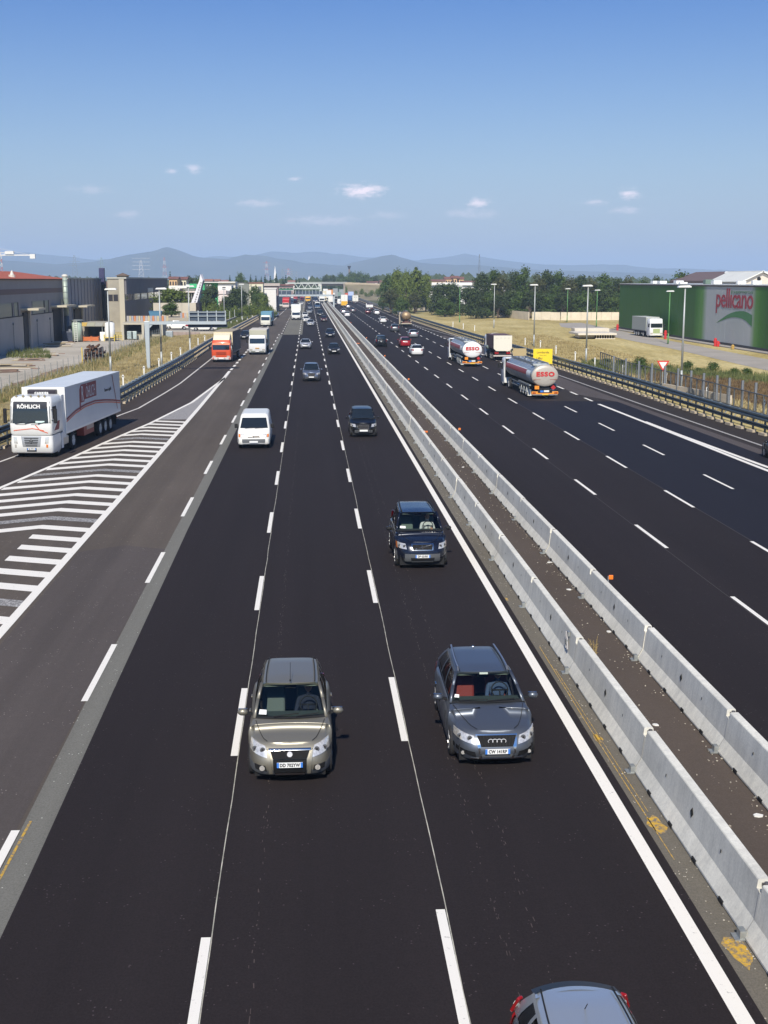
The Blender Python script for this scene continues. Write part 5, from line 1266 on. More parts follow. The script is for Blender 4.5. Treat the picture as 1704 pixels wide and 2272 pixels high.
boxq('over_cab_box', -1.24, 1.24, .4, 2.36, 2.32, 3.9, mat('white box', (1, 1, 1)), lo4, bevel=.06); place(lo4, 657, 707, .34)
lo5 = lorry('articulated_lorry', 'red articulated lorry with white front nearest the far gantry on the exit lane', 'lorry', mat('white red cab', (.72, .60, .56), .4), ('box', 2.5, 3.9, 11.), mat('red box', (.42, .03, .03), .5), cabkw=dict(W=2.45, zt=2.2, L=2.0, glz=(1.3, 1.9), lampz=(.5, .7)), far=True)
boxq('red_cab_top', -1.2, 1.2, .12, 2.3, 1.95, 3.3, mat('bright red', (.52, .02, .03), .4), lo5, bevel=.1); place(lo5, 634, 682, .34, rz=radians(-2))
lo6 = lorry('box_lorry', 'narrow white lorry behind the red articulated lorry on its right side', 'lorry', M_WHITE, ('box', 2.3, 3.4, 6.), mat('white box', (1, 1, 1)), cabkw=dict(W=2.2, zt=2.4, L=1.8), far=True); place(lo6, 644.5, 676, .34)
lo7 = lorry('box_lorry', 'dark red lorry in the old lane beneath the far gantry', 'lorry', mat('dark red', (.26, .02, .04), .4), ('box', 2.5, 3.5, 8.), mat('dark red box', (.24, .02, .03), .5), cabkw=dict(W=2.4, zt=2.7, L=1.9, bump=mat('pinkish bumper', (.6, .4, .4), .4)), far=True); place(lo7, 653.5, 673.5, .34)
lo8 = lorry('recovery_lorry', 'yellow lorry beneath the far gantry in the middle lane', 'lorry', mat('signal yellow', (.75, .42, .02), .4), ('box', 2.4, 2.6, 5.), mat('signal yellow', (1, 1, 1)), cabkw=dict(W=2.3, zt=2.3, L=1.8), far=True); place(lo8, 683.3, 668.5, .34)
# lorries going away
ra = lorry('box_lorry', 'yellow lorry with big white box seen from behind, near the far gantry column', 'lorry', mat('signal yellow', (1, 1, 1)), ('box', 2.5, 4.6, 6.5), mat('white box', (1, 1, 1)), far=True)
boxq('yellow_tailboard', -1.2, 1.2, 8.86, 8.92, .6, 2.2, mat('signal yellow', (1, 1, 1)), ra); place(ra, 764, 678, .5, True)
rb = lorry('box_lorry', 'white box lorry seen from behind in the slow lane near the embankment', 'lorry', M_WHITE, ('box', 2.5, 3.6, 7.), mat('cream box', (.72, .70, .62), .5), far=True)
for x in (-.45, .4): mb = MB(); mb.box((x, 9.4, 2.9), (.5, .03, .25), rz=0); mb.build('door_emblem', mat('grey emblem', (.3, .27, .25), .5), rb)
place(rb, 788.5, 671.5, .5, True)
rc_ = lorry('curtainside_lorry', 'lorry with blue box and pale upper advert, right of the orange lorry far off', 'lorry', M_WHITE, ('box', 2.5, 3.2, 8.), mat('blue curtain', (.05, .12, .30), .5), far=True)
boxq('pale_upper_box', -1.25, 1.25, 9.0, 10.34, 2.7, 5.0, mat('pale blue advert', (.42, .50, .70), .5), rc_); place(rc_, 778.5, 669, .5, True)
rd = lorry('box_lorry', 'orange-red lorry behind the tall white box on the right-hand carriageway', 'lorry', P_OR, ('box', 2.5, 3.9, 8.), P_OR, far=True); place(rd, 771.5, 666, .5, True)
re_ = lorry('flatbed_lorry', 'white pickup lorry with dark load on the right carriageway near the guardrail bend', 'lorry', M_WHITE, ('box', 2.3, 1.9, 4.5), M_WHITE, cabkw=dict(W=2.1, zt=2.2, L=1.7), far=True)
for k in range(5): mb = MB(); mb.box((R.uniform(-.8, .8), R.uniform(3., 5.8), 2.1), (R.uniform(.3, .7), R.uniform(.3, .8), R.uniform(.3, .7)), rz=R.random()); tag(mb.build('load_piece', mat('dark load', (.08, .07, .1), .8), re_))
place(re_, 820, 685.5, .5, True)
# articulated lorry parked beside the green hall
gp = lorry('articulated_lorry', 'white articulated lorry with grey trailer parked beside the green hall', 'lorry', mat('white cab', (1, 1, 1)), ('box', 2.5, 3.55, 8.6), mat('grey trailer side', (.36, .38, .34), .6), mroof=M_TRW, semi=True, cabkw=dict(W=2.45, zt=3.35, L=2.1, glz=(1.75, 2.5), lampz=(.6, .85), bump=M_WHITE, grille=mat('pale green grille', (.35, .42, .2), .5)))
del gp['len']; p = at(1456, 749); gp.location = (p.x, p.y, 0); gp.rotation_euler = (0, 0, radians(2))
# black car just entering the frame at the right edge
# ---- vans
def van(name, label, m, L=4.9, W=1.95, H=2.0, hood=.85, front_col=None, hi=False):
    t = T(name, label, 'van'); hw = W / 2
    sh = Shell([(.30, .06, L, hw - .04, .2), (.42, .0, L, hw, .25), (.80, .05, L, hw, .28), (1.02, .22, L, hw, .28), (1.18, hood, L, hw - .02, .2), (H - .18, hood + .62, L, hw - .12, .2), (H - .05, hood + .75, L - .04, hw - .17, .2), (H, hood + .9, L - .1, hw - .28, .2)])
    sh.build('body', m, t, 4 if hi else 2)
    o = sh.front('windscreen', [(-hw + .13, 1.20), (hw - .13, 1.20), (hw - .24, H - .22), (-hw + .24, H - .22)], M_GLASS, t, off=.02, n=8, k=4)
    for sg in (1, -1):
        sh.side('side_window', hood + .5, hood + 1.25, 1.24, H - .32, M_GLASS, t, sg, .0, hood + 1.35, hood + .85)
        c = [(hw - .46, .74), (hw - .18, .74), (hw - .18, .92), (hw - .44, .90)]; c = c if sg > 0 else [(-x, z) for x, z in (c[1], c[0], c[3], c[2])]; sh.front('headlight', c, M_LAMP, t, off=.015)
        c = [(hw - .165, .74), (hw - .06, .75), (hw - .06, .92), (hw - .165, .92)]; c = c if sg > 0 else [(-x, z) for x, z in (c[1], c[0], c[3], c[2])]; sh.front('indicator', c, M_AMB, t, off=.015)
        mb = MB(); mb.box((sg * (hw + .13), hood + .35, 1.30), (.2, .12, .26)); mb.build('door_mirror', M_TRIM, t, bevel=.03)
    sh.front('grille', [(-.38, .72), (.38, .72), (.34, .80), (-.34, .80)], mat('brown grille', (.10, .07, .05), .5), t, off=.012); sh.front('bumper', rect(-hw + .04, hw - .04, .40, .62), M_GREYTRIM, t, off=.03); sh.front('bumper_lip', rect(-hw + .1, hw - .1, .33, .40), M_WHITE, t, off=.025)
    mb = MB(); mb.tube((0, -.04 + sh.f(0, .76), .77), (0, sh.f(0, .76), .77), .05, n=10); mb.build('emblem', M_CHROME, t)
    for x in (-.55, .05): mb = MB(); mb.beam((x, hood - .12, 1.19), (x + .5, hood - .03, 1.23), .02); mb.build('wiper', M_TRIM, t)
    plate(t, (0, -.05, .46), blue=False)
    for y in (.85, L - .95):
        for sg in (1, -1): wheel(t, sg * (hw - .02), y, .33, far=not hi)
    if hi:
        for k in range(6): mb = MB(); mb.beam((-.6 + .24 * k, hood + 1.0, H + .004), (-.6 + .24 * k, L - .3, H + .004), .03, .008); mb.build('roof_rib', m, t)
    t['len'] = L; return t
P_VW = paint('van white', (.76, .75, .70), 0, .38)
v1 = van('transit_van', 'white panel van with amber indicators in the slow dark lane', P_VW, hi=True); v1.name = 'panel_van'
place(v1, 563, 985, .33)
tag(boxq('floor_box', -.8, .8, .3, 4.6, .2, .32, M_TRIM, v1))  # dark plastic box closing the underside of the van
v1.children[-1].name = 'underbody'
v2 = van('panel_van', 'white van at the left of the fast lane just before the far gantry', P_VW, H=2.3); place(v2, 704.5, 682.5, .33)
v3 = van('panel_van', 'red van in the pale lane beneath the far gantry', mat('van red', (.45, .03, .04), .4), H=2.2); place(v3, 670.4, 667.5, .33)
v4 = van('panel_van', 'dark blue van beneath the gantry in the fast lane, ahead of the white van', mat('van blue', (.03, .05, .12), .4), H=2.4, L=5.5); place(v4, 699.5, 669.5, .33)
v5 = van('panel_van', 'white van seen from behind, left of the yellow lorry', P_VW, H=2.3); place(v5, 753.5, 673.5, .4, True)
v6 = van('camper_van', 'tall white camper seen from behind next to the far barrier beyond the column', P_VW, H=3.1, W=2.2, L=6.); place(v6, 733.5, 669.5, .4, True)

# ---------------------------------------------------------------- distant cars, copied from a few kinds
def proto(name, **k):
    c = Car(k); t = c.make(name, None, 'car'); t['L'] = k['L']; return t
PB = paint('proto body', (.3, .3, .3)); base = dict(n=4.3, sill=.22, paint=PB, wr=.32)
FR = [('grille', [(-.34, .55), (.34, .55), (.36, .70), (-.36, .70)], GRILLE, .012), ('air_intake', [(-.5, .28), (.5, .28), (.5, .40), (-.5, .40)], GRILLE, .012)]
pr_sedan = proto('saloon_car', L=4.5, W=1.76, H=1.43, wy=[-1.35, 1.3], top=[(0, .72), (.3, .78), (1.2, .93), (1.6, .93), (3.8, .98), (4.1, 1.02), (4.5, .96)], cy=1.25, r0=1.95, r1=3.15, by=3.75, xr=.57, hl=[(.46, .56), (.84, .62), (.82, .76), (.5, .72)], tl=[(.46, .70), (.86, .72), (.84, .88), (.46, .88)], front=FR, cuts=[.08, .45, .5, .86], **base)
pr_hatch = proto('hatchback_car', L=4.0, W=1.7, H=1.48, wy=[-1.2, 1.2], top=[(0, .74), (.25, .80), (1.0, .97), (1.4, .97), (3.7, 1.0), (4.0, .96)], cy=1.02, r0=1.7, r1=3.35, by=3.8, xr=.57, hl=[(.44, .58), (.80, .64), (.78, .80), (.5, .76)], tl=[(.58, .74), (.82, .76), (.76, 1.02), (.60, 1.0)], front=FR, cuts=[.08, .42, .47, .84], **base)
pr_estate = proto('estate_car', L=4.6, W=1.76, H=1.5, wy=[-1.35, 1.3], top=[(0, .72), (.3, .78), (1.2, .95), (1.6, .95), (4.2, 1.0), (4.6, .96)], cy=1.25, r0=1.98, r1=4.0, by=4.4, xr=.58, hl=[(.46, .56), (.84, .62), (.82, .78), (.5, .74)], tl=[(.60, .72), (.86, .72), (.78, 1.1), (.66, 1.1)], front=FR, cuts=[.06, .34, .38, .64, .68, .93], **base)
pr_suv = proto('off_road_car', L=4.5, W=1.82, H=1.75, wy=[-1.35, 1.3], top=[(0, .88), (.3, .95), (1.15, 1.10), (1.5, 1.1), (4.2, 1.14), (4.5, 1.1)], cy=1.2, r0=1.85, r1=4.05, by=4.35, xr=.64, hl=[(.5, .70), (.85, .72), (.84, .90), (.54, .88)], tl=[(.68, .85), (.88, .85), (.82, 1.2), (.74, 1.2)], front=[('grille', [(-.38, .66), (.38, .66), (.4, .86), (-.4, .86)], GRILLE, .012), ('bumper', [(-.85, .3), (.85, .3), (.86, .5), (-.86, .5)], M_GREYTRIM, .012)], cuts=[.07, .36, .40, .66, .70, .95], **{**base, 'wr': .36, 'sill': .28})
protos = dict(s=pr_sedan, h=pr_hatch, e=pr_estate, o=pr_suv)
COL = dict(white=(.76, .76, .74), silver=(.42, .43, .44), dark=(.022, .024, .028), navy=(.012, .018, .04), grey=(.13, .135, .145), red=(.32, .012, .018), blue=(.10, .17, .36), black=(.004, .004, .005), palesilver=(.55, .56, .58), bluegrey=(.14, .17, .24), maroon=(.10, .02, .025))
PC = {k: paint(k + ' car', v, .0 if k in ('white', 'red', 'black') else .5, .3) for k, v in COL.items()}
used = set()
def put(kind, col, px, py, label, rear=False, z=.24, rz=0., dx=0.):
    pr = protos[kind]; L = pr['L'] if 'L' in pr else LENS[kind]
    if kind not in used:
        used.add(kind); c = pr
        for o in c.children_recursive:
            for s_ in o.material_slots:
                if s_.material and s_.material.name == PB.name: s_.link = 'OBJECT'; s_.material = PC[col]
        KIDS.pop(pr.name, None)
    else: c = clone(pr)
    for o in c.children_recursive:
        for s_ in o.material_slots:
            if s_.link == 'OBJECT' or (s_.material and s_.material.name == PB.name): s_.link = 'OBJECT'; s_.material = PC[col]
    c['label'] = label; c['category'] = 'car'; c['group'] = 'cars going away' if rear else 'cars coming towards the camera'
    p = at(px, py, z); c.location = (p.x + dx, p.y + LENS[kind] / 2, 0); c.rotation_euler = (0, 0, (pi if rear else 0) + rz)
    return c
LENS = dict(s=4.5, h=4.0, e=4.6, o=4.5)
for p_ in protos.values(): del p_['L']
q7 = put('o', 'black', 807, 962, 'glossy black off-roader with chrome grille, right of the white panel van', z=.28)
gq = boxq('chrome_grille', -.33, .33, -.03, .0, .40, .86, M_CHROME, q7); gq.location = (0, -2.25, 0)
for k in range(4): o = boxq('grille_slot', -.29, .29, -.015, 0, .46 + k * .1, .50 + k * .1, GRILLE, gq); o.location = (0, -.035, 0)
put('o', 'bluegrey', 691, 841, 'dark silver off-roader with bright bumper in the middle lane beyond the white van', z=.28)
put('s', 'palesilver', 678, 771, 'silver saloon astride the lane line beyond the dark silver off-roader')
put('h', 'dark', 741.5, 783, 'dark small hatchback in the fast lane with reddish bonnet, level with the silver saloon')
put('e', 'navy', 732.5, 746, 'navy blue estate in the fast lane with bright number plate, touching the solid line')
put('h', 'maroon', 718.7, 712, 'small dark car in the fast lane well beyond the navy estate')
put('s', 'palesilver', 689, 721.5, 'silver saloon leading the short queue in the middle lane, alone in front')
put('s', 'white', 679.5, 713, 'white car on the left of the silver queue in the middle lane', dx=0)
put('h', 'white', 676.5, 703.5, 'small white car squeezed at the left dashes behind the white saloon')
put('o', 'navy', 710.5, 699.5, 'dark off-roader with both headlights shining in the fast lane')
put('s', 'silver', 686.3, 694.2, 'silver car in the middle lane queue, third from the front')
put('h', 'bluegrey', 687.8, 684.8, 'blue-grey car in the middle lane queue, fourth from the front')
put('h', 'navy', 685.8, 674.5, 'dark blue car ending the middle lane queue before the yellow lorry')
put('s', 'white', 667.8, 675.6, 'white saloon in the pale lane before the red van')
put('s', 'blue', 611, 702.5, 'bright blue car on the exit lane beyond the blue box lorry', rz=radians(-4))
put('h', 'dark', 543, 750.5, 'little dark hatchback on the exit lane between the orange and the white lorries', rz=radians(-4))
put('s', 'maroon', 663, 664.5, 'dark red car beneath the gantry behind the dark red lorry')
put('s', 'white', 926.5, 785.5, 'white saloon seen from behind, nearest car going away in the left lanes', True)
put('e', 'red', 900.5, 766.5, 'dark red estate with orange number plate seen from behind, ahead of the white saloon', True)
sv = put('o', 'dark', 846.5, 766, 'dark off-roader with a spare wheel on its tailgate, in the lane beside the barrier', True, z=.28)
w_ = wheel(sv, 0, 0, .34, far=True); w_.name = 'spare_wheel'; w_.rotation_euler = (0, 0, pi / 2); w_.location = (.05, 2.22, 1.0)
put('s', 'silver', 918.6, 746.5, 'silver saloon with dark roof glass seen from behind, right of the dark red estate', True)
put('e', 'grey', 877, 733.5, 'grey estate seen from behind, left of the dusty bulk lorry', True)
put('s', 'white', 850.8, 714.2, 'white saloon seen from behind, beyond the grey estate', True)
put('h', 'maroon', 816.7, 695.5, 'dark red hatchback with white plate seen from behind, below the white pickup lorry', True)
put('h', 'white', 836.8, 696, 'small white car seen from behind, closest to the far guardrail bend', True)
put('s', 'white', 770.8, 701, 'white saloon seen from behind, in front of two more pale cars by the barrier', True)
put('h', 'palesilver', 762.8, 694.5, 'pale pinkish silver car just beyond the white saloon by the barrier', True)
put('s', 'grey', 783.7, 692, 'grey saloon seen from behind, to the right of the pale silver car', True)
put('h', 'palesilver', 772.9, 682.5, 'pale silver hatchback directly behind the yellow box lorry', True)
put('h', 'black', 745, 677.6, 'black hatchback with white plate next to the gantry column', True)
put('h', 'white', 726.5, 661, 'white hatchback in the crowd of cars beyond the gantry on the right carriageway', True)
put('s', 'navy', 747, 664, 'dark blue saloon in the far crowd on the right carriageway', True)
put('h', 'silver', 756, 662, 'silver hatchback in the far crowd, right of the dark blue saloon', True)
put('s', 'silver', 741, 660, 'far silver saloon amid the crowd beyond the camper', True)
bc = put('e', 'black', 1774, 1026, 'black car half out of frame at the right edge, on the slip lane', True, dx=0.2)
# parked pickups on the terrace at the left
pk = Car(dict(L=4.9, W=1.78, H=1.75, n=5, sill=.32, paint=P_VW, wr=.36, wy=[-1.45, 1.45], rim=M_RIM, top=[(0, .92), (.3, .98), (1.2, 1.08), (1.5, 1.05), (3.2, 1.05), (4.9, 1.05)], cy=1.15, r0=1.75, r1=3.0, by=3.2, xr=.64, hl=[(.5, .66), (.85, .68), (.84, .86), (.54, .84)], tl=[(.68, .7), (.88, .7), (.86, 1.0), (.74, 1.0)], cuts=[.07, .46, .52, .93]))
pk1 = pk.make('pickup_truck', 'white double-cab pickup parked side-on on the terrace below the little tree', 'pickup')
p = atY(389, 235); pk1.location = (p.x, p.y, 1.0); pk1.rotation_euler = (0, 0, radians(-88)); pk1['group'] = 'white pickups on the terrace'
pk2 = clone(pk1, loc=(atY(449, 229).x, 229, 1.0), rz=radians(-84), label='white pickup parked nearer the roadside fence, half hidden by dry weeds')

# ================================================================= ROADSIDE
M_RAIL = mat('dull galvanised rail', (.15, .18, .175), .42, .55, n=.12, ns=3)
M_RAILD = mat('weathered rail', (.085, .10, .105), .45, .5, n=.15, ns=3)
M_POSTG = mat('galvanised post', (.34, .37, .36), .5, .5)
M_BLOCK = mat('concrete footing', (.46, .38, .27), .9, n=.2, ns=4)
def wprof(h, d): return [(0, 0), (d, h * .12), (d, h * .32), (0, h * .5), (d, h * .68), (d, h * .88), (0, h)]
def guardrail(label, pts, sgn, far_y=170):
    """three-beam rail: sgn +1 when the road lies on the right of the line's direction"""
    root = T('guardrail', label, 'guardrail')
    sm = resample(pts, 4.0)
    for z0, h, off, m in ((.88, .46, 0., M_RAIL), (.40, .30, .02, M_RAILD)):
        mb = MB(); mb.smooth = False; rs = []
        for p, d in sm:
            n_ = side(d) * sgn; rs.append([tuple(p + n_ * (off + x) + Vector((0, 0, z0 + z))) for x, z in wprof(h, .08)])
        mb.rings(rs, close=False); mb.build('rail_beam', m, root)
    mb = MB(); rs = []
    for p, d in sm:
        n_ = side(d) * sgn; rs.append([tuple(p - n_ * .55 + Vector((0, 0, z))) for z in (.98, 1.1)] + [tuple(p - n_ * .68 + Vector((0, 0, 1.1))), tuple(p - n_ * .68 + Vector((0, 0, .98)))])
    mb.rings(rs); mb.build('back_rail', M_POSTG, root)
    me = {}
    far = MB(); k = 0
    for p, d in resample(pts, 2.0):
        n_ = side(d) * sgn; yaw = atan2(n_.y, n_.x)
        if 30 < p.y < far_y and k < 140:
            for nm in ('post', 'spacer', 'footing'):
                if nm not in me:
                    mb = MB()
                    if nm == 'post': mb.box((-.09, 0, .62), (.10, .12, 1.24))
                    elif nm == 'spacer': mb.box((-.33, 0, 1.16), (.74, .10, .05)); mb.beam((-.10, 0, .35), (-.62, 0, 1.0), .06)
                    else: mb.box((.14, .3, .08), (.28, .8, .17), rz=.12)
                    o = mb.build(nm, {'post': M_RAILD, 'spacer': M_POSTG, 'footing': M_BLOCK}[nm], root, bevel=0)
                    if nm == 'spacer': o['kind'] = 'part'; del o['kind']
                    me[nm] = o.data
                else: o = bpy.data.objects.new(nm, me[nm]); C.objects.link(o); o.parent = root
                o.location = p; o.rotation_euler = (0, 0, yaw)
            k += 1
        else:
            far.box(p - n_ * .09 + Vector((0, 0, .6)), (.1, .12, 1.2)); far.box(p - n_ * .36 + Vector((0, 0, 1.14)), (.6, .1, .05)); far.box(p + n_ * .1 + Vector((0, .3, .07)), (.3, .9, .15))
    if far.f: o = far.build('far_posts', M_BLOCK, root); o['kind'] = 'stuff'
    return root
RAILL = [Vector((q.x + .05, q.y, 0)) for q in LEDGE if q.y > 30] ; RAILL[0].x = -20.4; RAILL = [Vector((-20.5, 20, 0))] + RAILL[:-1]
RAILR = [Vector((xon(REDGE, y) - .0, y, 0)) for y in (30, 60, 85, 112, 150, 190, 228, 280, 330, 400, 480, 600, 700)]
guardrail('triple-beam steel guardrail along the outside of the left exit ramp', RAILL, 1, 165)
guardrail('triple-beam steel guardrail along the right-hand carriageway in front of the mesh fence', RAILR, -1, 175)

# left bank between ramp and yard
M_BANK = mat('dry bank grass', (.20, .155, .065), .95, n=0, ns=.35, col2=(.36, .29, .13), bump=.9, bs=7, world=True, detail=8)
M_WEEDG = mat('weedy ground', (.09, .085, .035), .95, ns=.8, col2=(.24, .19, .10), bump=.9, bs=6, world=True, detail=8)
BY = [20, 60, 80, 100, 120, 140, 160, 180, 200, 215, 230, 250, 280, 320, 370, 430, 520, 700]
FX = [(20, -27.5), (90, -26.6), (112, -25.9), (140, -25.1), (215, -25.4), (235, -19.4), (290, -18.6), (414, -16.0), (520, -14.), (700, -13.5)]
mb = MB(); mb.smooth = True; rows = []
for y in BY:
    xr_ = xon(LEDGE, y) - .12; xf = interp(FX, y); ws = [0, .06, .2, .45, .7, 1.0]; hs = [.0, .12, .38, .55, .52, .30]; k = min(1, max(0, (xr_ - xf) / 6))
    rows.append([(lerp(xr_, xf, w), y, .0 + h * k) for w, h in zip(ws, hs)] + [(xf - 1.6, y, .05 if y < 222 else .0)])
mb.rings(rows, close=False); 
for f in mb.f: pass
tag(mb.build('grass_bank', M_BANK, fix=False), kind='structure')
M_YARD = mat('yard concrete', (.37, .33, .265), .9, n=0, ns=.12, col2=(.50, .455, .38), bump=.2, bs=20, world=True, detail=7)
sheet('yard', [(-42, 40), (-27.2, 40), (-28.2, 90), (-27.4, 112), (-27.0, 125), (-28.0, 150), (-28.3, 175), (-27.6, 212), (-27.6, 225), (-42, 225)], -.018, M_YARD)
sheet('weedy_strip', [(-25.2, 30), (-26, 90), (-24.8, 112), (-24.3, 140), (-24.6, 222), (-28.6, 222), (-29.3, 175), (-29, 150), (-27.9, 125), (-28.4, 112), (-29.2, 90), (-29, 30)], -.024, M_WEEDG)

def fence(label, pts, step, h, posts_m, ph=None, mesh=True, rails=(), w=.05, panel=None, base=None, capn=90):
    root = T('fence', label, 'fence'); me = None; sm = resample(pts, step)
    for k, (p, d) in enumerate(sm[:capn]):
        if me is None: mb = MB(); mb.box((0, 0, h / 2), (w, w, h)); o = mb.build('post', posts_m, root); me = o.data
        else: o = bpy.data.objects.new('post', me); C.objects.link(o); o.parent = root
        o.location = p; o.rotation_euler = (R.gauss(0, .012), R.gauss(0, .015), atan2(d.y, d.x))
    if rails:
        for z in rails:
            mb = MB()
            for (a, _), (b, _) in zip(sm, sm[1:]): mb.beam(a + Vector((0, 0, z)), b + Vector((0, 0, z)), .07)
            mb.build('rail', posts_m, root)
    if mesh:
        mb = MB(); 
        for (a, _), (b, _) in zip(sm, sm[1:]):
            for k in range(int(h / .3)): mb.beam(a + Vector((0, 0, .25 + k * .3)), b + Vector((0, 0, .25 + k * .3)), .006)
            if (a.y < 130):
                for k in range(1, int(step / .25)): c = a.lerp(b, k * .25 / step); mb.beam(c + Vector((0, 0, .1)), c + Vector((0, 0, h - .1)), .005)
        o = mb.build('wire_mesh', posts_m, root); o['kind'] = 'stuff'
    return root, sm
M_FP = mat('grey fence post', (.22, .24, .24), .6, .3)
LF = [Vector((x, y, .3)) for x, y in ((-27.2, 60), (-26.6, 90), (-25.9, 112), (-25.1, 140), (-25.2, 180), (-25.4, 215))]
fence('wire fence on thin grey posts between the yard and the grass bank', LF, 2.6, 1.75, M_FP)
# right-hand fences: framed mesh fence close to the rail, taller H-posts behind
RF = [at(1330, 815), at(1400, 846), at(1480, 868), at(1560, 893), at(1704, 936)]; RF = [Vector((p.x, p.y, 0)) for p in RF]
d_ = (RF[-1] - RF[-2]).normalized(); RF.append(RF[-1] + d_ * 30); RF.reverse()
fence('grey framed mesh fence with top rail behind the right guardrail', RF, 1.55, 1.85, mat('dark grey post', (.12, .13, .135), .5, .4), rails=(1.82, .45), w=.09)
root = T('noise_barrier_frame', 'row of tall pale steel H-posts behind the mesh fence on the right', 'barrier')
me = None
for px, py in ((1417.8, 804.7), (1447, 810), (1476, 816), (1505, 822), (1533.8, 827), (1562, 832.6), (1591.5, 838), (1619, 843.8), (1648, 850), (1677.6, 855), (1362, 793), (1389, 799), (1708, 861), (1741, 868)):
    d = 2788 * (H - 2.35) / (py - 622); p = atY(px, (d - 1.4) / .983, py=py)
    if me is None: mb = MB(); mb.box((0, 0, 1.2), (.15, .04, 2.4)); mb.box((-.075, 0, 1.2), (.02, .16, 2.4)); mb.box((.075, 0, 1.2), (.02, .16, 2.4)); o = mb.build('post', mat('pale galvanised post', (.24, .26, .29), .45, .4), root); me = o.data
    else: o = bpy.data.objects.new('post', me); C.objects.link(o); o.parent = root
    o.location = (p.x, p.y, 0)
a2, b2 = at(1471, 871), at(1621, 900); w_ = MB(); pa, pb = Vector((a2.x, a2.y, .42)), Vector((b2.x, b2.y, .42)); w_.beam(pa, pb, .2, .84); tag(w_.build('low_wall', mat('cream low wall', (.56, .49, .38), .85, n=.08, ns=1)), 'low cream concrete wall standing between the mesh fence and the tall posts', 'wall')

def delineator(label, p, grp, far=False):
    t = T('marker_post', label, 'marker post', p, group=grp)
    mb = MB(); mb.prism([(-.06, 0), (.06, 0), (.06, .85), (.10, .95), (.10, 1.12), (.03, 1.22), (-.03, 1.22), (-.10, 1.12), (-.10, .95), (-.06, .85)], -.03, .03, 'y'); mb.build('post', M_WHITE, t)
    mb = MB(); mb.box((0, -.034, 1.04), (.10, .008, .13)); mb.build('reflector', M_TRIM, t)
    return t
ords = ['nearest', 'second', 'third', 'fourth', 'fifth', 'sixth', 'seventh', 'eighth', 'ninth', 'tenth', 'eleventh', 'twelfth', 'thirteenth']
for i, (px, py) in enumerate(((273.8, 859.4), (320, 837.5), (353, 818), (380.6, 802), (400.8, 791), (422, 779), (439.7, 767.4), (454.5, 760.7), (513, 725), (525.8, 722), (538, 717.5), (549, 713.5), (560, 710))):
    z = .38; p = at(px, py, z); delineator('white marker post on the left grass bank, %s counting away from the camera' % ords[i], (p.x, p.y, z - .05), 'marker posts on the left bank')
for i, (px, py) in enumerate(((1693.6, 922), (1568, 890), (1477, 853), (1382, 834), (1319.4, 816.4), (1276, 801), (1233.4, 786), (1198.8, 773), (1165, 767), (1053, 735), (1027.8, 730), (1005, 726))):
    p = at(px, py); delineator('white marker post behind the right guardrail, %s counting away from the camera' % ords[i], (p.x, p.y, .0), 'marker posts behind the right guardrail')
# street lamps
M_POLE = mat('grey lamp pole', (.42, .44, .43), .5, .3); M_POLEG = mat('green lamp pole', (.10, .26, .08), .5)
def lamp(label, base, top_y, m=M_POLE, z=0., hx=-.5, grp='street lamps', dbl=False):
    p = at(*base, z); r = ray(base[0], top_y); t_ = p.y / r.y; ht = H + r.z * t_
    t = T('street_lamp', label, 'street lamp', (p.x, p.y, z), group=grp); h = ht - z
    mb = MB(); mb.smooth = True; mb.tube((0, 0, 0), (0, 0, h * .2), .13, .11, 10); mb.tube((0, 0, h * .2), (0, 0, h - .1), .11, .065, 10); mb.build('pole', m, t)
    mb = MB()
    pr = [(-.62, 0), (-.5, .16), (.45, .20), (.62, .10), (.62, 0)]
    mb.prism([(x + hx, z_ + h - .15) for x, z_ in pr], -.2, .2, 'y'); hd = mb.build('lamp_head', M_WHITE, t)
    mb = MB(); mb.box((hx, 0, h - .17), (.9, .3, .04)); mb.build('lens', mat('lamp glass', (.35, .36, .33), .2), hd)
    mb = MB(); mb.box((0, 0, .3), (.28, .28, .04)); mb.build('base_plate', m, t)
    return t
for i, (b, ty, lab, m, z, hx) in enumerate((
    ((1510.4, 868), 634, 'tall grey street lamp behind the give-way sign, nearest on the right', M_POLE, 0, -.1), ((1300, 807), 632.6, 'grey street lamp before the low white slabs in the field', M_POLE, 0, -.1),
    ((1184.4, 770), 631, 'grey street lamp behind the yellow road sign', M_POLE, 0, -.2), ((1095.8, 728), 630, 'grey street lamp left of the tipper lorry, in front of the cream wall', M_POLE, 0, -.2), ((1019.6, 715), 634, 'thin greenish lamp post in front of the dark bushy trees on the right', M_POLEG, 0, 0),
    ((246, 828), 640, 'grey street lamp on the left bank just above the white trailer', M_POLE, .45, .3), ((358.8, 815), 638.9, 'grey street lamp right of the sign gantry column on the bank', M_POLE, .4, .2), ((421.8, 779), 634, 'grey street lamp left of the sign panel, on the bank edge', M_POLE, .3, .2),
    ((537.4, 719), 630, 'pale green street lamp by the noise wall with a lamp facing the ramp', M_POLE, .1, 0), ((498.4, 727), 640, 'grey street lamp touching the right end of the sign panel', M_POLE, .1, -.1), ((465, 706), 632.5, 'grey street lamp rising from the hedge right of the leaning white pylon', M_POLE, 0, .1), ((298, 722), 649, 'dark thin lamp post in front of the concrete building', mat('dark pole', (.07, .08, .08), .5), 0, 0),
    ((1482, 763), 645, 'green lamp post beside the parked lorry at the green hall', M_POLEG, 0, 0), ((1323, 725), 643, 'green lamp post in front of the cream wall near the green hall corner', M_POLEG, 0, 0), ((1258, 714.7), 640, 'green lamp post standing at the bend of the hall access road', M_POLEG, 0, 0))):
    lamp(lab, b, ty, m, z, hx)

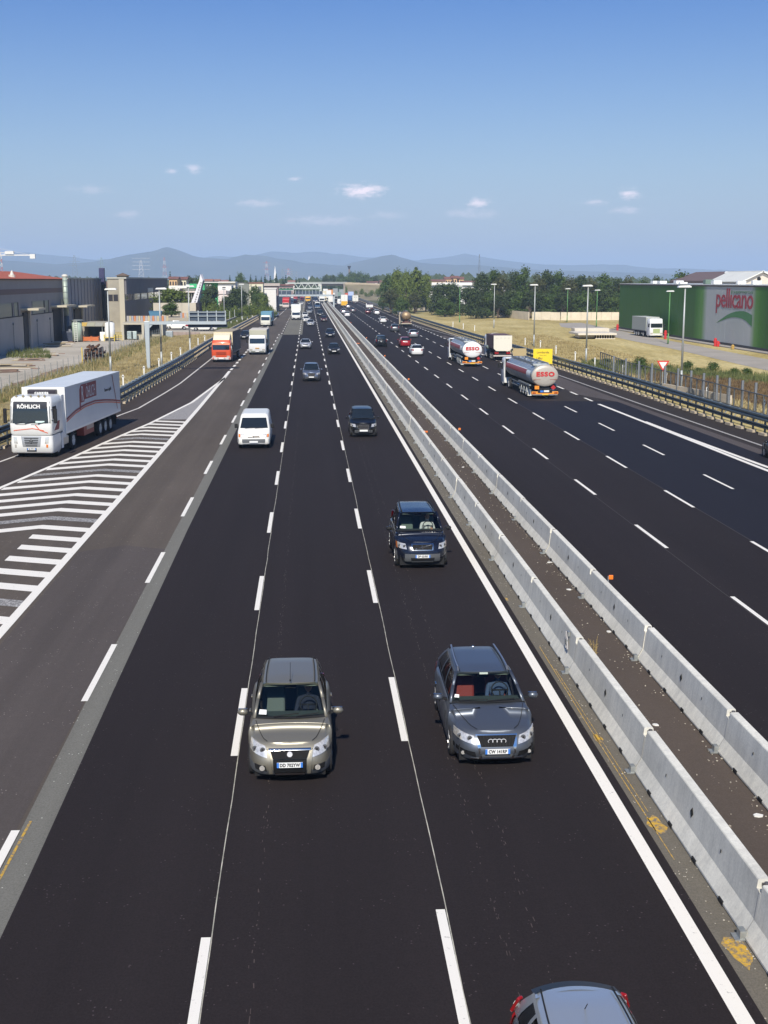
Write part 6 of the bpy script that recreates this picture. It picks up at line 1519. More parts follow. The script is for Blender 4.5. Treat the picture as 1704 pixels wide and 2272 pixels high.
# sign gantry at the left, seen from behind
gb = at(330, 816.4, .5); GYr = gb.y
M_GAN = mat('gantry steel', (.46, .51, .53), .45, .3)
ga = T('sign_gantry', 'pale steel cantilever gantry carrying a dark sign panel over the exit ramp', 'gantry', (gb.x, GYr, .4))
zt_ = hz(330, 713, GYr) - .4; xr_ = atY(500, GYr).x - gb.x
mb = MB(); mb.prism([(-.16, 0), (.18, 0), (.24, zt_ - .3), (.24, zt_), (-.32, zt_)], -.2, .2, 'y'); mb.build('column', M_GAN, ga, bevel=.03)
mb = MB(); mb.bbox(.245, xr_, -.25, .25, zt_ - .34, zt_ - .0); mb.prism([(.25, zt_ - .75), (.25, zt_ - .345), (.65, zt_ - .345)], -.18, .18, 'y'); mb.build('beam', M_GAN, ga)
x0 = atY(416, GYr).x - gb.x; zp = hz(450, 690, GYr) - .4; zlow = zt_ + .02
M_DPAN = mat('dark panel back', (.045, .065, .095), .5, n=.08, ns=1)
for r_ in range(2):
    for c_ in range(4):
        w_ = (xr_ - x0) / 4; a, b = zlow + r_ * (zp - zlow) / 2, zlow + (r_ + 1) * (zp - zlow) / 2
        mb = MB(); mb.bbox(x0 + c_ * w_ + .02, x0 + (c_ + 1) * w_ - .02, .0, .08, a + .02, b - .02); mb.build('panel', M_DPAN, ga)
for c_ in range(5): mb = MB(); x = lerp(x0 + .08, xr_ - .08, c_ / 4); mb.beam((x, -.08, zlow - .1), (x, -.08, zp + .05), .10); mb.build('upright', M_GAN, ga)
for z in (zlow + (zp - zlow) * .5, zp - .12): mb = MB(); mb.beam((x0, -.14, z), (xr_, -.14, z), .07); mb.build('cross_rail', M_GAN, ga)
mb = MB(); mb.bbox(x0 - .1, xr_ + .1, .1, .2, zlow - .70, zlow - .37); mb.build('sign_lower_edge', M_DPAN, ga)

# give-way sign
p = at(1469, 858); gs = T('give_way_sign', 'triangular give-way sign, white with red border, behind the right guardrail', 'road sign', (p.x, p.y, 0), rz=radians(-8))
mb = MB(); mb.tube((0, 0, 0), (0, 0, 2.55), .04, n=8); mb.build('pole', M_POLE, gs)
zb_, zt2 = 1.45, 2.50; mb = MB(); mb.prism([(0, zb_), (.60, zt2), (-.60, zt2)], -.06, -.04, 'y'); mb.build('red_triangle', mat('sign red', (.62, .05, .03), .4), gs)
mb = MB(); mb.prism([(0, zb_ + .27), (.385, zt2 - .13), (-.385, zt2 - .13)], -.068, -.058, 'y'); mb.build('white_triangle', M_WHITE, gs)
# yellow roadworks direction sign
p = atY(1197, 144); ys_ = T('direction_sign', 'large yellow temporary direction sign standing by the right guardrail behind the tanker', 'road sign', (27.35, 144, 0), rz=radians(-4))
zt3 = hz(1197, 774, 144); mb = MB(); mb.bbox(-1.12, 1.12, -.04, .04, zt3 - 1.75, zt3); pn = mb.build('panel', mat('yellow sign', (.85, .62, .02), .5), ys_, bevel=.01)
text('sign_text', 'Lombardia', .36, mat('sign lettering', (.10, .07, .02), .5), pn, (0, -.05, zt3 - .52), ext=.003, off=.004, sx=.95); text('sign_text', 'Milano nord', .17, mat('sign lettering', (1, 1, 1)), pn, (.0, -.05, zt3 - .80), ext=.003); text('sign_text', 'Uffici', .34, mat('sign lettering', (1, 1, 1)), pn, (-.4, -.05, zt3 - 1.22), ext=.003, off=.008)
for x in (-.8, .8): mb = MB(); mb.beam((x, .08, 0), (x, .08, zt3 - .1), .07); mb.build('post', M_POLE, ys_)
p = atY(1172, 158); y2 = T('direction_sign', 'tan back of a second temporary sign, left of the large yellow one', 'road sign', (27.0, 158, 0), rz=radians(-4)); zt4 = hz(1172, 773, 158)
mb = MB(); mb.bbox(-.85, .85, -.03, .03, zt4 - .95, zt4); mb.build('panel', mat('tan panel', (.44, .34, .17), .6), y2)
for x in (-.6, .6): mb = MB(); mb.beam((x, .06, 0), (x, .06, zt4 - .1), .07); mb.build('post', M_POLE, y2)

# ================================================================= RIGHT SIDE: hall, walls, access road
M_PAVE = mat('access road', (.31, .28, .24), .9, n=0, ns=.2, col2=(.40, .36, .31), world=True, detail=6)
def poly_at(*pts): return [(at(a, b).x, at(a, b).y) for a, b in pts]
sheet('access_road', poly_at((1240, 717), (1290, 716), (1352, 729), (1372, 733), (1450, 749), (1530, 764), (1704, 797)) + [(61, 120), (50, 120)] + poly_at((1704, 822), (1640, 808), (1560, 789), (1480, 771), (1412, 758), (1355, 746), (1300, 733), (1245, 725)), -.012, M_PAVE)
HX = 65.2
M_GREEN = bpy.data.materials.new('green hall cladding'); M_GREEN.use_nodes = True
def green_hall(m):
    t = m.node_tree; b = t.nodes['Principled BSDF']; b.inputs['Roughness'].default_value = .55; b.inputs['Specular IOR Level'].default_value = .25; g = t.nodes.new('ShaderNodeNewGeometry'); sp = t.nodes.new('ShaderNodeSeparateXYZ'); t.links.new(g.outputs['Position'], sp.inputs[0])
    mr = t.nodes.new('ShaderNodeMapRange'); mr.inputs[1].default_value = 174; mr.inputs[2].default_value = 214; t.links.new(sp.outputs[1], mr.inputs[0])
    rp = t.nodes.new('ShaderNodeValToRGB'); t.links.new(mr.outputs[0], rp.inputs[0]); e = rp.color_ramp.elements
    G = (.035, .125, .010, 1); G2 = (.055, .19, .018, 1); G3 = (.12, .28, .06, 1); S = (.47, .50, .51, 1)
    for i, (p_, c) in enumerate(((0, G), (.07, G2), (.12, G3), (.17, S), (.68, S), (.74, G3), (.81, G2), (.85, G))):
        if i < 1: e[0].position, e[0].color = p_, c
        elif i == 7: e[-1].position, e[-1].color = p_, c
        else: k = e.new(p_); k.color = c
    n_ = t.nodes.new('ShaderNodeTexNoise'); n_.inputs['Scale'].default_value = .12; n_.inputs['Detail'].default_value = 3; t.links.new(g.outputs['Position'], n_.inputs['Vector'])
    r2 = t.nodes.new('ShaderNodeValToRGB'); r2.color_ramp.elements[0].color = (.85, .9, .85, 1); r2.color_ramp.elements[1].color = (1.15, 1.1, 1.1, 1); t.links.new(n_.outputs['Fac'], r2.inputs[0])
    mx = t.nodes.new('ShaderNodeMix'); mx.data_type = 'RGBA'; mx.blend_type = 'MULTIPLY'; mx.inputs[0].default_value = 1; t.links.new(rp.outputs[0], mx.inputs[6]); t.links.new(r2.outputs[0], mx.inputs[7]); t.links.new(mx.outputs[2], b.inputs['Base Color'])
green_hall(M_GREEN)
hall = T('supermarket_hall', 'long green supermarket hall with silver panel and red pellicano lettering, right edge', 'building', (HX, 0, 0))
HZ = 9.35; y = 112.; me = None
while y < 257.5:
    w_ = 2.1; mb = MB(); mb.bbox(0, .12, .012, w_ - .012, 0, HZ)
    if me is None: o = mb.build('wall_panel', M_GREEN, hall); me = o.data
    else: o = bpy.data.objects.new('wall_panel', me); C.objects.link(o); o.parent = hall
    o.location = (-.06 + R.uniform(-.006, .006), y, 0); y += w_
YE = y
mb = MB(); mb.bbox(.12, 50, 112.0, YE, 0, HZ - .3); mb.build('body', mat('hall dark core', (.04, .10, .04), .6), hall)
mb = MB(); mb.bbox(-.12, 50, 112, YE + .1, HZ - .02, HZ + .12); mb.build('roof_edge', M_WHITE, hall); mb = MB(); mb.bbox(-.14, .1, 112, YE + .1, HZ - .22, HZ - .04); mb.build('roof_trim', mat('dark brown trim', (.05, .03, .025), .6), hall)
for px, wd, hh in ((1455, 2.4, .9), (1470, 2.6, .9), (1507, 2.4, 1.0), (1517, 1.4, .55), (1573, 1.8, 1.3), (1591, 2.2, 1.0), (1646, 1.2, .9), (1680, 1.2, 1.0)):
    Yq = (HX + 3.) / (ray(px, 622).x) * ray(px, 622).y; mb = MB(); mb.bbox(2.2, 3.6, Yq - wd * .4, Yq + wd * .4, HZ + .1, HZ + .1 + hh * .6); mb.build('roof_unit', M_WHITE if px != 1573 else mat('grey green unit', (.12, .18, .14), .6), hall, bevel=.1)
mb = MB(); mb.bbox(-1.6, -.1, 112, YE, -.0, .13); mb.build('kerb', mat('kerb concrete', (.34, .31, .28), .9), hall)
mb = MB(); mb.bbox(-.10, .0, 112, YE, .13, .5); mb.build('plinth', mat('dark plinth', (.05, .05, .05), .8), hall)
def wallp(px, py, off=.1):
    r = ray(px, py); t = (HX - off) / r.x; return Vector((-off, r.y * t, H + r.z * t))
def fit_text(body, m, y_far, y_near, zb, zt, off, ref, par, bold=.0):
    o = text('lettering', body, 1., m, par, (0, 0, 0), rot=(pi / 2, 0, -pi / 2), ext=.012, off=bold, align='LEFT', space=.94)
    me = o.data; xs = [v.co.x for v in me.vertices]; ys = [v.co.y for v in me.vertices]; x0, x1, y0, y1 = min(xs), max(xs), min(ys), max(ys)
    for v in me.vertices: v.co.x = (v.co.x - x0) / (x1 - x0) * (y_far - y_near); v.co.y = zb + (v.co.y - y0) / (y1 - y0) * (zt - zb)
    o.location = (-off, y_far, 0); return o
pf, pn_ = wallp(1588, 690).y, wallp(1670, 690).y
M_PEL = mat('crimson lettering', (.36, .012, .035), .45)
fit_text('pellıcano', M_PEL, pf, pn_, 4.95, 8.85, .10, None, hall, bold=.012)
a, b = wallp(1627.5, 648).y, wallp(1670.5, 648).y; fit_text('supermercati', mat('dark green lettering', (.10, .20, .12), .5), a, b, 8.02, 8.62, .10, None, hall, bold=.0)
sw = [wallp(1560 + x / 11.06, 600 + y_ / 11.06, .09) for x, y_ in ((315, 1292), (430, 1200), (600, 1085), (700, 1040), (800, 1008), (900, 998), (1000, 1000), (1100, 1035), (1200, 1098), (1194, 1385), (1120, 1300), (1050, 1240), (960, 1185), (870, 1160), (780, 1150), (700, 1152), (600, 1172), (480, 1220))]
nsw = 9; mb = MB(); top = sw[:9]; bot = [sw[0]] + sw[:8:-1][:8]
bot = [sw[0], sw[17], sw[16], sw[15], sw[14], sw[13], sw[12], sw[11], sw[9]]
for i in range(8): mb.add([tuple(bot[i]), tuple(bot[i + 1]), tuple(top[i + 1]), tuple(top[i])], [(0, 1, 2, 3)])
mb.build('swoosh', mat('swoosh green', (.035, .20, .05), .45), hall)
q = wallp(1623.7, 648.5, .09); mb = MB(); mb.add([(q.x, q.y + .35 * sin(a) * .6, q.z + .36 * cos(a)) for a in [i * 2 * pi / 12 for i in range(12)]], [tuple(range(12))]); mb.build('green_dot', mat('swoosh green', (1, 1, 1)), hall)
def hydrant(label, px, py, h, m):
    p = at(px, py); t = T('wall_hydrant', label, 'hydrant', (min(p.x, HX - 1.9), p.y, 0)); mb = MB(); mb.tube((0, 0, 0), (0, 0, h * .8), .22, n=10); mb.sphere((0, 0, h * .8), .24, 10, 6); mb.build('body', m, t); mb = MB(); mb.tube((-.3, 0, h * .6), (.3, 0, h * .6), .09, n=8); mb.build('outlet', m, t)
M_HYD = mat('hydrant red', (.55, .03, .03), .45)
hydrant('red hydrant at the far corner of the green hall', 1370, 733, 1.3, M_HYD); hydrant('red hydrant just in front of the parked articulated lorry', 1476, 752, 1.6, M_HYD); hydrant('tall red hydrant below the pellicano lettering', 1598, 768, 1.3, M_HYD); hydrant('small red hydrant right of the tall one below the lettering', 1604, 769, .8, M_HYD); hydrant('small yellow hydrant at the kerb of the green hall', 1625.5, 775, .6, M_YEL)
# pale shed with twin gables behind the hall
sh_ = T('gabled_shed', 'white gabled shed with round vent rising behind the green hall', 'building')
ys0, ys1 = 214., 231.; xa = atY(1650, ys0).x; xp = atY(1690, ys0).x; xb_ = xp + (xp - xa); ze, zp_ = hz(1650, 624, ys0), hz(1690, 604.5, ys0)
MSW = mat('shed wall', (.56, .50, .42), .7); MSR = mat('shed roof', (.70, .70, .64), .6, n=.05, ns=.3)
mb = MB(); mb.prism([(xa, 0), (xb_, 0), (xb_, ze), (xp, zp_), (xa, ze)], ys0, ys1, 'y'); mb.build('wall', MSW, sh_)
mb = MB(); mb.beam((lerp(xa, xp, .5) - .15, (ys0 + ys1) / 2, (ze + zp_) / 2 + .12), (lerp(xa, xp, .5) - .15, (ys0 + ys1) / 2 + .001, (ze + zp_) / 2 + .12), .01)
ang = atan2(zp_ - ze, xp - xa)
for sg, xc in ((1, (xa + xp) / 2), (-1, (xb_ + xp) / 2)):
    L_ = sqrt((xp - xa) ** 2 + (zp_ - ze) ** 2) + .8; mb = MB(); m4 = Matrix.Translation((xc - sg * .2, (ys0 + ys1) / 2 - .2, (ze + zp_) / 2 + .08)) @ Matrix.Rotation(-ang * sg, 4, 'Y'); mb.M = m4; mb.box((0, 0, 0), (L_, ys1 - ys0 + 1., .15)); mb.build('roof', MSR, sh_)
mb = MB(); mb.tube((xp - .5, ys0 - .06, zp_ - 1.1), (xp - .5, ys0 + .05, zp_ - 1.1), .35, n=12); mb.build('vent', M_TRIM, sh_)
sh2 = T('gabled_shed', 'second pale gabled shed with dark skylight, left of and behind the round-vent shed', 'building')
y0, y1 = 268., 300.; xa = atY(1580, y0).x; xp = atY(1644, y0).x; xb_ = xp + (xp - xa); ze, zp_ = hz(1580, 623, y0), hz(1644, 601.5, y0); ang = atan2(zp_ - ze, xp - xa)
mb = MB(); mb.prism([(xa, 0), (xb_, 0), (xb_, ze), (xp, zp_), (xa, ze)], y0, y1, 'y'); mb.build('wall', mat('brown shed wall', (.16, .11, .10), .7), sh2)
# it shows its long roof slope: ridge across the view
mb = MB(); mb.add([(xa - 1, y0 - 8, ze), (xb_ + 8, y0 - 8, ze), (xb_ + 8, y0 + 6, zp_), (xp - 1.5, y0 + 6, zp_)], [(0, 1, 2, 3)]); mb.add([(xa - 1, y0 - 8, ze - .2), (xb_ + 8, y0 - 8, ze - .2), (xb_ + 8, y0 + 6, zp_ - .2), (xp - 1.5, y0 + 6, zp_ - .2)], [(3, 2, 1, 0)]); mb.rings([[(xa - 1, y0 - 8, ze), (xb_ + 8, y0 - 8, ze), (xb_ + 8, y0 + 6, zp_), (xp - 1.5, y0 + 6, zp_)], [(xa - 1, y0 - 8, ze - .2), (xb_ + 8, y0 - 8, ze - .2), (xb_ + 8, y0 + 6, zp_ - .2), (xp - 1.5, y0 + 6, zp_ - .2)]]); mb.build('roof', MSR, sh2)
mb = MB(); mb.beam((xp - 3.2, y0 + 1.4, lerp(ze, zp_, .68) + .15), (xp - .6, y0 + 1.4, lerp(ze, zp_, .68) + .15), 1.2, .12); mb.build('skylight', M_TRIM, sh2)
mb = MB(); mb.bbox(xa, xb_ + 7, y0 - 6.5, y0 - 6, 6, ze - .2); mb.build('front_wall', mat('brown shed wall', (1, 1, 1)), sh2)
# cream boundary wall, piece by piece
M_CREAM = mat('cream wall', (.66, .58, .45), .85, n=.10, ns=.5, bump=.1, world=True)
cw = T('boundary_wall', 'long cream concrete wall at the foot of the dark trees on the right', 'wall')
WP = [at(1028, 695), at(1100, 702), at(1170, 709.5), at(1226, 710.5), at(1300, 710.5), at(1372, 710.5)]
for k, (p, d) in enumerate(resample(WP, 2.6)):
    mb = MB(); mb.box((1.28, 0, 1.02 + (0 if k % 9 else .06)), (2.56, .18, 2.05)); o = mb.build('wall_segment', M_CREAM, cw); o.location = p; o.rotation_euler = (0, 0, atan2(d.y, d.x))
# wall piece beyond, behind the bulk lorry
cw2 = T('boundary_wall', 'short cream wall and low bank left of the dark bushy trees', 'wall'); WP2 = [at(905, 686), at(965, 690)]
for k, (p, d) in enumerate(resample(WP2, 3.)): mb = MB(); mb.box((1.4, 0, .6), (2.9, .18, 1.4)); o = mb.build('wall_segment', M_CREAM, cw2); o.location = p; o.rotation_euler = (0, 0, atan2(d.y, d.x))
# unfinished concrete slabs in the field
p = at(1322, 752); sl = T('unfinished_block', 'low unfinished white concrete block with slit openings lying in the dry field', 'structure', (0, 0, 0))
D_ = p.y
def bx_(nm, x0, x1, ya, yb, Y0, dep, m): A = atY(x0, Y0, py=yb); B_ = atY(x1, Y0, py=ya); mb = MB(); mb.bbox(A.x, B_.x, Y0, Y0 + dep, A.z, B_.z); return mb.build(nm, m, sl)
MW_ = mat('pale raw concrete', (.66, .60, .50), .8, n=.05, ns=1)
bx_('upper_slab', 1275, 1352, 728.3, 736.5, D_ + 8, 3, MW_); bx_('lower_slab', 1283, 1368.6, 739.2, 743.6, D_ - .6, 8, MW_); bx_('side_wall', 1284, 1322, 743.6, 749, D_ + .8, 3, MW_)
bx_('core', 1321, 1365, 743.8, 753.6, D_ + .25, 5, M_TRIM); bx_('sill', 1321, 1365.5, 750.8, 753.8, D_, .3, MW_)
for k in range(8): x = lerp(1324, 1363, k / 7); bx_('mullion', x - .9, x + .9, 743.6, 751, D_, .3, MW_)
# ================================================================= LEFT SIDE: works yard
M_WALLG = mat('grey render wall', (.31, .285, .27), .85, n=.06, ns=.3, world=True)
M_WALLP = mat('precast panel', (.43, .395, .36), .85, n=.06, ns=.3, world=True)
M_BROWN = mat('brown band', (.19, .13, .115), .85)
M_ROOFR = mat('red roof tiles', (.40, .10, .05), .8, n=.25, ns=2.5, world=True)
M_DOOR = mat('dark doorway', (.02, .017, .022), .8)
M_CONC = mat('weathered concrete', (.33, .30, .24), .88, n=.14, ns=.35, bump=.1, world=True)
M_CDARK = mat('dark concrete cladding', (.15, .14, .15), .85, n=.08, ns=.4, world=True)
BX = -42.0
def yw(px, X=BX): r = ray(px, 622); return X / r.x * r.y
def zw(px, py, X=BX): r = ray(px, py); return H + r.z * X / r.x
b1_ = T('factory_building', 'long grey factory hall with red tiled roof edge, leftmost building of the yard', 'building')
y1 = yw(149)
mb = MB(); mb.bbox(BX - 40, BX - .15, 60, y1, 0, 10.3); mb.build('body', M_WALLG, b1_)
zb1 = 4.9
y = 62.; k = 0
while y < y1 - 1:
    w_ = min(7.9, y1 - y); mb = MB(); mb.bbox(BX - .15, BX + .12, y + .02, y + w_ - .02, 0, zb1); mb.build('wall_panel', M_WALLP, b1_); y += 7.9; k += 1
mb = MB(); mb.bbox(BX - .15, BX, 60, y1, zb1 + .01, 10.3); mb.build('upper_wall', M_WALLG, b1_)
mb = MB(); mb.bbox(BX, BX + .03, 60, y1, 8.1, 8.85); mb.build('brown_band', M_BROWN, b1_)
mb = MB(); mb.bbox(BX, BX + .16, 60, y1, zb1, zb1 + .10); mb.build('ledge', M_TRIM, b1_)
mb = MB(); mb.add([(BX + .3, 60, 10.32), (BX + .3, y1, 10.32), (BX - 9, y1, 11.6), (BX - 9, 60, 11.6)], [(0, 1, 2, 3)]); mb.add([(BX + .3, 60, 10.2), (BX + .3, y1, 10.2), (BX - 9, y1, 11.5), (BX - 9, 60, 11.5)], [(3, 2, 1, 0)]); mb.build('roof', M_ROOFR, b1_)
for x0, x1 in ((-30, 24), (27, 37), (68, 95), (96.5, 105), (132, 138)):
    a, b = yw(x0), yw(x1); mb = MB(); mb.bbox(BX, BX + .05, a, b, 5.05, 6.95); f = mb.build('window', mat('green grey pane', (.10, .13, .115), .3), b1_); mb = MB(); mb.bbox(BX + .05, BX + .09, b - .5, b - .15, 5.05, 6.95); mb.build('jamb', M_DOOR, f)
for (x0, x1, zt_), cx in (((45, 55, 5.4), (46, 82)), ((112, 129, 5.4), (114, 143)), ((160, 174, 5.0), (160, 181))):
    a, b = yw(x0), yw(x1); mb = MB(); mb.bbox(BX + .05, BX + .22, a, b, 0, zt_); d = mb.build('door', M_DOOR, b1_); mb = MB(); mb.bbox(BX + .1, BX + .5, b, b + .9, 0, zt_ + .3); mb.build('door_pillar', M_WALLP, b1_)
    mb = MB(); mb.bbox(BX, BX + 2.6, a - .8, b + 1.2, zt_ + .35, zt_ + .65); mb.build('canopy', mat('canopy concrete', (.50, .45, .34), .8), b1_)
for px in (60, 75, 104, 140, 21): a = yw(px); mb = MB(); mb.tube((BX + .12, a, 4.0), (BX + .3, a, 4.0), .18, n=8); mb.tube((BX + .2, a, 4), (BX + .2, a, .3), .04, n=5); mb.build('drain_pipe', M_FP, b1_)
mb = MB(); q = yw(50); mb.tube((BX - 1.5, q, 10.4), (BX - 1.5, q, 10.9), .5, n=10); mb.tube((BX - 1.5, q, 10.9), (BX - 1.5, q, 11.5), .3, .1, n=10); mb.build('roof_vent', mat('vent white', (.6, .58, .5), .5), b1_)
# flue pipe
p = atY(142.5, yw(143) + 1.2); fl_ = T('flue_pipe', 'tall green-white ribbed flue pipe at the corner of the red-roofed factory', 'chimney', (BX + 1.2, yw(144, BX + 1.2), 0)); mb = MB(); mb.smooth = True; mb.tube((0, 0, .5), (0, 0, 4.2), .5, .42, 12); mb.build('lower_pipe', mat('blue grey steel', (.10, .13, .17), .5, .3), fl_)
mb = MB(); mb.smooth = True; mb.tube((0, 0, 4.2), (0, 0, 10.7), .42, .42, 14); o = mb.build('pipe', mat('pale green pipe', (.36, .42, .36), .45, .2), fl_); mb = MB(); mb.sphere((0, 0, 10.8), .55, 12, 6, (1, 1, .6)); mb.build('cap', mat('vent white', (1, 1, 1)), fl_)
for k in range(7): mb = MB(); mb.tube((0, 0, 4.3 + k * .95), (0, 0, 4.38 + k * .95), .47, n=14); mb.build('pipe_band', M_POSTG, fl_)
df = T('dust_filter', 'dark blue-grey filter housing at the foot of the flue pipe', 'machine', (BX + 1.8, yw(146, BX + 1.8), 0)); mb = MB(); mb.bbox(-.9, 1.1, -1, 1.6, 0, 1.7); mb.build('housing', mat('filter blue', (.03, .04, .07), .5), df, bevel=.1); mb = MB(); mb.tube((.3, .3, 1.7), (.3, .3, 2.6), .6, .3, 10); mb.build('hopper', mat('filter blue', (1, 1, 1)), df)
# louvred building
y2_ = yw(226); b2_ = T('louvred_building', 'grey building clad in tall vertical louvre slabs beyond the flue pipe', 'building')
mb = MB(); mb.bbox(BX - 35, BX - .8, y1 + .1, y2_, 0, 10.3); mb.build('body', M_DOOR, b2_)
N_ = 11
for k in range(N_):
    a = lerp(y1 + .3, y2_ - .2, k / N_); w_ = (y2_ - y1) / N_; mb = MB(); mb.box((BX - .12, a + w_ * .46, 6.35), (.16, w_ * .82, 8.0), rz=.02); mb.build('louvre', mat('louvre grey', (.30, .285, .30), .7, n=.05, ns=.5), b2_)
    if k in (3, 4, 6, 7):
        for j in range(5): mb = MB(); mb.bbox(BX - .5, BX - .45, a + w_ * .86, a + w_ * 1.0, 4.6 + j * .85, 5.1 + j * .85); mb.build('pale_pane', mat('pale pane', (.62, .68, .66), .3), b2_)  # pale-coloured panes set in some of the louvre gaps
mb = MB(); mb.bbox(BX - 35, BX + .15, y1, y2_, 10.3, 10.55); mb.build('roof_edge', mat('pale roof edge', (.42, .42, .37), .8), b2_)
mb = MB(); mb.bbox(BX - .6, BX + .1, y1, y2_, 0, 2.35); mb.build('base_wall', M_CONC, b2_)
mb = MB(); mb.bbox(BX - 3, BX - .2, y2_ - 7, y2_ + .2, 8.4, 10.2); mb.build('corner_fascia', M_CDARK, b2_)
tk = T('roof_tank', 'dark blue upright roof tank at the far end of the louvred building', 'tank', (BX - .2, y2_ + 1.5, 0)); mb = MB(); mb.bbox(-.5, .55, -.6, .6, 9.2, 12.6); mb.build('body', mat('dark blue tank', (.03, .03, .09), .5), tk, bevel=.05)
mb = MB(); mb.bbox(-.4, .45, -.5, .5, 0, 9.2); mb.build('shaft', M_DOOR, tk)
# concrete building
st = T('stair_tower', 'narrow dark stair frame between the louvred and the concrete buildings', 'building', (-41.2, 262, 0)); mb = MB(); mb.bbox(-1.6, 2.6, 0, 3, 0, 9.6); mb.build('shaft', M_DOOR, st)
for z in (2.5, 5., 7.4): mb = MB(); mb.bbox(-1.6, 2.6, -.15, 0, z, z + .5); mb.build('landing', M_CONC, st)
mb = MB(); mb.bbox(-1.7, 2.7, -.2, 3.2, 8.6, 9.9); mb.build('fascia', M_BROWN, st)
for x in (-.6, 1.0): mb = MB(); mb.bbox(x, x + .16, -.3, -.15, 0, 9.); mb.build('pipe', M_POLE, st)
Y3 = 250.; XL, XR_ = atY(238, Y3).x, atY(273.8, Y3).x; Y4 = (XR_ / ray(367, 622).x) * ray(367, 622).y
b3_ = T('concrete_building', 'concrete office block with dark side wall and rooftop edge, centre of the yard', 'building')
zt_ = hz(255, 615, Y3)
mb = MB(); mb.bbox(XL, XR_ - .15, Y3, Y4, 0, zt_ - .3); mb.build('body', M_CONC, b3_)
mb = MB(); mb.bbox(XR_ - .9, XR_ + .1, Y3 - .12, Y3, 0, zt_ - .3); mb.build('corner_pier', mat('pale concrete', (.46, .42, .33), .85), b3_)
za, zb_ = hz(255, 668, Y3), hz(255, 653.5, Y3)
mb = MB(); mb.bbox(XL, XR_ - 1.1, Y3 - .06, Y3, za, zb_); f = mb.build('window', M_DOOR, b3_)
for k in range(3): mb = MB(); x = lerp(XL, XR_ - 1.1, k / 2); mb.bbox(x - .06, x + .06, Y3 - .10, Y3 - .05, za, zb_); mb.build('frame', M_CONC, f)
zq = zw(275, 653, XR_); mb = MB(); mb.bbox(XR_ - .15, XR_ + .5, Y3 + .2, Y4, zq, zt_ - .3); mb.build('overhanging_storey', M_CDARK, b3_)
mb = MB(); mb.bbox(XR_ - .15, XR_, Y3 + .2, Y4, zw(275, 668, XR_), zq); f = mb.build('window_band', M_GLASS, b3_)
for k in range(7): mb = MB(); y = lerp(Y3 + 1, Y4 - 1, k / 6); mb.bbox(XR_, XR_ + .06, y - .7, y + .7, zw(275, 668, XR_), zq); mb.build('panel', M_CONC, f)
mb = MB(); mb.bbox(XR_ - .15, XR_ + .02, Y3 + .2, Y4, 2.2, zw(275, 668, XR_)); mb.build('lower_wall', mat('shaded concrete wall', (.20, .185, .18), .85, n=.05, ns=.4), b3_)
mb = MB(); mb.bbox(XL - .1, XR_ + .6, Y3 - .2, Y4 + .2, zt_ - .3, zt_); mb.build('roof_edge', mat('pale roof edge', (1, 1, 1)), b3_)
a, b = yw(327, XR_ + .5), yw(338, XR_ + .5); mb = MB(); mb.bbox(XR_ + .5, XR_ + .6, a, b, zw(330, 648, XR_ + .5), zw(330, 639, XR_ + .5)); mb.build('white_sign', mat('pale sign', (.5, .52, .5), .5), b3_)
hp = T('pavilion_roof', 'low brown pyramid roof peeping over the concrete building', 'building', (atY(273, 300).x, 300, 0)); zz = hz(273, 612, 300); mb = MB(); mb.add([(-1.6, -1.6, zz), (1.6, -1.6, zz), (1.6, 1.6, zz), (-1.6, 1.6, zz), (0, 0, zz + .7)], [(0, 1, 4), (1, 2, 4), (2, 3, 4), (3, 0, 4)]); mb.build('roof', mat('brown roof', (.13, .09, .06), .8), hp); mb = MB(); mb.bbox(-1.2, 1.2, -1.2, 1.2, 9, zz); mb.build('wall', M_CONC, hp)
# deck with bays
dk = T('parking_deck', 'low concrete deck with open storage bays in front of the concrete building', 'structure'); ZD = 2.95
XA, XB = atY(266, 216).x, atY(357, 216).x; MPC = mat('pale concrete', (1, 1, 1))
mb = MB(); mb.bbox(XA, XB, 216, 227, ZD - .32, ZD); mb.build('slab', MPC, dk)
mb = MB(); mb.bbox(XA, XB, 222, 222.3, 0, ZD - .33); mb.build('back_wall', mat('bay back wall', (.10, .095, .10), .9), dk)
for px in (268, 313, 355): mb = MB(); x = atY(px, 216).x; mb.bbox(x - .2, x + .2, 216, 222, 0, ZD - .33); mb.build('pillar', MPC, dk)
mb = MB(); mb.bbox(XA, atY(434, 245).x, 244, 262, 0, ZD); mb.build('rear_deck', M_CONC, dk)
for x0, x1, h_ in ((300, 311, 1.2), (333, 353, 1.2)): mb = MB(); mb.bbox(atY(x0, 218).x, atY(x1, 218).x, 218, 218.3, 0, h_); mb.build('bay_wall', MPC, dk)
ls_ = T('lean_to', 'low concrete lean-to with dark opening at the foot of the louvred building', 'shed'); x0, x1 = atY(180, 217).x, atY(232, 217).x
mb = MB(); mb.bbox(x0, x1, 217, 224, 2.3, 3.0); mb.build('lintel', M_CONC, ls_); mb = MB(); mb.bbox(x0, x1, 221, 224, 0, 2.3); mb.build('back_wall', M_DOOR, ls_)
for x in (x0, x1): mb = MB(); mb.bbox(x - .2, x + .2, 217, 221, 0, 2.3); mb.build('pier', M_CONC, ls_)
wp = T('concrete_parapet', 'pale concrete parapet wall behind the little tree, left of the hedge', 'wall'); xs0, xs1 = atY(338, 256).x, atY(434, 256).x
for k in range(6): mb = MB(); a, b = lerp(xs0, xs1, k / 6), lerp(xs0, xs1, (k + 1) / 6); mb.bbox(a, b - .03, 256, 256.4, ZD, hz(400, 672, 256)); mb.build('wall_segment', mat('pale parapet', (.50, .45, .36), .85, n=.08, ns=.5), wp)
